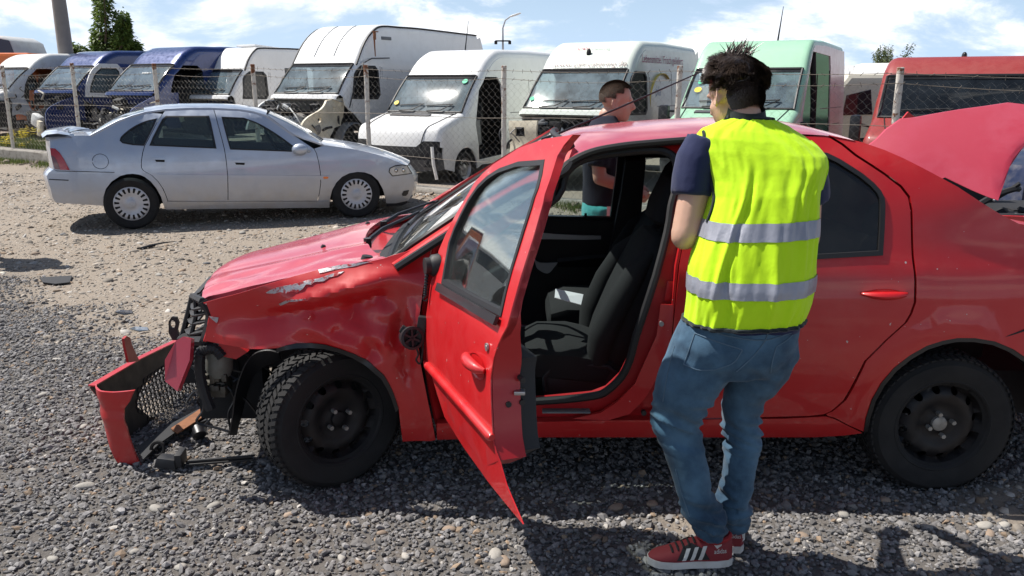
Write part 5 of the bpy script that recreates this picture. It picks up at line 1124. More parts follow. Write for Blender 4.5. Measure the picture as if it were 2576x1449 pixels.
    if L > 5: MB().panel([(2.3, .60), (2.3, .70), (3.40, .70), (3.40, .60)], [], lambda a, z: (sfn_(a, z)[0]+.012, a, z), .3, (-.02, 0, 0)).build('side_moulding', M['van_grey'], v)
    # rear, floor, dark inside
    for sg in (-1, 1): MB().panel([(.004, .4), (hw-.03, .4), (hw-.03, 1.0), (hw-.13, tp-.35), (hw-.30, tp-.08), (.004, tp-.05)], [], lambda x, z: (sg*x, L-.03, z), .6, (0, -.04, 0)).build('rear_door', M[col], v, smooth=0)
    b = MB(); b.box((0, L/2+.4, .42), (W-.1, L-1.0, .08)); b.box((0, 2.55, (.4+tp)/2), (W-.34, .04, tp-.75)) if door != 'opening' else None
    b.box((0, 1.1, wb-.08), (W-.3, .5, .14), None, .04); b.box((0, .98, .7), (W-.4, .06, .75)); b.build('cab_interior', M['van_dark'], v, smooth=30)
    for xx in (.45, -.45):
        b = MB(); loft(b, [((xx, 1.95+.18*k, .95+k*.9), (1, 0, 0), (0, 1, 0), w_, d_) for k, w_, d_ in [(0, .46, .16), (.3, .5, .16), (.62, .44, .12), (.66, .26, .1), (.88, .24, .08), (.9, .12, .03)]]); b.build('seat', M['seat_cloth'], v)
    if front == 'open': junk(v, ((-hw*.85, hw*.85), (.15, .75), (.45, wb-.22)), 46, hash(label) % 1000 if False else len(label)*7+int(px_ws[0])); MB().box((0, .55, .62), (W*.7, .5, .45), None, .05).build('engine_block', M['van_dark'], v)
    if front == 'hood': b = MB().box((0, .6, .62), (W*.8, .6, .4)); b.build('engine_block', M['van_dark'], v)
    v['_row'] = 0; return v, row, dict(nb=nb, nt=nt_, ntp=ntp, hw=hw, wb=wb, wt=wt, tp=tp, sfn=sfn_, L=L, n=len(prof), dwin=dwin, P2=P2)
def van_wheel(v, x, y, Ro=.33, flip=False, mt='steel'):
    M4 = Matrix.Translation((x, y, Ro)) @ Matrix.Rotation(math.pi/2+(math.pi if flip else 0), 4, 'Z'); wd = .2; Rr = .205
    rb = MB(); disc_panel(rb, Rr, [ell(.145*math.cos(a), .145*math.sin(a), .020, .020, 8) for a in np.arange(10)*.6283], lambda r: -wd*.5+itp(r, [0, .05, .08, .14, .17, .205], [.02, .02, .05, .035, .06, .01]), M4, .04); rb.lathe([(Rr, -wd*.45), (Rr-.01, wd*.4), (0, wd*.4)], 24, M4); o = rb.build('wheel', M[mt], v)
    tb = MB(); tyre_mesh(tb, Ro, Rr, wd, M4, 36); tb.build('tyre', M['tyre'], o); return o
def text_on(par, s, size, P, ex, ey, mt, name='lettering', shear=0, ext=.002, bend=None):
    """flat letters: baseline starts at P (local), ex = reading direction, ey = up"""
    cu = bpy.data.curves.new(name, 'FONT'); cu.body = s; cu.size = size; cu.shear = shear; cu.resolution_u = 3; tmp = bpy.data.objects.new(name, cu); C.objects.link(tmp)
    dg = bpy.context.evaluated_depsgraph_get(); me = bpy.data.meshes.new_from_object(tmp.evaluated_get(dg)); bpy.data.objects.remove(tmp); bpy.data.curves.remove(cu)
    ex, ey = Vector(ex), Vector(ey); ez = ex.normalized().cross(ey.normalized())
    for vtx in me.vertices:
        a, c = vtx.co.x, vtx.co.y; vtx.co = (bend(a, c) if bend else Vector(P)+ex*a+ey*c)+ez*ext
    me.materials.clear(); me.materials.append(M[mt]); o = bpy.data.objects.new(name, me); C.objects.link(o); o.parent = par; return o
# --- 1 white van, far left, its door open on the orange van behind
v1, r1, d1 = van('white van at the far left end of the row with an empty black door frame', (-25, 235), 3.3, 1.55, 2.14, 2.58, 'greywhite_paint', front='hood', kind='hood', door='opening', z0=.12)
junk(v1, ((.62, 1.06), (.05, .9), (.35, 1.2)), 30, 3); MB().box((.86, .45, .75), (.30, .8, .75), Matrix.Rotation(.1, 3, 'Z'), .05).build('broken_wing', M['van_dark'], v1)
# --- 2 blue van with a white door frame
v2, r2, d2 = van('glossy blue van with a white spare door frame and loose blue wing', (138, 232), 3.6, 1.55, 2.17, 2.62, 'blue_paint', front='open', z0=.12, tint='van_glass')
f2 = d2['dwin']; MB().panel(ring(f2, -.13), [ring(f2, -.01)], lambda a, z: (d2['sfn'](a, z)[0]+.03, a-.02, z), .2, (-.04, 0, 0)).build('spare_door_frame', M['white_paint'], v2)
A = [(1.03, -.05, z) for z in (.30, .5, .8, 1.0)]; 
MB().panel(cr([(-.12, .30), (-.16, .6), (-.05, .92), (.35, 1.12), (.9, 1.28)], 4)+[(1.0, 1.1), (.98, .6), (.75, .62), (.62, .32)], [], lambda a, z: (.96+.02*math.sin(z*4), a, z), .1, (-.03, 0, 0)).build('loose_wing', M['blue_paint'], v2)
MB().box((.62, -.12, .42), (.16, .10, .40), Matrix.Rotation(.2, 3, 'Y'), .02).build('bumper_bracket', M['cream_paint'], v2); MB().box((.35, .0, .62), (.34, .2, .34), Matrix.Rotation(.4, 3, 'Y'), .08).build('washer_tank', M['greywhite_paint'], v2)
# --- 3 second blue van, black open front
v3, r3, d3 = van('dark blue van with an open black engine bay beside the other blue van', (326, 231), 3.0, 1.52, 2.16, 2.63, 'blue_paint', front='open', z0=.12, door='opening')
MB().panel(cr([(-.02, .75), (.1, .98), (.5, 1.18), (.95, 1.36)], 4)+[(1.45, 1.36), (1.45, .5), (1.1, .5), (.9, .72), (.5, .66)], [], lambda a, z: (.97, a, z), .12, (-.03, 0, 0)).build('loose_wing', M['blue_paint'], v3)
MB().box((.55, -.02, 1.02), (.22, .05, .06), Matrix.Rotation(.3, 3, 'Y'), .02).build('lamp_remnant', M['greywhite_paint'], v3)
text_on(v3, 'www.v', .12, r3(d3['nb']+3, .1)+Vector((-.1, -.03, 0)), (1, 0, 0), (0, .75, .66), 'greywhite_paint')
# --- 4 white boxy van with black gutters, wiper standing up
v4, r4, d4 = van('white boxy van with black gutters and one wiper standing up', (514, 253), 4.3, 1.43, 2.03, 2.62, 'white_paint', front='open', z0=.08, gutters=True, roof_r=.10, a_wt=1.35, a_top=2.0, side_holes=[[(2.75, 1.45), (2.75, 2.02), (3.6, 2.02), (3.6, 1.45)]])
MB().panel([(2.75, 1.45), (2.75, 2.02), (3.6, 2.02), (3.6, 1.45)], [], lambda a, z: (d4['sfn'](a, z)[0]-.012, a, z), .4, (-.004, 0, 0)).build('side_window', M['dark_glass'], v4)
MB().tube([r4(d4['nb'], .35)+Vector((0, -.05, .05)), r4(d4['nb'], .28)+Vector((-.2, -.35, .28)), r4(d4['nb'], .1)+Vector((-.55, -.55, .62))], [.016, .012, .01], 6).build('raised_wiper', M['trim_black'], v4)
MB().box((0, 2.75, d4['tp']+.03), (.7, .9, .06), Matrix.Rotation(-.06, 3, 'X'), .02).build('roof_hatch', M['white_paint'], v4)
# --- 5 tall white van, front stripped to the cream inner wings
v5, r5, d5 = van('tallest white van with its front stripped to cream inner panels', (765, 237), 2.9, 1.49, 2.10, 2.96, 'white_paint', front='open', z0=.06, gutters=True, roof_r=.12, a_wb=.85, a_wt=1.45, a_top=2.5, L=6.6, W=2.0)
hw = d5['hw']; b = MB()
b.panel(cr([(-.10, .52), (-.12, .75), (.02, .98), (.30, 1.14), (.55, 1.30)], 4)+[(1.05, 1.34), (1.12, .95), (1.05, .78), (.72, .74), (.52, .60), (.42, .40)], [ell(.30, .92, .05, .05, 9), ell(.12, .62, .045, .045, 9), ell(.78, 1.12, .04, .05, 9)], lambda a, z: (hw-.12-.06*math.sin(a*5+z*3)-.04*math.sin(z*9), a, z), .09, (-.05, 0, 0)); b.build('inner_wing', M['cream_paint'], v5)
b = MB(); b.panel(cr([(.0, .70), (.1, 1.0), (.35, 1.2), (.6, 1.3)], 4)+[(.95, 1.3), (.9, .7)], [], lambda a, z: (-hw+.14+.04*math.sin(z*7), a, z), .1, (.05, 0, 0)); b.build('inner_wing', M['greywhite_paint'], v5)
b = MB(); b.grid([[(x, .62+.05*math.sin(x*3), z) for x in np.linspace(-hw+.15, hw-.15, 9)] for z in (.75, .86, .97)]); b.build('bulkhead', M['greywhite_paint'], v5)
b = MB(); b.tube(cr([(-.5, .35, .55), (-.35, .3, .95), (-.30, .4, 1.2)], 5), .018, 6); b.tube(cr([(.1, .3, 1.15), (.35, .2, 1.0), (.5, .2, .8)], 5), .014, 6); b.box((.1, .2, 1.18), (.14, .05, .05), Matrix.Rotation(.5, 3, 'Y'), .01); b.build('bay_rods', M['greywhite_paint'], v5)
b = MB(); b.lathe([(.43, -.1), (.46, -.08), (.46, .12), (.43, .14)], 20, Matrix.Translation((hw-.10, 1.28, .38)) @ Matrix.Rotation(math.pi/2, 4, 'Z'), math.pi); b.build('wheel_arch', M['grey_plastic'], v5)
MB().panel([(1.72, .36), (1.72, .78), (6.5, .78), (6.5, .36)], [], lambda a, z: (hw+.012, a, z), .3, (-.02, 0, 0)).build('lower_cladding', M['van_grey'], v5)
MB().box((hw-.10, 2.55, d5['tp']-.30), (.03, .34, .07), None, .01).build('side_lamp', M['grey_plastic'], v5)
MB().tube([(hw+.01, a_, z_) for a_, z_ in [(1.10, 1.15), (1.25, 1.5), (1.62, 2.06), (1.9, 2.16), (2.5, 2.18)]], .012, 5).build('door_gap', M['seal_rubber'], v5)
b = MB(); b.tube([(hw+.02, 2.0, 2.2), (hw+.05, 1.95, 2.55)], [.012, .02], 6); b.box((hw+.06, 1.95, 2.62), (.05, .05, .16), None, .01); b.box((hw+.06, 1.98, 2.71), (.04, .16, .02)); b.build('mirror_arm', M['rust'], v5)
for t_ in (-.35, .25):
    MB().tube([r5(i, t_)+Vector((0, -.004, .004)) for i in range(d5['nt']+1, d5['nt']+9)], .012, 5).build('roof_ridge', M['greywhite_paint'], v5)
# --- 6 white van with its bonnet on
v6, r6, d6 = van('white van with its bonnet on, empty headlamp holes and no driver door', (1062, 284), 2.75, 1.16, 1.84, 2.37, 'white_paint', front='hood', kind='hood', door='opening', z0=-.20, a_wb=.95, a_wt=1.60, a_top=2.5, L=6.4)
van_wheel(v6, .86, .98); van_wheel(v6, -.86, .98, flip=True); van_wheel(v6, .86, 3.9); hw = d6['hw']
MB().panel([(-.0, .36), (.0, .68), (.55, .66), (.52, .36)], [], lambda a, z: (hw-.02, a+.1, z), .1, (-.03, 0, 0)).build('bumper_end', M['van_grey'], v6)
MB().tube([(hw-.05, -.06, .80), (hw-.02, -.07, .5), (hw+.02, -.03, .22)], .035, 8, flat=.5).build('bent_strip', M['white_paint'], v6)
MB().tube([(.1, 2.35, d6['tp']-.02), (.12, 2.45, d6['tp']+.55)], [.016, .005], 6).build('aerial', M['trim_black'], v6)
b = MB(); b.box((hw-.2, 1.62, .95), (.12, .3, .5), Matrix.Rotation(.15, 3, 'X'), .04); b.build('door_hinge_panel', M['grey_plastic'], v6)
for (dx, dz, r_, mt) in ((.45, .62, .055, 'lamp_orange'),):
    pass
def sticker(v, P, ex, ey, r, mt): 
    MB().add([Vector(P)+Vector(ex)*r*math.cos(a)+Vector(ey)*r*math.sin(a)+Vector((0, -.02, .015)) for a in np.linspace(0, 2*math.pi, 15)[:-1]], [tuple(range(14))]).build('sticker', M[mt], v, fix=False)
M['yellow_dot'] = pbr('yellow_dot', (.85, .6, .02), .6); M['green_dot'] = pbr('green_dot', (.02, .5, .25), .6)
sticker(v6, r6(d6['nb']+1, -.76), (1, 0, 0), (0, .7, .7), .055, 'yellow_dot'); sticker(v6, r6(d6['nt']-1, .72), (1, 0, 0), (0, .7, .7), .06, 'green_dot')
b = MB(); b.grid([[(x, .06, z) for x in (hw*.55, hw*.75, hw*.95)] for z in (.42, .54)]); b.build('fog_opening', M['van_dark'], v6)
# --- 7 catering van
v7, r7, d7 = van('pale green-white catering van with red web lettering and stripped front', (1425, 274), 3.0, 1.26, 1.94, 2.47, 'palegreen_paint', front='open', z0=-.05, a_wb=.75, a_wt=1.45, a_top=2.25, W=1.99, tint='green_glass', L=5.4)
hw = d7['hw']
M['red_print'] = pbr('red_print', (.42, .03, .08), .6); M['green_print'] = pbr('green_print', (.30, .40, .34), .6); M['grey_print'] = pbr('grey_print', (.27, .20, .20), .6); M['purple_print'] = pbr('purple_print', (.36, .06, .14), .6); M['yellow_print'] = pbr('yellow_print', (.75, .58, .14), .6); M['blue_print'] = pbr('blue_print', (.10, .22, .36), .6)
def on_roof(i_f, x0):
    i0 = int(i_f); 
    def f(a, c):
        ii = min(max(i_f+c, d7['nt']), d7['n']-2); k = int(ii); fr = ii-k; t = (x0+a)/hw; return r7(k, t).lerp(r7(k+1, t), fr)+Vector((0, -.012, .010))
    return f
n0 = d7['nt']
def roof_text(s, size, h_frac, x0, mt):
    # letters follow the curve of the roof cap; c is measured along the cap
    L_ = [0.0]; 
    for i in range(n0, n0+9): L_.append(L_[-1]+(r7(i+1, 0)-r7(i, 0)).length)
    def bend(a, c):
        sdist = h_frac+c; k = min(len(L_)-2, max(0, int(np.searchsorted(L_, sdist)-1))); fr = (sdist-L_[k])/(L_[k+1]-L_[k]); t = (x0+a)/hw
        return r7(n0+k, t).lerp(r7(n0+k+1, t), fr)+Vector((0, -.014, .012))
    return text_on(v7, s, size, (0, 0, 0), (1, 0, 0), (0, 1, 0), mt, bend=bend, ext=0)
roof_text('www.can-catering.de', .185, .06, -.70, 'grey_print'); roof_text('CAN', .125, .50, -.34, 'red_print'); roof_text('catering', .125, .50, -.02, 'green_print')
pc = r7(n0+3, -.03)+Vector((0, -.02, .0)); MB().sphere(pc, (.05, .03, .085), 10, 8).build('roof_badge', M['van_dark'], v7)
text_on(v7, 'Lebensmittel. Frisch geliefert', .20, (d7['sfn'](0, 2.13)[0]+.012, 1.92, 2.12), (0, 1, 0), (-.06, 0, 1), 'purple_print')
arc = [(hw-.03, 2.95+.62*math.cos(a), 1.45+.48*math.sin(a)) for a in np.linspace(.9, 5.0, 30)]; MB().tube(arc, [.022+.014*math.sin(i*.21) for i in range(30)], 5, flat=.3).build('yellow_swirl', M['yellow_print'], v7)
text_on(v7, 'pla', .26, (hw-.035, 2.62, 1.52), (0, 1, 0), (-.05, 0, 1), 'blue_print', shear=.2)
b = MB(); b.panel([(-.78, .40), (-.80, 1.10), (-.20, 1.12), (-.26, .42)], [[(-.66, .84), (-.66, 1.0), (-.46, 1.0), (-.46, .84)]], lambda x, z: (x-.08, .18+.10*x*x+.02*math.sin(z*11), z), .1, (0, .05, 0)); b.build('front_inner_panel', M['cream_paint'], v7)
for (x, z, r_) in ((.12, .95, .07), (.28, .72, .09)): MB().sphere((x, .25, z), (r_, .06, r_*1.1), 10, 8).build('lamp_remnant', M['greywhite_paint'], v7)
MB().tube(cr([(-.95, .25, 1.05), (-1.02, .15, .9), (-.98, .12, .75), (-.92, .15, .5), (-.6, .1, .32), (-.3, .08, .36)], 5), .014, 5).build('loose_wires', M['trim_black'], v7)
sticker(v7, r7(d7['nb']+1, -.80), (1, 0, 0), (0, .7, .7), .05, 'green_dot')
# --- 8 green van, both doors gone
v8, r8, d8 = van('mint green van behind the man in the vest with its door gone', (1850, 277), 3.0, 1.30, 1.92, 2.41, 'green_paint', 'greywhite_paint', front='hood', kind='hood', door='opening', z0=-.05, a_wb=.85, a_wt=1.5, a_top=2.2, W=2.0, roof_r=.09, L=5.3, opening=[(1.42, .5), (1.16, .80), (1.14, 1.25), (1.50, 1.74), (1.70, 2.0), (1.92, 2.25), (3.6, 2.22), (3.68, 2.02), (3.7, .5)])
for sg in (1, -1): MB().tube([(sg*(d8['hw']-.06), 2.45, .45), (sg*(d8['hw']-.10), 2.46, 1.4), (sg*(d8['hw']-.18), 2.46, 2.25)], .05, 8).build('door_pillar', M['van_dark'], v8)
hw = d8['hw']; MB().tube([(.25, 2.35, d8['tp']-.02), (.28, 2.45, d8['tp']+.55)], [.016, .005], 6).build('aerial', M['trim_black'], v8)
b = MB(); b.box((-hw-.16, .78, 1.22), (.18, .14, .36), None, .05); b.tube([(-hw-.1, .8, 1.2), (-hw+.05, .85, 1.15)], .02, 6); b.tube([(-hw-.1, .8, 1.3), (-hw+.05, .85, 1.3)], .02, 6); b.build('door_mirror', M['trim_black'], v8)
sticker(v8, r8(d8['nb']+2, -.74), (1, 0, 0), (0, .7, .7), .06, 'yellow_dot'); sticker(v8, r8(d8['nb']+3, -.74), (1, 0, 0), (0, .7, .7), .05, 'green_dot')
b = MB(); b.panel([(0, 0), (0, .34), (.14, .34), (.14, 0)], [], lambda x, z: (x+.62, 1.55, z+1.45), .2, (0, .01, 0)); b.build('windscreen_paper', M['yellow_print'], v8)
MB().box((hw-.02, 1.02, 1.05), (.20, .16, .22), None, .05).build('mirror_base', M['steel_dark'], v8)
# --- 9 big red vehicle at the right
v10, r10, d10 = van('big brick red van at the right with a wide dark windscreen', (2400, 294), 3.2, 1.20, 1.80, 2.10, 'brick_red_paint', front='hood', kind='hood', z0=-.15, W=2.25, a_wb=.75, a_wt=1.15, a_top=1.75, glass='dark_screen' if 'dark_screen' in M else 'van_glass', name='red_van', L=5.2)
b = MB(); hw = d10['hw']; b.box((-hw-.16, .55, 1.18), (.16, .14, .42), None, .05); b.tube([(-hw-.1, .6, 1.25), (-hw+.08, .7, 1.2)], .02, 6); b.build('door_mirror', M['trim_black'], v10)
MB().sphere((0, 1.85, d10['tp']+.0), (.04, .06, .06), 8, 6).build('roof_lamp', M['trim_black'], v10)
# ================================================================ FENCE
m, t, out = mat('post_paint'); tcn = t.n('ShaderNodeTexCoord').outputs['Object']
nz = t.noise(tcn, 9, 6, .7); z_ = t.n('ShaderNodeSeparateXYZ', i={0: tcn}).outputs[2]
up_ = t.n('ShaderNodeMapRange', i={0: z_, 1: 1.72, 2: 2.0, 3: 0.0, 4: .15}).outputs[0]
f_ = t.ramp(t.math('ADD', nz, up_), [(.56, 0.0), (.63, 1.0)])
c = t.mix(f_, (.60, .56, .50), t.mix(t.noise(tcn, 40, 4, .6), (.10, .035, .015), (.26, .10, .04)))
b = t.n('ShaderNodeBsdfPrincipled', i={'Base Color': c, 'Roughness': .8}); t.t.links.new(t.bump(nz, .3, .01), b.inputs['Normal']); t.t.links.new(b.outputs[0], out.inputs[0]); M['post_paint'] = m
M['wire'] = pbr('wire', (.27, .26, .24), .55, .5); M['barb'] = pbr('barb', (.14, .12, .10), .7, .4)
m, t, out = mat('concrete'); tcn = t.n('ShaderNodeTexCoord').outputs['Object']
c = t.mix(t.noise(tcn, 2.5, 7, .65), (.20, .18, .155), (.40, .375, .335)); c = t.mix(t.ramp(t.noise(tcn, 9, 6, .7), [(.5, 0.0), (.7, 1.0)]), c, (.17, .145, .12))
b = t.n('ShaderNodeBsdfPrincipled', i={'Base Color': c, 'Roughness': .9}); t.t.links.new(t.bump(t.noise(tcn, 25, 7, .7), .6, .02), b.inputs['Normal']); t.t.links.new(b.outputs[0], out.inputs[0]); M['concrete'] = m
X0F, X1F = -13.4, 7.6
fence = thing('wire_fence', 'rusty post and chain link fence on a low concrete plinth', 'fence', (0, FENCE_A, 0))
def plinth_top(x): return .115+.019*max(0, -x)
b = MB(); rows = []
for x in np.arange(X0F, X1F+.01, .22):
    zt = plinth_top(x)+.012*noise.noise((x*1.7, 0, 3)); n_ = lambda k: .014*noise.noise((x*2.6, k*3.1, 1))
    rows.append([fence_pt(x, -.16+n_(0), -.15), fence_pt(x, -.15+n_(1), zt*.45), fence_pt(x, -.14+n_(2)*.6, zt-.03), fence_pt(x, -.115, zt+n_(3)), fence_pt(x, .10, zt+n_(4)), fence_pt(x, .12, zt-.05), fence_pt(x, .12, -.3)])
b.grid(rows); b.build('plinth', M['concrete'], fence, True, smooth=30)
def x_at(xd, yd): return on_plane(xd, yd, fence_pt(0), FN).x
post_x = []
for xd, yd in ((5, 165), (180, 159), (387, 160), (635, 162), (920, 164), (1268, 166), (1711, 166), (2266, 170)):
    p = on_plane(xd, yd, fence_pt(0), FN); post_x.append((p.x, p.z))
post_x = [(2*post_x[0][0]-post_x[1][0], 2.06)]+post_x+[(2*post_x[-1][0]-post_x[-2][0], 1.8)]
for i, (x, zt) in enumerate(post_x):
    b = MB(); lean = random.uniform(-.025, .025); r = random.uniform(.036, .042); base = fence_pt(x+lean*1.2, 0, plinth_top(x)-.1); tp_ = fence_pt(x, 0, zt)
    pp = [base.lerp(tp_, k)+Vector((.004*noise.noise((k*5, i, 0)), 0, 0)) for k in np.linspace(0, 1, 9)]; b.tube(pp+[tp_+Vector((0, 0, .004))], [r]*9+[r*.7], 12); b.build('post', M['post_paint'], fence, True)
# chain link: bent wires that cross each other
dia = .105; zt_m = 1.72; b = MB(); n_w = int((X1F-X0F)/FT.x/dia)
V = []; F = []; hw_ = .0014
for k in range(n_w):
    xs_ = X0F+k*dia*FT.x; zb = plinth_top(xs_)+.01; nz_ = int((zt_m+.012*max(0, -xs_)-zb)/(dia*.5)); pts = []
    for j in range(nz_+1):
        x = xs_+(dia*.5*FT.x if j % 2 else 0); w_ = .03*noise.noise((x*.9, j*.12, 2.0)); sag = .012*noise.noise((x*2.2, j*.3, 5.0))
        pts.append(fence_pt(x, -.045+w_+(.004 if j % 2 else -.004), zb+j*dia*.5+sag))
    for s_ in (0, 1):   # zig and the mirrored zag come from neighbouring wires
        o_ = len(V)
        for p in pts:
            q = p if s_ == 0 else p+FT*0
            V += [q+FT*hw_, q-FT*hw_*.5+FN*hw_, q-FT*hw_*.5-FN*hw_]
        for j in range(len(pts)-1):
            for a in range(3): F.append((o_+j*3+a, o_+j*3+(a+1) % 3, o_+j*3+3+(a+1) % 3, o_+j*3+3+a))
        if s_ == 0:
            pts = [fence_pt(p.x+(-dia*.5*FT.x if j % 2 else 0)*2+(0 if j % 2 else 0), 0, p.z)+FN*(-.045+.03*noise.noise((p.x*.9, j*.12, 2.0))) if j % 2 else p for j, p in enumerate(pts)]
b.add(V, F); b.build('wire_mesh', M['wire'], fence, True, kind='stuff', fix=False)
for zz, sg in ((-.06, .03), (-.17, .05)):
    b = MB(); pts = []
    for (xa, za), (xb, zb) in zip(post_x[:-1], post_x[1:]):
        for u in np.linspace(0, 1, 10)[:-1]: pts.append(fence_pt(lerp(xa, xb, u), -.05, lerp(za, zb, u)+zz-sg*math.sin(math.pi*u)))
    b.tube(pts, .0032, 4)
    for i in range(len(pts)-1):
        for u in (.15, .62): 
            p = pts[i].lerp(pts[i+1], u); a = random.uniform(0, 3.1); d_ = FT*math.cos(a)*.03+Vector((0, 0, math.sin(a)*.03)); b.tube([p-d_, p+d_], .0035, 3); 
    b.build('barbed_wire', M['barb'], fence, True)
for hh in (.95, .40):
    MB().tube([fence_pt(x, -.052, lerp(plinth_top(x), zt_m, hh*.72)+.015*math.sin(x*2.1)) for x in np.arange(X0F, X1F, .5)], .004, 4).build('tension_wire', M['barb'], fence, True)

# ================================================================ PLANTS ALONG THE FENCE
def leafmat(name, c1, c2, tr=.35):
    m, t, out = mat(name); a = t.n('ShaderNodeAttribute', attribute_name='tint').outputs[2]
    c = t.mix(a, c1, c2); d = t.n('ShaderNodeBsdfPrincipled', i={'Base Color': c, 'Roughness': .55, 'Specular IOR Level': .35}); tl = t.n('ShaderNodeBsdfTranslucent', i={0: c})
    ms = t.n('ShaderNodeMixShader', i={0: tr, 1: d.outputs[0], 2: tl.outputs[0]}); t.t.links.new(ms.outputs[0], out.inputs[0]); M[name] = m; return m
leafmat('leaf', (.045, .085, .018), (.16, .23, .05)); leafmat('grass', (.055, .095, .02), (.20, .22, .07), .3); leafmat('far_leaf', (.075, .11, .05), (.17, .20, .09)); leafmat('petal', (.62, .50, .01), (.80, .68, .03))
def leaf_mesh(name, P, D, N, L, Wd, tint, mtl, parent=None, world=False, kind=None):
    """P base points, D directions, N flat normals: one bent two-quad leaf each"""
    P, D, N = np.asarray(P), np.asarray(D), np.asarray(N); n = len(P); L = np.asarray(L)[:, None]; Wd = np.asarray(Wd)[:, None]
    D = D/np.linalg.norm(D, axis=1)[:, None]; S_ = np.cross(D, N); S_ /= np.linalg.norm(S_, axis=1)[:, None]+1e-9; N2 = np.cross(S_, D)
    V = np.stack([P, P+D*L*.45+S_*Wd*.5+N2*L*.06, P+D*L*.45-S_*Wd*.5+N2*L*.06, P+D*L-N2*L*.08], 1)
    if world and parent is not None:
        inv = np.array(mw(parent).inverted()); V = V @ inv[:3, :3].T+inv[:3, 3]
    me = bpy.data.meshes.new(name); me.vertices.add(n*4); me.vertices.foreach_set('co', V.reshape(-1).astype(np.float32))
    F = (np.array([[0, 1, 2], [1, 3, 2]])[None]+(np.arange(n)*4)[:, None, None]).reshape(-1, 3); me.loops.add(len(F)*3); me.loops.foreach_set('vertex_index', F.reshape(-1).astype(np.int32)); me.polygons.add(len(F)); me.polygons.foreach_set('loop_start', np.arange(0, len(F)*3, 3, dtype=np.int32)); me.update(calc_edges=True)
    a = me.attributes.new('tint', 'FLOAT', 'POINT'); a.data.foreach_set('value', np.repeat(np.asarray(tint, np.float32), 4)); me.materials.append(mtl)
    o = bpy.data.objects.new(name, me); C.objects.link(o)
    if parent is not None: o.parent = parent
    if kind: o['kind'] = kind
    return o
def grass_patch(name, pts, hmin, hmax, lab, w=.010):
    P = np.array(pts); n = len(P); a = RNG.uniform(0, 6.28, n); D = np.stack([np.cos(a)*.45, np.sin(a)*.45, np.ones(n)], 1)+RNG.normal(0, .12, (n, 3)); N = np.stack([np.cos(a), np.sin(a), np.zeros(n)], 1)+1e-3
    o = leaf_mesh(name, P, D, N, RNG.uniform(hmin, hmax, n), np.full(n, w), RNG.uniform(0, 1, n), M['grass']); return tag(o, lab, 'grass', kind='stuff')
pts = []
for i in range(14000):
    x = random.uniform(-13, 3.5); off = -.22-abs(random.gauss(0, .22)); d = noise.noise((x*1.1, off*2, 4.4))+.25*noise.noise((x*4, off*5, 1.1))
    if d > (-.25 if x < -7.5 else .16): p = fence_pt(x, off); pts.append((p.x, p.y, gz(p.x, p.y)))
grass_patch('grass', pts, .03, .13, 'short grass in front of the concrete plinth')
pts = []
for i in range(9000):
    x = random.uniform(-13, -6.5); off = .2+abs(random.gauss(0, .6)); p = fence_pt(x, off); pts.append((p.x, p.y, gz(p.x, p.y)))
grass_patch('weeds', pts, .15, .55, 'tall green weeds behind the fence at the left', .016)
P, D, N, L, Wd = [], [], [], [], []
for i in range(230):
    xd, yd = random.choice([(random.gauss(20, 12), random.gauss(348, 6)), (random.gauss(55, 16), random.gauss(338, 7)), (random.gauss(70, 18), random.gauss(330, 5)), (random.gauss(55, 5), random.gauss(365, 3)), (random.gauss(8, 8), random.gauss(360, 4))])
    p = on_plane(xd, yd, fence_pt(0, .35+random.uniform(-.2, .3)), FN)
    for k in range(6):
        a = k*1.05+random.random(); P.append(p); D.append((math.cos(a), math.sin(a), .25)); N.append((0, 0, 1)); L.append(random.uniform(.03, .055)); Wd.append(.03)
o = leaf_mesh('yellow_flowers', P, D, N, L, Wd, RNG.uniform(0, 1, len(P)), M['petal']); tag(o, 'yellow wildflowers among the weeds behind the fence', 'flowers', kind='stuff')
# pale stones and rubble at the foot of the plinth
P, rr_ = [], []
for i in range(1500):
    x = random.uniform(-12.5, 3.2); off = -.18-abs(random.gauss(0, .16)); p = fence_pt(x, off); P.append((p.x, p.y, gz(p.x, p.y))); rr_.append(min(.09, math.exp(random.gauss(math.log(.022), .5))))
o = stone_field('rubble', np.array(P), np.array(rr_), .6, stone_cols(len(P), (.27, .22, .175), .35, .10, .10), .2, M['stone']); tag(o, 'rubble along the foot of the plinth', 'rubble', kind='stuff')

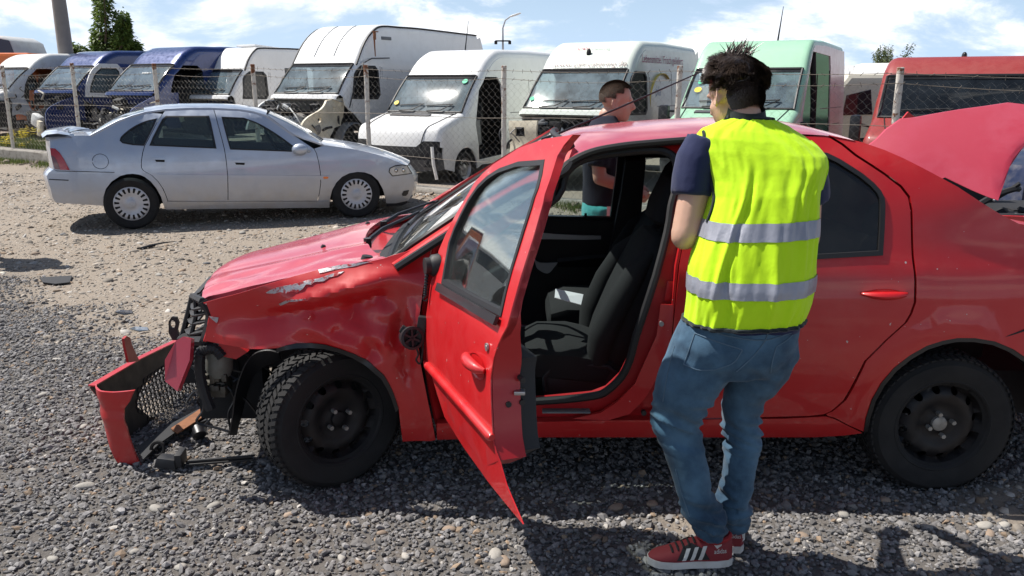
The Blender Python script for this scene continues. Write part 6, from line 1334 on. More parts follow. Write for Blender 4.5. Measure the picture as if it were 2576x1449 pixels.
# ================================================================ TREES, POLE, LAMP
def tree(name, lab, base, limbs, leaf_n, leaf_l, mtl, trunk_r, spread, grp=None, droop=-.35, twig=.5):
    tr = thing(name, lab, 'tree', base, 0, grp); b = MB()
    P, D, N, L, Wd, Tn = [], [], [], [], [], []
    for pts in limbs:
        pp = cr([Vector(p) for p in pts], 6); k = len(pp); b.tube(pp, [lerp(trunk_r, trunk_r*.18, i/(k-1)) for i in range(k)], 7)
        for i in range(leaf_n):
            u = random.random()**.8; q = Vector(pp[min(k-1, int(u*(k-1)))]); 
            if u < .12: continue
            cl = noise.noise((u*14, pts[-1][0]*3, pts[-1][1]))       # clumps along the limb
            if random.random() > .55+.9*cl: continue
            sp_ = spread*(1.05-.55*u)*(.55+.8*abs(noise.noise((u*9, 2, pts[0][0]))))*random.random()**.6; a = random.uniform(0, 6.28)
            p = q+Vector((math.cos(a)*sp_, math.sin(a)*sp_, random.gauss(0, spread*.25))); d_ = Vector((math.cos(a), math.sin(a), droop+random.gauss(0, .4)))
            P.append(p); D.append(d_); N.append((random.gauss(0, 1), random.gauss(0, 1), 1.2)); L.append(leaf_l*random.uniform(.6, 1.3)); Wd.append(leaf_l*random.uniform(.3, .5)); Tn.append(min(1, max(0, .45+.5*cl+random.gauss(0, .25))))
    b.build('trunk', M['rust'] if False else M['bark'], tr); leaf_mesh('crown', P, D, N, L, Wd, Tn, mtl, tr, False, 'stuff'); return tr
M['bark'] = pbr('bark', (.10, .08, .06), .9, var=.4, var_s=14, bump=.5, bump_s=20)
Yt = 30.0
def tp_px(x, y, dy=0): p = on_y(x, y, Yt); return (p.x-tb.x, dy, p.z)
tb = on_y(262, 230, Yt); tb.z = 0
LB = [[(0, 0, 0), tp_px(250, 130), tp_px(246, 60, .2), tp_px(248, -30, .1)], [(0, 0, 0), tp_px(266, 130), tp_px(272, 50, -.2), tp_px(264, -30, -.1), tp_px(262, -60)], [(0, 0, 0), tp_px(290, 130, .3), tp_px(298, 80, .3), tp_px(300, 22, .2)], [(0, 0, 0), tp_px(310, 130, -.3), tp_px(316, 80, -.2), tp_px(318, 38, -.2)],
      [(0, 0, 0), tp_px(235, 150, -.4), tp_px(200, 122, -.3), tp_px(178, 118, -.3)], [(0, 0, 0), tp_px(275, 150, .3), tp_px(280, 110, .1), tp_px(283, 60, 0)], [(0, 0, 0), tp_px(330, 140, .2), tp_px(325, 100, .1)], [(0, 0, 0), tp_px(245, 150, .5), tp_px(232, 110, .6), tp_px(234, 62, .5)]]
random.seed(11); tree('leafy_tree', 'tall thin leafy tree with upright limbs behind the blue vans', (tb.x, Yt, -.1), LB, 2600, .17, M['leaf'], .07, .46)
def bush_tree(lab, xd, w, h, Yd, grp='small trees far behind the vans'):
    p = on_y(xd, 212, Yd); limbs = []
    for i in range(9):
        a = random.uniform(0, 6.28); r_ = w*random.uniform(.2, 1); limbs.append([(0, 0, 0), (r_*.4*math.cos(a), r_*.4*math.sin(a), h*.4), (r_*math.cos(a), r_*math.sin(a), h*random.uniform(.65, 1))])
    return tree('bushy_tree', lab, (p.x, Yd, -.1), limbs, 1500, w*.10, M['far_leaf'], w*.05, w*.38, grp, 0)
bush_tree('hazy green tree beyond the white box truck', 2225, 3.2, 7.2, 105); bush_tree('small round tree left of the hazy green tree', 2196, 2.0, 5.2, 108); bush_tree('lowest of the far trees, just right of the mint green van', 2140, 2.6, 3.0, 125)
p = on_y(163, 100, 26.0); pole = thing('concrete_pole', 'grey concrete utility pole rising behind the white and blue vans', 'pole', (p.x, 26, -.1))
b = MB(); b.tube([(0, 0, 0), (-.03, 0, 4), (-.09, 0, 9.5)], [.24, .20, .13], 14); b.build('shaft', M['pole_concrete'] if 'pole_concrete' in M else M['concrete'], pole); MB().tube([(-.09, 0, 9.1), (.5, .2, 9.2)], .04, 6).build('bracket', M['steel_dark'], pole)
p = on_y(1265, 130, 52.0); lampost = thing('street_lamp', 'slim grey street lamp standing far behind the white van row', 'street lamp', (p.x, 52, 0)); zt_ = on_y(1265, 62, 52).z
M['galv'] = pbr('galv', (.42, .44, .47), .5, .4)
b = MB(); b.tube([(0, 0, 0), (0, 0, zt_*.7), (0, 0, zt_-.2), (.15, 0, zt_+.25), (.5, 0, zt_+.5)], [.09, .07, .05, .045, .04], 8); b.build('mast', M['galv'], lampost)
b = MB(); loft(b, [(Vector((.4+k, 0, zt_+.45+k*.32)), (0, 1, 0), (-.3, 0, 1), w_, d_) for k, w_, d_ in [(0, .08, .05), (.12, .22, .11), (.5, .25, .11), (.7, .15, .06)]]); b.build('lamp_head', M['white_paint'], lampost)
zc = on_y(1265, 103, 52).z; b = MB(); b.box((0, -.05, zc), (.9, .1, .08)); b.box((.42, -.15, zc-.1), (.18, .4, .2), None, .03); b.box((-.42, -.15, zc-.1), (.18, .4, .2), None, .03); b.build('camera_bracket', M['steel_dark'], lampost)
# far tree line and a band of low hills on the horizon
rows = []
for a in np.linspace(-60, 60, 120):
    x, y = 900*math.sin(R(a)), 900*math.cos(R(a)); h = 7+5*noise.noise((a*.35, 0, 0))+3*noise.noise((a*1.7, 1, 0)); rows.append([(x, y, -1), (x, y+4, h*.7), (x, y+14, h), (x, y+40, h*.6), (x, y+60, -1)])
M['hill'] = pbr('hill', (.20, .25, .24), .95, var=.3, var_s=.05)
tag(MB().grid(rows).build('hills', M['hill']), kind='structure')

# ================================================================ OTHER VEHICLES
def simple_vehicle(name, lab, cat, loc, rz, prof, W, col, wins, wheels, grp=None, glass_='dark_glass', extra=None):
    """prof: side outline (length, height); wins: side windows; all built as a closed rounded body"""
    v = thing(name, lab, cat, loc, rz, grp); hw = W/2; pr = np.array(prof); n = len(pr)
    def yy(z): return hw-.10*max(0, z-1.1)/1.2
    b = MB(); rd_ = .09
    ins = ring(prof, rd_)
    rows = [[Vector((p[0], -yy(p[1]), p[1])) for p in ins], [Vector((lerp(p[0], q[0], .75), -yy(q[1])+rd_*.28, lerp(p[1], q[1], .75))) for p, q in zip(ins, prof)], [Vector((q[0], -yy(q[1])+rd_, q[1])) for q in prof], [Vector((q[0], yy(q[1])-rd_, q[1])) for q in prof], [Vector((lerp(p[0], q[0], .75), yy(q[1])-rd_*.28, lerp(p[1], q[1], .75))) for p, q in zip(ins, prof)], [Vector((p[0], yy(p[1]), p[1])) for p in ins]]
    b.grid(rows, closed=True)
    b.panel(ins, [], lambda a, z: (a, -yy(z), z), .4); b.panel(ins, [], lambda a, z: (a, yy(z), z), .4); b.build('body', M[col], v, smooth=45)
    for w_ in wins:
        for sg in (-1, 1): MB().panel(w_, [], lambda a, z: (a, sg*(yy(z)+.008), z), .4, (0, -sg*.02, 0)).build('side_window', M[glass_ if glass_ != 'dark_glass' else 'window_black'], v)
    for (wx, wr) in wheels:
        for sg in (-1, 1):
            M4 = Matrix.Translation((wx, sg*(hw-.08), wr)) @ Matrix.Rotation(0 if sg < 0 else math.pi, 4, 'Z'); o = MB().lathe([(wr*.62, -.08), (wr*.5, -.05), (.0, -.06)], 16, M4).build('wheel', M['alu_dirty'], v); tb_ = MB(); tyre_mesh(tb_, wr, wr*.62, .19, M4, 24); tb_.build('tyre', M['tyre'], o)
            b = MB(); b.lathe([(wr*1.12, -.075), (0, -.075)], 18, M4); b.build('wheel_house', M['cabin_dark'], v)
    if extra: extra(v, yy)
    return v
M['window_black'] = pbr('window_black', (.012, .016, .022), .08, coat=.5); M['navy_trim'] = pbr('navy_trim', (.012, .016, .05), .4, coat=.3)
def screen_at(v, pts, W, mt='window_black', name='windscreen'):
    b = MB(); b.slab([Vector((pts[0][0], -W/2, pts[0][1])), Vector((pts[0][0], W/2, pts[0][1])), Vector((pts[1][0], W/2-.08, pts[1][1])), Vector((pts[1][0], -W/2+.08, pts[1][1]))], .02); return b.build(name, M[mt], v)
# coach top left
pL = on_y(98, 100, 30.0)
simple_vehicle('white_coach', 'white coach with a dark window band behind the left end vans', 'coach', (pL.x-8.0, 30.0, 0), 0, [(0, .4), (0, 3.2), (.2, 3.5), (7.3, 3.28), (7.6, 3.1), (8.0, 1.4), (8.0, .4)], 2.4, 'greywhite_paint', [[(.2, 2.75), (.2, 3.30), (6.8, 3.12), (7.05, 2.55)]], [(1.6, .48), (6.4, .48)],
    extra=lambda v, yy: MB().panel([(7.0, 2.3), (7.15, 3.2), (7.55, 3.12), (7.85, 2.2)], [], lambda a, z: (a, -yy(z)-.01, z), .3, (0, .03, 0)).build('corner_panel', M['navy_trim'], v))
# orange van behind the leftmost white van
pO = on_y(60, 200, 27.0)
def orange_extra(v, yy):
    for x_ in (1.5, 2.9): MB().tube([(x_, -yy(1.6)-.01, .5), (x_, -yy(1.6)-.01, 2.3)], .01, 4).build('door_gap', M['seal_rubber'], v)
simple_vehicle('orange_van', 'bright orange van standing behind the leftmost white van', 'van', (pO.x-2.9, 27.0, 0), 0, [(0, .4), (0, 2.4), (.15, 2.62), (3.6, 2.62), (4.2, 1.5), (5.0, 1.2), (5.1, .4)], 1.95, 'orange_paint', [[(3.15, 1.5), (3.15, 2.2), (3.6, 2.2), (3.95, 1.5)]], [(1.0, .34), (4.2, .34)], extra=orange_extra)
# between the mint van and the red one
pC = on_y(2160, 280, 19.0); yaw = RZF+math.pi/2
def cream_extra(v, yy):
    MB().panel([(1.45, .5), (1.45, 1.52), (2.3, 1.52), (2.3, .5)], [], lambda a, z: (a, yy(z)+.012, z), .3, (0, -.02, 0)).build('teal_door', M['teal_paint'], v)
paint('teal_paint', (.02, .16, .24), 0, .4, .5)
simple_vehicle('cream_minibus', 'cream minibus with dark windows between the mint van and the big red van', 'minibus', (pC.x-.9, 19.0, -.05), R(-8), [(0, .35), (-.05, 1.0), (.1, 1.55), (.4, 1.95), (3.8, 1.95), (4.0, 1.6), (4.05, .35)], 1.75, 'cream_body' if 'cream_body' in M else 'greywhite_paint', [[(.30, 1.08), (.36, 1.50), (.85, 1.62), (.92, 1.10)], [(1.15, 1.1), (1.15, 1.62), (2.4, 1.62), (2.4, 1.1)]], [(.8, .31), (3.2, .31)])
def front_van(lab, xd, yb, Yd, s=1.0, rz=0.0, col='white_paint', grp='white vans parked far off'):
    p = on_y(xd, yb, Yd); v = simple_vehicle('far_van', lab, 'van', (p.x, Yd, 0), rz, [(0, .35), (0, .95), (.7, 1.25), (1.4, 2.05), (1.9, 2.55), (5.2, 2.55), (5.2, .35)], 1.95, col, [[(1.1, 1.3), (1.5, 1.95), (2.1, 1.95), (2.1, 1.3)]], [(.9, .33), (4.2, .33)], grp); screen_at(v, ((.66, 1.30), (1.36, 2.06)), 1.6); v.scale = (s, s, s); return v
front_van('white high-roof van beyond the cream minibus, half hidden by the big red van', 2222, 262, 34, 1.0, R(72))
front_van('far white van just right of the mint green van', 2105, 250, 44, 1.0, R(80)); front_van('smallest far white van under the trees', 2188, 232, 62, 1.0, R(60))
front_van('far white van seen past the raised bonnet', 2520, 250, 50, 1.0, R(100))
pB = on_y(2178, 214, 92); simple_vehicle('box_truck', 'white box truck on the horizon left of the hazy tree', 'truck', (pB.x-2.2, 92, 0), R(20), [(0, .9), (0, 3.6), (5.0, 3.6), (5.0, 2.5), (6.6, 2.4), (7.0, 1.4), (7.0, .7), (5.0, .7)], 2.4, 'white_paint', [[(5.4, 1.6), (5.4, 2.2), (6.4, 2.2), (6.6, 1.6)]], [(1.2, .5), (6.0, .5)])
# the red car with its bonnet propped up, behind the saloon's boot, and the navy one beyond
hc = thing('car_with_raised_bonnet', 'second red car with its chalky red bonnet propped open behind the saloon', 'car', (3.7, 6.2, 0), 0)
hpx = [(2150, 392), (2205, 352), (2230, 326), (2268, 299), (2300, 296), (2360, 285), (2420, 275), (2480, 267), (2540, 258), (2590, 264), (2650, 290)]; lpx = [(2240, 420), (2300, 446), (2340, 462), (2378, 446), (2411, 462), (2440, 476), (2463, 486), (2490, 497), (2511, 504), (2540, 420), (2590, 340)]
hp_ = [on_plane(x, y, (0, 6.15, 1.2), Vector((-.40, -.85, .62))) for x, y in hpx]; lp_ = [on_plane(x, y, (0, 6.15, 1.2), Vector((-.40, -.85, .62))) for x, y in lpx]
b = MB(); G = []
for u in np.linspace(0, 1, 9): G.append([a.lerp(c_, u)+Vector((0, -.015*math.sin(math.pi*u), 0)) for a, c_ in zip(hp_, lp_)])
b.grid(G); b.grid([[p+Vector((0, .025, 0)) for p in r] for r in G], True); 
for e in (G[0], G[-1], [r[0] for r in G], [r[-1] for r in G]): b.grid([e, [p+Vector((0, .025, 0)) for p in e]])
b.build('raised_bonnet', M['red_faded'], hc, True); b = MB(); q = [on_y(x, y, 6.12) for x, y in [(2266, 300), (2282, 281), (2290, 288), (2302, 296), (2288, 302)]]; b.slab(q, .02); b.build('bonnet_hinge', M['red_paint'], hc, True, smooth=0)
b = MB(); b.box((3.9, 6.45, .50), (2.2, 1.35, .42), None, .08); b.box((3.3, 7.0, .78), (1.6, .12, .42), None, .03); b.box((2.75, 6.3, .80), (.2, 1.2, .3), None, .05); b.box((3.15, 5.72, .55), (1.1, .06, .5), None, .03); b.build('engine_bay', M['van_dark'], hc, True)
MB().panel(cr([(2.6, .35), (2.7, .74), (3.4, .80), (4.4, .72), (4.75, .55)], 4)+[(4.75, .3)], [ell(3.9, .30, .33, .33, 16)], lambda a, z: (a, 5.62-.03*math.sin(z*3), z), .1, (0, .04, 0)).build('front_wing', M['red_paint'], hc, True)
jk = junk(hc, ((-.9, .9), (-.55, .3), (.62, .82)), 34, 5, 'engine_parts', ('van_dark', 'trim_black', 'grey_plastic', 'steel_dark')); 
MB().tube([on_y(2500, 505, 5.9), on_y(2545, 380, 6.25)], .008, 6).build('bonnet_stay', M['steel'], hc, True)
pN = on_y(2560, 430, 8.0); simple_vehicle('navy_car', 'dark blue car body just visible at the right edge behind the raised bonnet', 'car', (pN.x-.15, 8.6, 0), R(5), [(0, .3), (0, .75), (.1, .92), (1.0, 1.02), (1.6, 1.42), (3.0, 1.45), (3.7, 1.05), (4.1, .95), (4.15, .3)], 1.7, 'navy_paint', [[(1.3, 1.05), (1.75, 1.36), (2.3, 1.38), (2.3, 1.05)], [(2.4, 1.05), (2.4, 1.38), (2.9, 1.37), (3.3, 1.05)]], [(.75, .3), (3.3, .3)])
# wiper blade and flat scraps on the dirt
b = MB(); a_, c_ = on_z(352, 625, .02), on_z(445, 607, .02); b.tube([a_, a_.lerp(c_, .3)+Vector((0, 0, .012)), a_.lerp(c_, .65)+Vector((0, 0, .012)), c_], [.022, .02, .016, .006], 6, flat=.5); b.tube([a_-Vector((.03, 0, 0)), a_.lerp(c_, .4)], .01, 5); tag(b.build('wiper_blade', M['trim_black']), 'black wiper blade lying on the brown dirt below the silver car', 'wiper blade')
flat([(100, 700), (130, 698), (182, 695), (175, 712), (140, 716), (108, 712)], .012, 'rubber_mat', 'trim_grey', .008, 'flat grey scrap of rubber on the dirt at the left', 'scrap')
for (x, y, w_, lab) in ((312, 786, 40, 'clear plastic shard in the dirt, upper of two left of the grille'), (350, 828, 42, 'clear plastic shard on the gravel beside the grille, lower of two')):
    flat([(x-w_*.6, y), (x-10, y-6), (x+w_*.5, y-4), (x+w_*.6, y+3), (x, y+7)], .015, 'plastic_shard', 'lamp_clear', .004, lab, 'shard', group='clear plastic shards on the ground')
# ================================================================ PEOPLE
from mathutils.bvhtree import BVHTree
def remesh(name, mb, voxel, sm, mtl, parent, disp=None, keep=None):
    """close all the pieces of mb into one continuous skin"""
    me = bpy.data.meshes.new('tmp'); me.from_pydata([tuple(v) for v in mb.v], [], mb.f); bm = bmesh.new(); bm.from_mesh(me); bmesh.ops.recalc_face_normals(bm, faces=bm.faces); bm.to_mesh(me); bm.free()
    o = bpy.data.objects.new('tmp', me); C.objects.link(o)
    a = o.modifiers.new('r', 'REMESH'); a.mode = 'VOXEL'; a.voxel_size = voxel; a.use_smooth_shade = True
    if sm: s_ = o.modifiers.new('s', 'SMOOTH'); s_.factor = .5; s_.iterations = sm
    m2 = bpy.data.meshes.new_from_object(o.evaluated_get(bpy.context.evaluated_depsgraph_get())); bpy.data.objects.remove(o); m2.name = name
    if disp:
        n = len(m2.vertices); co = np.empty(n*3); m2.vertices.foreach_get('co', co); co = co.reshape(-1, 3); nr = np.array([v.normal[:] for v in m2.vertices])
        co = co+nr*np.array([disp(Vector(c), Vector(q)) for c, q in zip(co, nr)])[:, None]; m2.vertices.foreach_set('co', co.reshape(-1).astype(np.float32))
    if keep:
        bm = bmesh.new(); bm.from_mesh(m2); bmesh.ops.delete(bm, geom=[v for v in bm.verts if not keep(v.co)], context='VERTS'); bm.to_mesh(m2); bm.free()
    wco = BVHTree.FromPolygons([v.co.copy() for v in m2.vertices], [tuple(p.vertices) for p in m2.polygons])
    if parent is not None: m2.transform(mw(parent).inverted())
    m2.materials.clear(); m2.materials.append(mtl); m2.polygons.foreach_set('use_smooth', [True]*len(m2.polygons)); m2.update()
    r = bpy.data.objects.new(name, m2); C.objects.link(r); r.parent = parent; return r, wco
def limb(mb, pts, rad, seg=12):
    mb.tube(pts, rad, seg)
    for p, r in zip(pts, rad): mb.sphere(p, r*.99, 12, 8)
def frame(f, u):
    f = Vector(f).normalized(); s = Vector(u).cross(f).normalized(); u2 = f.cross(s); return f, s, u2      # forward, left, up
def add_head(mb, c, f, u, k=1.0):
    f, s, u = frame(f, u); Mx = Matrix((f, s, u)).transposed().to_4x4(); c = Vector(c)
    P = lambda a, b_, d: c+(f*a+s*b_+u*d)*k
    mb.sphere(P(-.012, 0, .032), (.098*k, .077*k, .090*k), 20, 14, Mx); mb.sphere(P(.030, 0, -.035), (.062*k, .062*k, .085*k), 16, 12, Mx)
    mb.sphere(P(.060, 0, -.088), (.032*k, .036*k, .028*k), 12, 8, Mx); mb.sphere(P(-.005, 0, -.065), (.06*k, .058*k, .05*k), 12, 8, Mx)
    mb.tube([P(.088, 0, .020), P(.100, 0, .0), P(.116, 0, -.022), P(.098, 0, -.034)], [.009*k, .011*k, .014*k, .011*k], 8)
    mb.tube([P(.080, -.038, .026), P(.090, 0, .026), P(.080, .038, .026)], [.011*k]*3, 8)                  # brow
    mb.tube([P(.082, -.022, -.058), P(.092, 0, -.056), P(.082, .022, -.058)], [.007*k]*3, 8); mb.tube([P(.080, -.018, -.069), P(.089, 0, -.068), P(.080, .018, -.069)], [.007*k]*3, 8)
    for sg in (-1, 1):
        mb.sphere(P(.045, sg*.042, -.028), (.030*k, .022*k, .026*k), 10, 8, Mx)
        E = [P(-.004+.020*math.cos(a), sg*(.079+.018*max(0, math.cos(a+2.6))), -.008+.032*math.sin(a)) for a in np.linspace(.2, 6.0, 12)]; mb.tube(E, .0068*k, 6); mb.sphere(P(-.002, sg*.074, -.010), (.016*k, .006*k, .026*k), 8, 6, Mx); mb.sphere(P(.002, sg*.078, -.036), (.009*k, .006*k, .009*k), 8, 6, Mx)
    return P, (f, s, u)
def add_eyes(par, P, ax, k=1.0):
    f, s, u = ax
    for sg in (-1, 1):
        c = P(.0655, sg*.030, .004); MB().sphere(c, .0115*k, 12, 8).build('eye', M['eye_white'], par, True); MB().sphere(c+f*.0068*k, .0062*k, 10, 6).build('iris', M['eye_dark'], par, True)
def add_hand(mb, wr, d, nrm, side=1, k=1.0, curl=.5):
    """palm with four fingers and a thumb; d = along the hand, nrm = back of the hand, side = which way the thumb points"""
    d = Vector(d).normalized(); nrm = Vector(nrm); nrm = (nrm-d*nrm.dot(d)).normalized(); t = d.cross(nrm)*side
    wr = Vector(wr); mb.tube([wr, wr+d*.03*k, wr+d*.085*k], [.026*k, .036*k, .040*k], 10, flat=.5); mb.sphere(wr+d*.055*k, .033*k, 10, 8)
    for i, (o, L) in enumerate(((.030, .078), (.010, .086), (-.010, .080), (-.029, .062))):
        p = wr+(d*.078+t*o)*k; a = .25+curl*.5; dd = d; pts = [p-d*.02*k, p]
        for j, l_ in enumerate((.45, .32, .23)):
            dd = (dd*math.cos(a)-nrm*math.sin(a)*1.0).normalized(); pts.append(pts[-1]+dd*L*l_*k); a = curl*.8
        mb.tube(pts, [.011*k, .010*k, .0092*k, .0082*k, .0062*k], 8); mb.sphere(pts[-1], .0064*k, 8, 6)
    p = wr+(d*.025+t*.030)*k; pts = [p-t*.012*k, p, p+(d*.028+t*.022-nrm*.006)*k, p+(d*.055+t*.026-nrm*.018)*k]; mb.tube(pts, [.014*k, .0135*k, .011*k, .008*k], 8); mb.sphere(pts[-1], .0082*k, 8, 6)
def hair_strands(par, name, c, ax, k, n, Lf, mtl, rad=(.104, .084, .099), off=(-.014, 0, .036), keep=None, flow=None, wd=.0032, cap=None, seed=4):
    f, s, u = ax; rd = random.Random(seed); vs, fs = [], []; c = Vector(c)
    def W3(v): return c+(f*v[0]+s*v[1]+u*v[2])*k
    cnt = 0
    while cnt < n:
        z = rd.uniform(-1, 1); a = rd.uniform(0, 6.283); r_ = math.sqrt(1-z*z); nd = Vector((r_*math.cos(a), r_*math.sin(a), z))
        if keep and not keep(nd): continue
        p = Vector((off[0]+nd.x*rad[0], off[1]+nd.y*rad[1], off[2]+nd.z*rad[2])); d, L = flow(nd, rd); cnt += 1
        up_ = Vector((nd.x/rad[0], nd.y/rad[1], nd.z/rad[2])).normalized(); d = Vector(d).normalized(); sd_ = d.cross(up_); sd_ = sd_.normalized() if sd_.length > 1e-4 else Vector((1, 0, 0))
        w = wd*rd.uniform(.7, 1.4); base = p-up_*.004; lf = max(0, d.dot(up_)); dt = (d-up_*d.dot(up_)); o3 = Vector(off); R3 = Vector(rad)
        def on(t_, lift):
            q = Vector(((p.x-o3.x)/R3.x, (p.y-o3.y)/R3.y, (p.z-o3.z)/R3.z))+Vector((dt.x/R3.x, dt.y/R3.y, dt.z/R3.z))*(L*t_); q.normalize(); return Vector((q.x*R3.x, q.y*R3.y, q.z*R3.z))+o3+up_*(lift+lf*L*t_*.55)
        q1, q2, q3 = on(.35, .005), on(.7, .006), on(1.0, .003)
        o = len(vs)
        for q, ww in ((base, w), (q1, w), (q2, w*.7)): vs += [W3(q-sd_*ww/2), W3(q+sd_*ww/2+up_*.0012)]
        vs.append(W3(q3)); fs += [(o, o+1, o+3, o+2), (o+2, o+3, o+5, o+4), (o+4, o+5, o+6)]
    b = MB(); b.add(vs, fs)
    return b.build(name, M[mtl], par, True, smooth=180, fix=False, kind='stuff')
M['skin'] = pbr('skin', (.54, .33, .24), .5, var=.10, var_s=18, bump=.05, bump_s=220, spec=.4)
M['skin_tan'] = pbr('skin_tan', (.47, .275, .20), .5, var=.12, var_s=18, bump=.05, bump_s=220, spec=.4)
for m_ in ('skin', 'skin_tan'):
    b_ = [n for n in M[m_].node_tree.nodes if n.type == 'BSDF_PRINCIPLED'][0]; b_.inputs['Subsurface Weight'].default_value = .12; b_.inputs['Subsurface Radius'].default_value = (.012, .005, .003); b_.inputs['Subsurface Scale'].default_value = .5
M['eye_white'] = pbr('eye_white', (.6, .58, .55), .2); M['eye_dark'] = pbr('eye_dark', (.03, .02, .015), .15)
M['hair_dark'] = pbr('hair_dark', (.050, .034, .026), .38, spec=.6, var=.6, var_s=70); M['hair_brown'] = pbr('hair_brown', (.10, .066, .045), .6, spec=.3)
def cloth(name, col, var=.12, bump_=.25, s_=60, rough=.85, sheen=.2, weave=900):
    m, t, out = mat(name); tcn = t.n('ShaderNodeTexCoord').outputs['Object']; nz = t.noise(tcn, 7, 6, .6)
    c = t.mix(nz, tuple(x*(1-var) for x in col), tuple(min(1, x*(1+var)) for x in col)); b = t.n('ShaderNodeBsdfPrincipled', i={'Base Color': c, 'Roughness': rough, 'Sheen Weight': sheen, 'Specular IOR Level': .25})
    h = t.math('ADD', t.noise(tcn, s_, 4, .6), t.math('MULTIPLY', t.noise(tcn, weave, 2, .5), .25)); t.t.links.new(t.bump(h, bump_, .01), b.inputs['Normal']); t.t.links.new(b.outputs[0], out.inputs[0]); M[name] = m; return m
cloth('vest_yellow', (.52, .82, .010), .04, .25, 26, .75, .1); cloth('navy_tee', (.012, .018, .065), .15, .2, 40); cloth('dark_tee', (.010, .012, .024), .15, .2, 40, .9, .03); cloth('shorts_teal', (.05, .36, .36), .12, .3, 30); cloth('piping', (.010, .016, .020), .1)
M['reflective'] = pbr('reflective', (.30, .31, .36), .45, .25, var=.12, var_s=14, bump=.2, bump_s=40)
m, t, out = mat('denim'); tcn = t.n('ShaderNodeTexCoord').outputs['Object']
n1 = t.noise(tcn, 5.5, 6, .6); n2 = t.n('ShaderNodeTexWave', wave_type='BANDS', bands_direction='DIAGONAL', i={'Vector': tcn, 'Scale': 160.0, 'Distortion': 2.0, 'Detail': 2.0}).outputs[1]; n3 = t.noise(tcn, 260, 3, .6)
c = t.mix(t.ramp(n1, [(.38, 0.0), (.64, 1.0)]), (.012, .035, .068), (.085, .175, .265)); c = t.mix(t.math('MULTIPLY', n3, .35), c, (.085, .145, .21)); c = t.mix(t.math('MULTIPLY', n2, .18), c, (.012, .035, .07))
b = t.n('ShaderNodeBsdfPrincipled', i={'Base Color': c, 'Roughness': .9, 'Sheen Weight': .15, 'Specular IOR Level': .2}); t.t.links.new(t.bump(t.math('ADD', n1, t.math('MULTIPLY', n3, .3)), .25, .01), b.inputs['Normal']); t.t.links.new(b.outputs[0], out.inputs[0]); M['denim'] = m
M['denim_seam'] = pbr('denim_seam', (.09, .15, .21), .9); M['shoe_red'] = pbr('shoe_red', (.22, .020, .026), .75, bump=.15, bump_s=200); M['shoe_collar'] = pbr('shoe_collar', (.30, .012, .016), .8); M['shoe_black'] = pbr('shoe_black', (.018, .017, .018), .75); M['shoe_white'] = pbr('shoe_white', (.62, .60, .57), .6, dirt=(.35, .30, .24), dirt_amt=.5, dirt_s=20)
M['shoe_navy'] = pbr('shoe_navy', (.02, .03, .07), .7)
# ---------------------------------------------------------------- the man in the vest
man = thing('person', 'man seen from behind in yellow vest and jeans leaning towards the red car', 'person', (.74, 2.66, 0))
def PX(x, y, Y): return on_y(x, y, Y)
HC = PX(1847, 238, 2.91); HF = Vector((-.42, .82, -.38)); HU = Vector((-.15, .36, .9))
b = MB(); P_, AX = add_head(b, HC, HF, HU, 1.04)
nb_ = PX(1880, 330, 2.83); limb(b, [HC-AX[2]*.05-AX[0]*.025, HC-AX[2]*.10-AX[0]*.03, nb_], [.056, .058, .055])
shL, shR = PX(1770, 372, 2.80), PX(2040, 405, 2.81); chest = PX(1892, 470, 2.75); waist = PX(1880, 760, 2.66); pel = PX(1858, 865, 2.63)
limb(b, [nb_, PX(1890, 400, 2.82), chest, PX(1888, 640, 2.70), waist, pel], [.055, .075, .09, .09, .09, .085]); limb(b, [shL+Vector((.02, .02, -.03)), PX(1890, 400, 2.82), shR+Vector((-.03, .03, -.02))], [.048, .06, .048])
elL, wrL = PX(1722, 594, 2.73), Vector((.70, 3.00, 1.16)); elR, wrR = PX(2030, 600, 2.86), Vector((.98, 3.02, 1.12))
limb(b, [shL+Vector((.02, .02, -.03)), PX(1748, 480, 2.77), elL], [.048, .054, .047]); limb(b, [elL, elL.lerp(wrL, .35), wrL], [.047, .046, .029]); limb(b, [shR+Vector((-.03, .03, -.02)), PX(2030, 500, 2.84), elR], [.048, .050, .045]); limb(b, [elR, elR.lerp(wrR, .35), wrR], [.045, .044, .029])
add_hand(b, wrL, (.45, .75, .25), (-.6, .2, .7), -1); add_hand(b, wrR, (-.5, .75, .25), (.6, .2, .7), 1)
LEGL = [(1775, 880, 88, 2.62), (1742, 945, 82, 2.62), (1722, 985, 76, 2.62), (1708, 1018, 66, 2.63), (1702, 1050, 58, 2.64), (1704, 1086, 52, 2.64), (1718, 1127, 50, 2.62), (1737, 1189, 48, 2.60), (1752, 1252, 42, 2.59), (1766, 1288, 41, 2.60), (1781, 1318, 37, 2.61), (1786, 1334, 37, 2.61)]
LEGR = [(1925, 880, 84, 2.64), (1905, 945, 66, 2.66), (1874, 985, 54, 2.69), (1864, 1027, 51, 2.71), (1864, 1061, 46, 2.72), (1868, 1113, 43, 2.71), (1860, 1189, 41, 2.69), (1853, 1245, 38, 2.69), (1848, 1280, 38, 2.70), (1848, 1305, 33, 2.71), (1849, 1318, 34, 2.71)]
def legpts(L, sc=1.0):
    P, Rr = [], []
    for x, y, w, Y in L: p = PX(x, y, Y); P.append(p); Rr.append((PX(x+w, y, Y)-PX(x-w, y, Y)).length/2*sc)
    return P, Rr
for L in (LEGL, LEGR):
    pp, rr_ = legpts(L, .68); limb(b, [pp[0]+Vector((0, .03, .03))]+pp[2:], [rr_[0]*.6, rr_[2]*.8]+rr_[3:]); limb(b, [pp[-1], pp[-1]+Vector((0, .0, -.03))], [.022, .024])
body, _ = remesh('body', b, .0075, 3, M['skin'], man)
add_eyes(body, P_, AX)
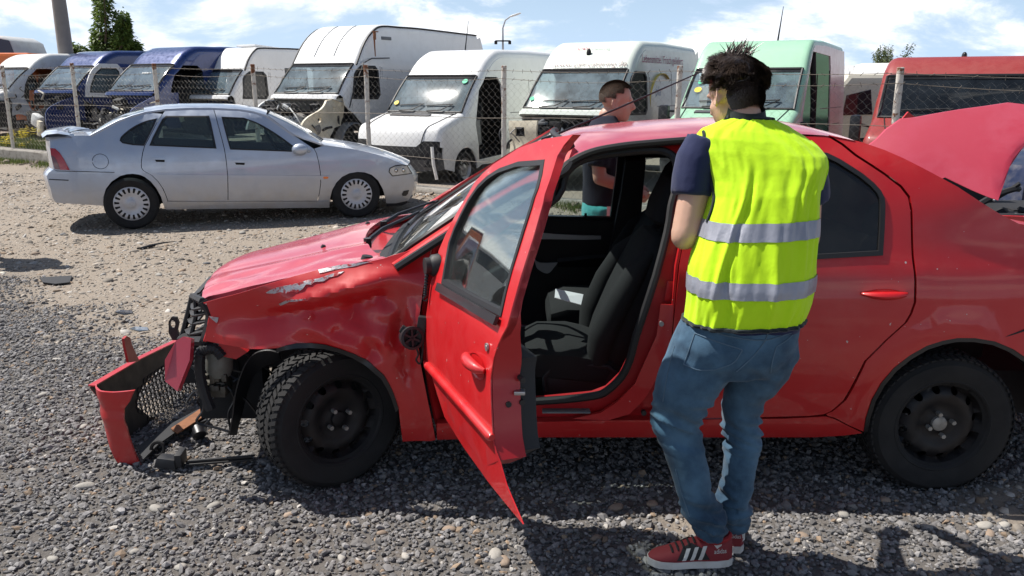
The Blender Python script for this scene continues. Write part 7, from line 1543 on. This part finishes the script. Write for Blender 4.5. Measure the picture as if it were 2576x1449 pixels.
# jeans
b = MB(); pl, rl = legpts(LEGL); pr2, rr2 = legpts(LEGR); limb(b, pl, rl, 16); limb(b, pr2, rr2, 16)
def ring_px(xl, yl, xr, yr, Y, hd): a, c = PX(xl, yl, Y), PX(xr, yr, Y); return ((a+c)/2, (c-a).normalized(), Vector((0, 1, 0)), (c-a).length, hd*2)
def loft_s(mb, secs, e=.75, n=28):
    rings = []
    for c, ax, ay, w, d in secs: rings.append([c+ax*(math.copysign(abs(math.cos(a))**e, math.cos(a))*w/2)+ay*(math.copysign(abs(math.sin(a))**e, math.sin(a))*d/2) for a in np.linspace(0, 2*math.pi, n+1)[:-1]])
    mb.grid(rings, closed=True)
    for r_ in (rings[0], rings[-1]): mb.add([sum(r_, Vector())/n]+r_, [(0, i+1, (i+1) % n+1) for i in range(n)])
loft_s(b, [ring_px(1722, 800, 2006, 796, 2.64, .125), ring_px(1706, 830, 2004, 826, 2.635, .130), ring_px(1690, 866, 1998, 850, 2.63, .135), ring_px(1675, 905, 1985, 890, 2.63, .13), ring_px(1690, 935, 1950, 930, 2.64, .11)])
kneeL, kneeR = PX(1704, 1060, 2.64), PX(1866, 1085, 2.72)
def jd(c, n):
    d = 0.0
    for kn, ank in ((kneeL, pl[-1]), (kneeR, pr2[-1])):
        side = abs(c.x-kn.x) < .13 or (c.z < .35 and abs(c.x-ank.x) < .10)
        if not side: continue
        dz = c.z-kn.z; w = math.exp(-(dz/.085)**2); q = noise.noise((c.x*5, c.y*5, kn.x*9)); q = noise.noise((c.x*6+kn.x*7, c.y*6, c.z*24+(c.x-kn.x)*7)); d += .048*w*(.32-abs(q))
        za = c.z-ank.z-.07; w2 = math.exp(-(za/.075)**2); q = noise.noise((c.x*8+ank.x*5, c.y*8, c.z*27+(c.x-ank.x)*10)); d += .048*w2*(.32-abs(q))
    d += .004*noise.noise((c.x*9, c.y*9, c.z*4.5))
    if c.z > .62: d += .014*(.3-abs(noise.noise((c.x*9, c.y*9, c.z*15+c.x*9))))*math.exp(-((c.z-.74)/.10)**2)
    return d
jeans, jb = remesh('jeans', b, .0085, 3, M['denim'], man, jd, keep=lambda c: c.z > (PX(1790, 1353, 2.61).z if c.x < .735 else PX(1850, 1330, 2.71).z)+.006*math.sin(c.x*60))
def on_surf(bvh, x, y, off=.003):
    d = ray(x, y).normalized(); h = bvh.ray_cast(Vector((0, 0, CAM_H)), d)
    return None if h[0] is None else h[0]+h[1]*(off if h[1].dot(d) < 0 else -off)
def seam(par, bvh, pts, r, mtl, name, off=.001):
    P = [on_surf(bvh, x, y, off) for x, y in cr(pts, 6)]; P = [p for p in P if p is not None]
    if len(P) > 2: MB().tube(P, r, 5).build(name, M[mtl], par, True)
for pts in ([(1934, 826), (1925, 856), (1895, 896), (1852, 935)], [(1745, 812), (1790, 832), (1840, 847), (1921, 856), (1990, 838)], [(1748, 838), (1800, 858), (1868, 880)], [(1748, 838), (1735, 875), (1720, 916)], [(1868, 880), (1845, 912), (1800, 930)], [(1720, 916), (1755, 930), (1800, 930)], [(1953, 872), (1975, 858), (1994, 842)], [(1953, 872), (1944, 905), (1938, 938)], [(1697, 870), (1680, 940), (1668, 1010)], [(1700, 1180), (1715, 1240), (1735, 1300)]):
    seam(jeans, jb, pts, .0022, 'denim_seam', 'seam')
# t-shirt
b = MB(); loft_s(b, [ring_px(1752, 832, 2000, 828, 2.64, .128), ring_px(1742, 800, 2012, 794, 2.64, .135), ring_px(1765, 650, 2035, 650, 2.68, .125), ring_px(1800, 500, 2040, 505, 2.74, .118), ring_px(1790, 400, 2045, 410, 2.79, .105), ring_px(1830, 325, 1985, 330, 2.83, .07), ring_px(1842, 292, 1930, 292, 2.85, .055)])
for sh, pts in ((shL, [(1775, 352, 2.80), (1756, 400, 2.79), (1745, 450, 2.78), (1741, 492, 2.77)]), (shR, [(2010, 390, 2.83), (2024, 430, 2.84), (2032, 470, 2.85), (2034, 505, 2.86)])):
    b.tube([PX(*p) for p in pts], [.066, .075, .074, .072], 14)
tee, tb_ = remesh('tshirt', b, .010, 3, M['navy_tee'], man, lambda c, n: .004*noise.noise((c.x*14, c.y*14, c.z*7)))
for pts in ():
    c0_, r0_ = pts; MB().tube([c0_+Vector((r0_*math.cos(a)*1.0, r0_*math.sin(a), .012*math.cos(a))) for a in np.linspace(0, 6.283, 25)[:-1]], .004, 6, closed=True).build('sleeve_hem', M['navy_tee'], tee, True)
nk = PX(1877, 288, 2.845); b = MB(); b.grid([[nk+Vector((rx_*math.cos(a), rx_*.95*math.sin(a), h_+.018*math.cos(a-1.57))) for a in np.linspace(0, 6.283, 25)[:-1]] for rx_, h_ in ((.074, -.03), (.066, .0), (.062, .022))], closed=True); b.build('collar', M['piping'], tee, True)
# vest
VR = [(1726, 803, 2008, 798, 2.63, .150), (1731, 760, 2026, 755, 2.635, .152), (1737, 712, 2038, 706, 2.64, .150), (1744, 660, 2045, 652, 2.66, .148), (1758, 600, 2049, 590, 2.685, .145), (1772, 545, 2051, 535, 2.71, .142), (1788, 490, 2055, 478, 2.735, .138), (1786, 450, 2066, 445, 2.755, .132), (1776, 415, 2075, 418, 2.77, .125), (1760, 375, 2074, 392, 2.785, .112), (1752, 342, 2052, 366, 2.80, .098), (1768, 322, 2018, 340, 2.815, .085), (1812, 305, 1978, 315, 2.835, .07), (1842, 293, 1942, 299, 2.85, .06)]
vsec = [ring_px(*r_) for r_ in VR]
def vest_pt(v, a, off=0.0):
    v = max(0, min(len(vsec)-1.001, v)); i = int(v); fr = v-i; c, ax, ay, w, d = [lerp(p, q, fr) for p, q in zip(vsec[i], vsec[i+1])]
    ca, sa = math.cos(a), math.sin(a); e = .78; p = c+ax*(math.copysign(abs(ca)**e, ca)*w/2)+ay*(math.copysign(abs(sa)**e, sa)*d/2); n_ = (ax*ca/w+ay*sa/d).normalized()
    # hanging folds, deeper towards the hem, and a few creases pulled from the shoulders
    th = a*1.0; f = 0.0
    k = smooth01((9-v)/8)
    f += .013*k*(noise.noise((math.cos(th)*3.2, math.sin(th)*3.2, v*.16))) + .008*k*noise.noise((math.cos(th)*8, math.sin(th)*8, v*.22))
    x_ = math.cos(th)
    f += .010*math.exp(-((x_+.52-.05*(v-5))/.05)**2)*smooth01((9-v)/3)*smooth01((v-.5)/2) - .008*math.exp(-((x_+.42-.05*(v-5))/.05)**2)*smooth01((9-v)/3)
    f += .008*math.exp(-((x_-.05+.02*(v-4))/.04)**2)*smooth01((6-v)/3) - .006*math.exp(-((x_-.35-.03*(v-6))/.035)**2)*smooth01((v-3)/3)*smooth01((10-v)/2)
    f += .006*noise.noise((x_*4, v*.5, 3.3))+.011*(.25-abs(noise.noise((x_*4.5+v*.22, v*.20, 11.3))))+.005*(.25-abs(noise.noise((x_*9-v*.35, v*.33, 5.3))))+.0012*noise.noise((x_*18, v*1.2, 7.3))
    return p+n_*(f+off)
AN = np.linspace(0, 2*math.pi, 181)[:-1]
vest = MB().grid([[vest_pt(v, a) for a in AN] for v in np.linspace(0, len(vsec)-1.001, 120)], closed=True).build('safety_vest', M['vest_yellow'], man, True, smooth=180, fix=False)
for (v0, v1) in ((1.62, 2.42), (4.12, 4.92)):
    MB().grid([[vest_pt(v, a, .0035) for a in AN] for v in np.linspace(v0, v1, 8)], closed=True).build('reflective_strip', M['reflective'], vest, True, smooth=180, fix=False)
MB().tube([vest_pt(0, a, .002) for a in AN], .007, 6, closed=True).build('hem_piping', M['piping'], vest, True)
MB().tube([vest_pt(len(vsec)-1.01, a, .0) for a in AN[::3]], .006, 6, closed=True).build('neck_piping', M['piping'], vest, True)
vb = BVHTree.FromPolygons([mw(vest) @ v.co for v in vest.data.vertices], [tuple(p.vertices) for p in vest.data.polygons])
seam(vest, vb, [(1770, 332), (1772, 345), (1779, 380), (1787, 430), (1795, 475), (1798, 500), (1792, 530), (1780, 560)], .0055, 'piping', 'armhole_piping', .003)
b = MB(); A = [vest_pt(v, -.25) for v in np.linspace(6.2, 10.5, 10)]; B_ = [PX(*p) for p in cr([(2056, 505, 2.74), (2072, 470, 2.73), (2082, 435, 2.735), (2078, 405, 2.75), (2064, 380, 2.77)], 3)][:10]
B_ = [PX(*p) for p in [(2054, 482, 2.72), (2064, 466, 2.72), (2074, 450, 2.72), (2080, 436, 2.725), (2082, 422, 2.73), (2080, 410, 2.74), (2074, 398, 2.75), (2066, 388, 2.76), (2058, 378, 2.77), (2050, 368, 2.78)]]
b.ribbon(A, B_, .004); b.build('shoulder_flap', M['vest_yellow'], vest, True)
# hair
def keep1(n): 
    return (n.z > -.62 and n.x < .55 and not (n.x > .15 and n.z < .15) and not (abs(n.y) > .78 and n.z < -.28 and n.x > -.25)) or n.z > .55
def flow1(n, rd):
    cw_ = Vector((-.35, -.15, .93)); d = n-cw_*n.dot(cw_); d = d.normalized() if d.length > .05 else Vector((1, 0, 0))
    jv = Vector((noise.noise(n*3.2), noise.noise(n*3.2+Vector((9, 0, 0))), noise.noise(n*3.2+Vector((0, 9, 0))))); L = .058+.022*rd.random()
    if n.z > .80 and n.x < .35: return (d*.9+jv*.7+Vector((rd.gauss(0, .09), rd.gauss(0, .09), .10+max(0, jv.z)*.5+rd.random()*.08))), L*1.1
    if n.z < -.25: return (d*.9+Vector((rd.gauss(0, .12), rd.gauss(0, .12), -.35))-n*.12), .024
    return (d+n*.06+jv*.55+Vector((rd.gauss(0, .07), rd.gauss(0, .07), -.10+rd.gauss(0, .04)))), L*(.7 if n.z < .2 else 1.0)
capm = MB(); Mx = Matrix((AX[0], AX[1], AX[2])).transposed().to_4x4(); capm.sphere(P_(-.020, 0, .036), (.098, .081, .092), 24, 16, Mx); capm.sphere(P_(-.045, 0, -.016), (.058, .058, .052), 18, 12, Mx)
cap_o, _ = remesh('hair', capm, .006, 3, M['hair_dark'], man, lambda c, n: .003*noise.noise(c*60), keep=lambda c: True)
hair_strands(cap_o, 'hair_strands', HC, AX, 1.0, 15000, None, 'hair_dark', rad=(.097, .079, .092), off=(-.018, 0, .034), keep=keep1, flow=flow1, wd=.0019)
hair_strands(cap_o, 'nape_strands', HC, AX, 1.0, 6500, None, 'hair_dark', rad=(.063, .061, .066), off=(-.046, 0, -.020), keep=lambda n: n.x < .2 and -.66 < n.z < .5, flow=lambda n, rd: (Vector((0, rd.gauss(0, .2), -1)), .020), wd=.0016)
# tuft standing up at the crown
b = MB(); rd = random.Random(3); c_ = P_(-.045, .0, .125)
for i in range(90):
    p = c_+Vector((rd.gauss(0, .020), rd.gauss(0, .02), rd.uniform(-.03, 0))); d_ = Vector((rd.gauss(.12, .35), rd.gauss(.0, .3), 1)).normalized()*rd.uniform(.035, .07); b.tube([p, p+d_*.5+Vector((.004, 0, 0)), p+d_+Vector((.016*rd.random(), 0, -.006))], [.0022, .0018, .0004], 4, cap=False)
b.build('hair_tuft', M['hair_dark'], cap_o, True, kind='stuff')
# shoes
def trainer(par, heel, toe, name='shoe', cols=('shoe_red', 'shoe_white', 'shoe_black', 'shoe_collar'), L=.295, brand=True, out=1):
    heel, toe = Vector(heel), Vector(toe); f = (toe-heel); f.z = 0; f.normalize(); s = Vector((-f.y, f.x, 0)); u = Vector((0, 0, 1)); z0 = gz(heel.x, heel.y)+.012
    Q = lambda x, y, z: Vector((heel.x, heel.y, z0))+f*(x*L)+s*y+u*z
    def plan(t): return (itp(t, [0, .06, .2, .45, .7, .86, .96, 1], [.016, .030, .036, .036, .046, .044, .028, .010]), itp(t, [0, .3, .6, .8, 1], [0, .0, .004, .008, .010])*(-out))
    ts = [0, .02, .06, .12, .2, .3, .4, .5, .6, .7, .8, .88, .94, .98, 1.0]
    hz_ = lambda t: itp(t, [0, .06, .2, .34, .46, .60, .75, .9, 1], [.098, .106, .092, .098, .096, .076, .056, .046, .030])
    b = MB()
    for z_a, z_b, k in ((.0, .027, 1.05),):
        rings = []
        for t_ in ts:
            w, c = plan(t_); rings.append([Q(t_*1.02-.01, c+k*w*y, z) for y, z in ((-1, z_a), (-1.03, (z_a+z_b)/2), (-1, z_b), (1, z_b), (1.03, (z_a+z_b)/2), (1, z_a))])
        b.grid(rings, closed=True); b.add(rings[0], [tuple(range(6))]); b.add(rings[-1], [tuple(range(6))[::-1]])
    sole = b
    b = MB(); rings = []
    for t_ in ts:
        w, c = plan(t_); h = hz_(t_); top_w = itp(t_, [0, .1, .3, .45, .7, 1], [.55, .75, .80, .62, .66, .5])
        rings.append([Q(t_, c+w*y*k_, .026+(h-.026)*z) for y, z, k_ in ((-1, 0, 1), (-1, .35, 1.03), (-1, .7, lerp(1, top_w, .45)), (-1, .93, top_w), (-.5, 1.0, top_w), (.5, 1.0, top_w), (1, .93, top_w), (1, .7, lerp(1, top_w, .45)), (1, .35, 1.03), (1, 0, 1))])
    b.grid(rings, closed=False); b.add(rings[0], [tuple(range(10))]); b.add(rings[-1], [tuple(range(10))[::-1]]); o = b.build(name, M[cols[0]], par, True, smooth=60)
    sole.build('sole', M[cols[1]], o, True, smooth=40)
    def side_pt(t_, z, sg, off=.0018):
        w, c = plan(t_); h = hz_(t_); zz = (z-.026)/(h-.026); top_w = itp(t_, [0, .1, .3, .45, .7, 1], [.55, .75, .80, .62, .66, .5]); k_ = itp(zz, [0, .35, .7, .93, 1], [1, 1.03, lerp(1, top_w, .45), top_w, top_w*.8]); return Q(t_, c+sg*(w*k_+off), z)
    def patch(ptsl, sg, mt, nm, off=.002, res=.01):
        b = MB(); b.panel(ptsl, [], lambda a, z: side_pt(a/L, z, sg, off), res); return b.build(nm, M[mt], o, True)
    for sg in (-1, 1):
        patch([(.085, .034), (.11, .075), (.15, .092), (.18, .075), (.205, .034)], sg, cols[2], 'side_panel', .0016)
        for i in range(3):
            x_ = .108+.029*i; patch([(x_+.006, .034), (x_+.020, .034), (x_+.002, .084-.005*i), (x_-.012, .086-.005*i)], sg, 'shoe_white', 'stripe', .003)
    b = MB(); c_ = Q(.22, 0, .100); b.tube([Q(.22+.19*math.cos(a), .031*math.sin(a), .098+.012*abs(math.cos(a))) for a in np.linspace(0, 6.283, 21)[:-1]], .010, 8, closed=True); b.build('collar', M[cols[3]], o, True)
    b = MB(); b.slab([Q(.40, -.022, .102), Q(.40, .022, .102), Q(.33, .026, .150), Q(.33, -.026, .150)], .012); 
    for i in range(5):
        t_ = .47+.065*i; b.tube([Q(t_, -.024, hz_(t_)), Q(t_+.01, 0, hz_(t_)+.010), Q(t_, .024, hz_(t_))], .004, 5)
    b.build('tongue', M[cols[2]], o, True)
    if brand:
        for sg in (-1, 1):
            d = 1 if sg*1 > 0 else -1
            text_on(o, 'adidas', .030, (0, 0, 0), (1, 0, 0), (0, 1, 0), 'shoe_white', 'shoe_print', ext=0, bend=(lambda a, c, sg=sg: mw(o).inverted() @ side_pt((.072-a*.62 if sg > 0 else .004+a*.62)/L, .058+c*.8, sg, .0026)))
        text_on(o, 'adidas', .024, (0, 0, 0), (1, 0, 0), (0, 1, 0), 'shoe_white', 'shoe_print', ext=0, bend=lambda a, c: mw(o).inverted() @ (Q(-.012, .0, .062+c)+s*(.034-a*.82)*1.0))
    return o
trainer(man, on_z(1836, 1421), on_z(1650, 1425)); trainer(man, on_z(1850, 1399), on_z(1850, 1399)+Vector((.04, 1, 0)))
for x, y, Y in ((1797, 1352, 2.625), (1850, 1334, 2.72)):
    p = PX(x, y, Y); MB().tube([p+Vector((.004, 0, -.03)), p+Vector((.002, 0, .012))], [.033, .033], 12).build('sock', M['shoe_white'], man, True)

# ---------------------------------------------------------------- standing figures
def stander(name, lab, pos, face, skin_, hairm, top_m, bottom_m, shoe_cols, h=1.74, shorts=True, head_yaw=0.0, strands=1800, lean=0.0, stance=.0, arm=0.0, hz=1.615):
    rt = thing(name, lab, 'person', pos); k = h/1.75; f = Vector((math.cos(face), math.sin(face), 0)); s = Vector((-f.y, f.x, 0)); g = Vector((pos[0], pos[1], gz(pos[0], pos[1])))
    Q = lambda x, y, z: g+f*(x*k)+s*(y*k)+Vector((0, 0, z*k))
    b = MB(); hf = f*math.cos(head_yaw)+s*math.sin(head_yaw)+Vector((0, 0, -.12)); hc = Q(.05+lean, 0, hz); P, ax = add_head(b, hc, hf, (0, 0, 1), k)
    limb(b, [hc+Vector((0, 0, -.07))-f*.02, Q(lean*.5, 0, 1.50), Q(-.02+lean*.3, 0, 1.42)], [.056*k, .056*k, .06*k])
    limb(b, [Q(-.02, 0, 1.44), Q(-.01, 0, 1.30), Q(0, 0, 1.12), Q(0, 0, .98)], [.06*k, .09*k, .09*k, .09*k]); limb(b, [Q(-.02, .17, 1.37), Q(-.02, 0, 1.37), Q(-.02, -.17, 1.37)], [.05*k, .06*k, .05*k])
    hands = []
    for sg in (-1, 1):
        e = Q(-.06+arm*.05, sg*.245, 1.13); w = Q(.10+arm*.12, sg*(.235-arm*.10), .93+arm*.15); limb(b, [Q(-.02, sg*.185, 1.36), Q(-.03, sg*.225, 1.26), e], [.05*k, .05*k, .042*k]); limb(b, [e, e.lerp(w, .35), w], [.042*k, .041*k, .028*k]); add_hand(b, w, (w-e).normalized()+Vector((0, 0, -.3)), s*sg, -sg, k, .6)
        x_ = stance*sg; pts = [Q(0, sg*.095, .93), Q(.01+x_*.3, sg*.10, .72), Q(.02+x_*.5, sg*.105, .50), Q(-.01+x_*.8, sg*.105, .34), Q(x_, sg*.105, .10)]; limb(b, pts, [.105*k, .082*k, .058*k, .056*k, .040*k]); hands.append(pts)
    body, _ = remesh('body', b, .009, 3, M[skin_], rt); add_eyes(body, P, ax, k)
    b = MB(); loft_s(b, [(Q(0, 0, z), s, f, w*k, d*k) for z, w, d in ((.94, .40, .27), (1.05, .38, .27), (1.18, .40, .28), (1.30, .42, .28), (1.38, .43, .24), (1.44, .36, .21), (1.475, .24, .17), (1.50, .165, .145))])
    for sg in (-1, 1): b.tube([Q(-.02, sg*.17, 1.40), Q(-.025, sg*.215, 1.31), Q(-.035, sg*.235, 1.20)], [.07*k, .074*k, .072*k], 14)
    remesh('tshirt', b, .011, 3, M[top_m], rt, lambda c, n: .006*noise.noise((c.x*9, c.y*9, c.z*6)), keep=None)
    b = MB(); loft_s(b, [(Q(0, 0, z), s, f, w*k, d*k) for z, w, d in ((1.0, .37, .26), (.92, .40, .28), (.82, .40, .28))])
    for pts in hands:
        if shorts: b.tube([pts[0], pts[1], pts[2]+Vector((0, 0, .04))], [.118*k, .112*k, .105*k], 14)
        else: limb(b, pts, [.115*k, .095*k, .072*k, .066*k, .058*k])
    sh, sb = remesh('shorts' if shorts else 'trousers', b, .011, 3, M[bottom_m], rt, lambda c, n: .007*noise.noise((c.x*10, c.y*10, c.z*7)), keep=None)
    for pts in hands: p = pts[-1]; hl = Vector((p.x, p.y, 0))-f*.07; trainer(rt, hl, hl+f, 'shoe', shoe_cols, brand=False)
    kp = lambda n: (n.z > -.45 and n.x < .48 and not (n.x > .05 and n.z < .22) and not (abs(n.y) > .75 and n.z < -.15)) or n.z > .62
    def fl(n, rd): return Vector((.8, rd.gauss(0, .2), .1))+n*.25, .010+.010*max(0, n.z)
    hair_strands(rt, 'hair', hc, ax, k, strands, None, hairm, rad=(.1005, .080, .093), keep=kp, flow=fl, wd=.0018, seed=9); return rt, sh, Q
pm = on_y(1535, 300, 5.30)
m2, sh2, Q2 = stander('person', 'man in a dark t-shirt and teal shorts standing beyond the red car, seen in profile', (pm.x-.03, 5.30, 0), R(-8), 'skin_tan', 'hair_brown', 'dark_tee', 'shorts_teal', ('shoe_black', 'shoe_white', 'shoe_black', 'shoe_black'), 1.74, True, R(-4), 9000, lean=.02, arm=.8, hz=1.585)
b = MB(); b.ribbon([Q2(.03, -.205, .95), Q2(.03, -.235, .8), Q2(.035, -.225, .56)], [Q2(.085, -.20, .95), Q2(.085, -.228, .8), Q2(.09, -.215, .56)], .006); b.build('side_stripe', M['white_paint'], sh2, True)
m3, _, _ = stander('person', 'man in navy trainers at the left edge of the yard, only a toe in view', (-5.33, 7.92, 0), R(-2), 'skin', 'hair_brown', 'dark_tee', 'navy_tee', ('shoe_navy', 'shoe_white', 'shoe_navy', 'shoe_navy'), 1.78, False, 0, 600, stance=.0)
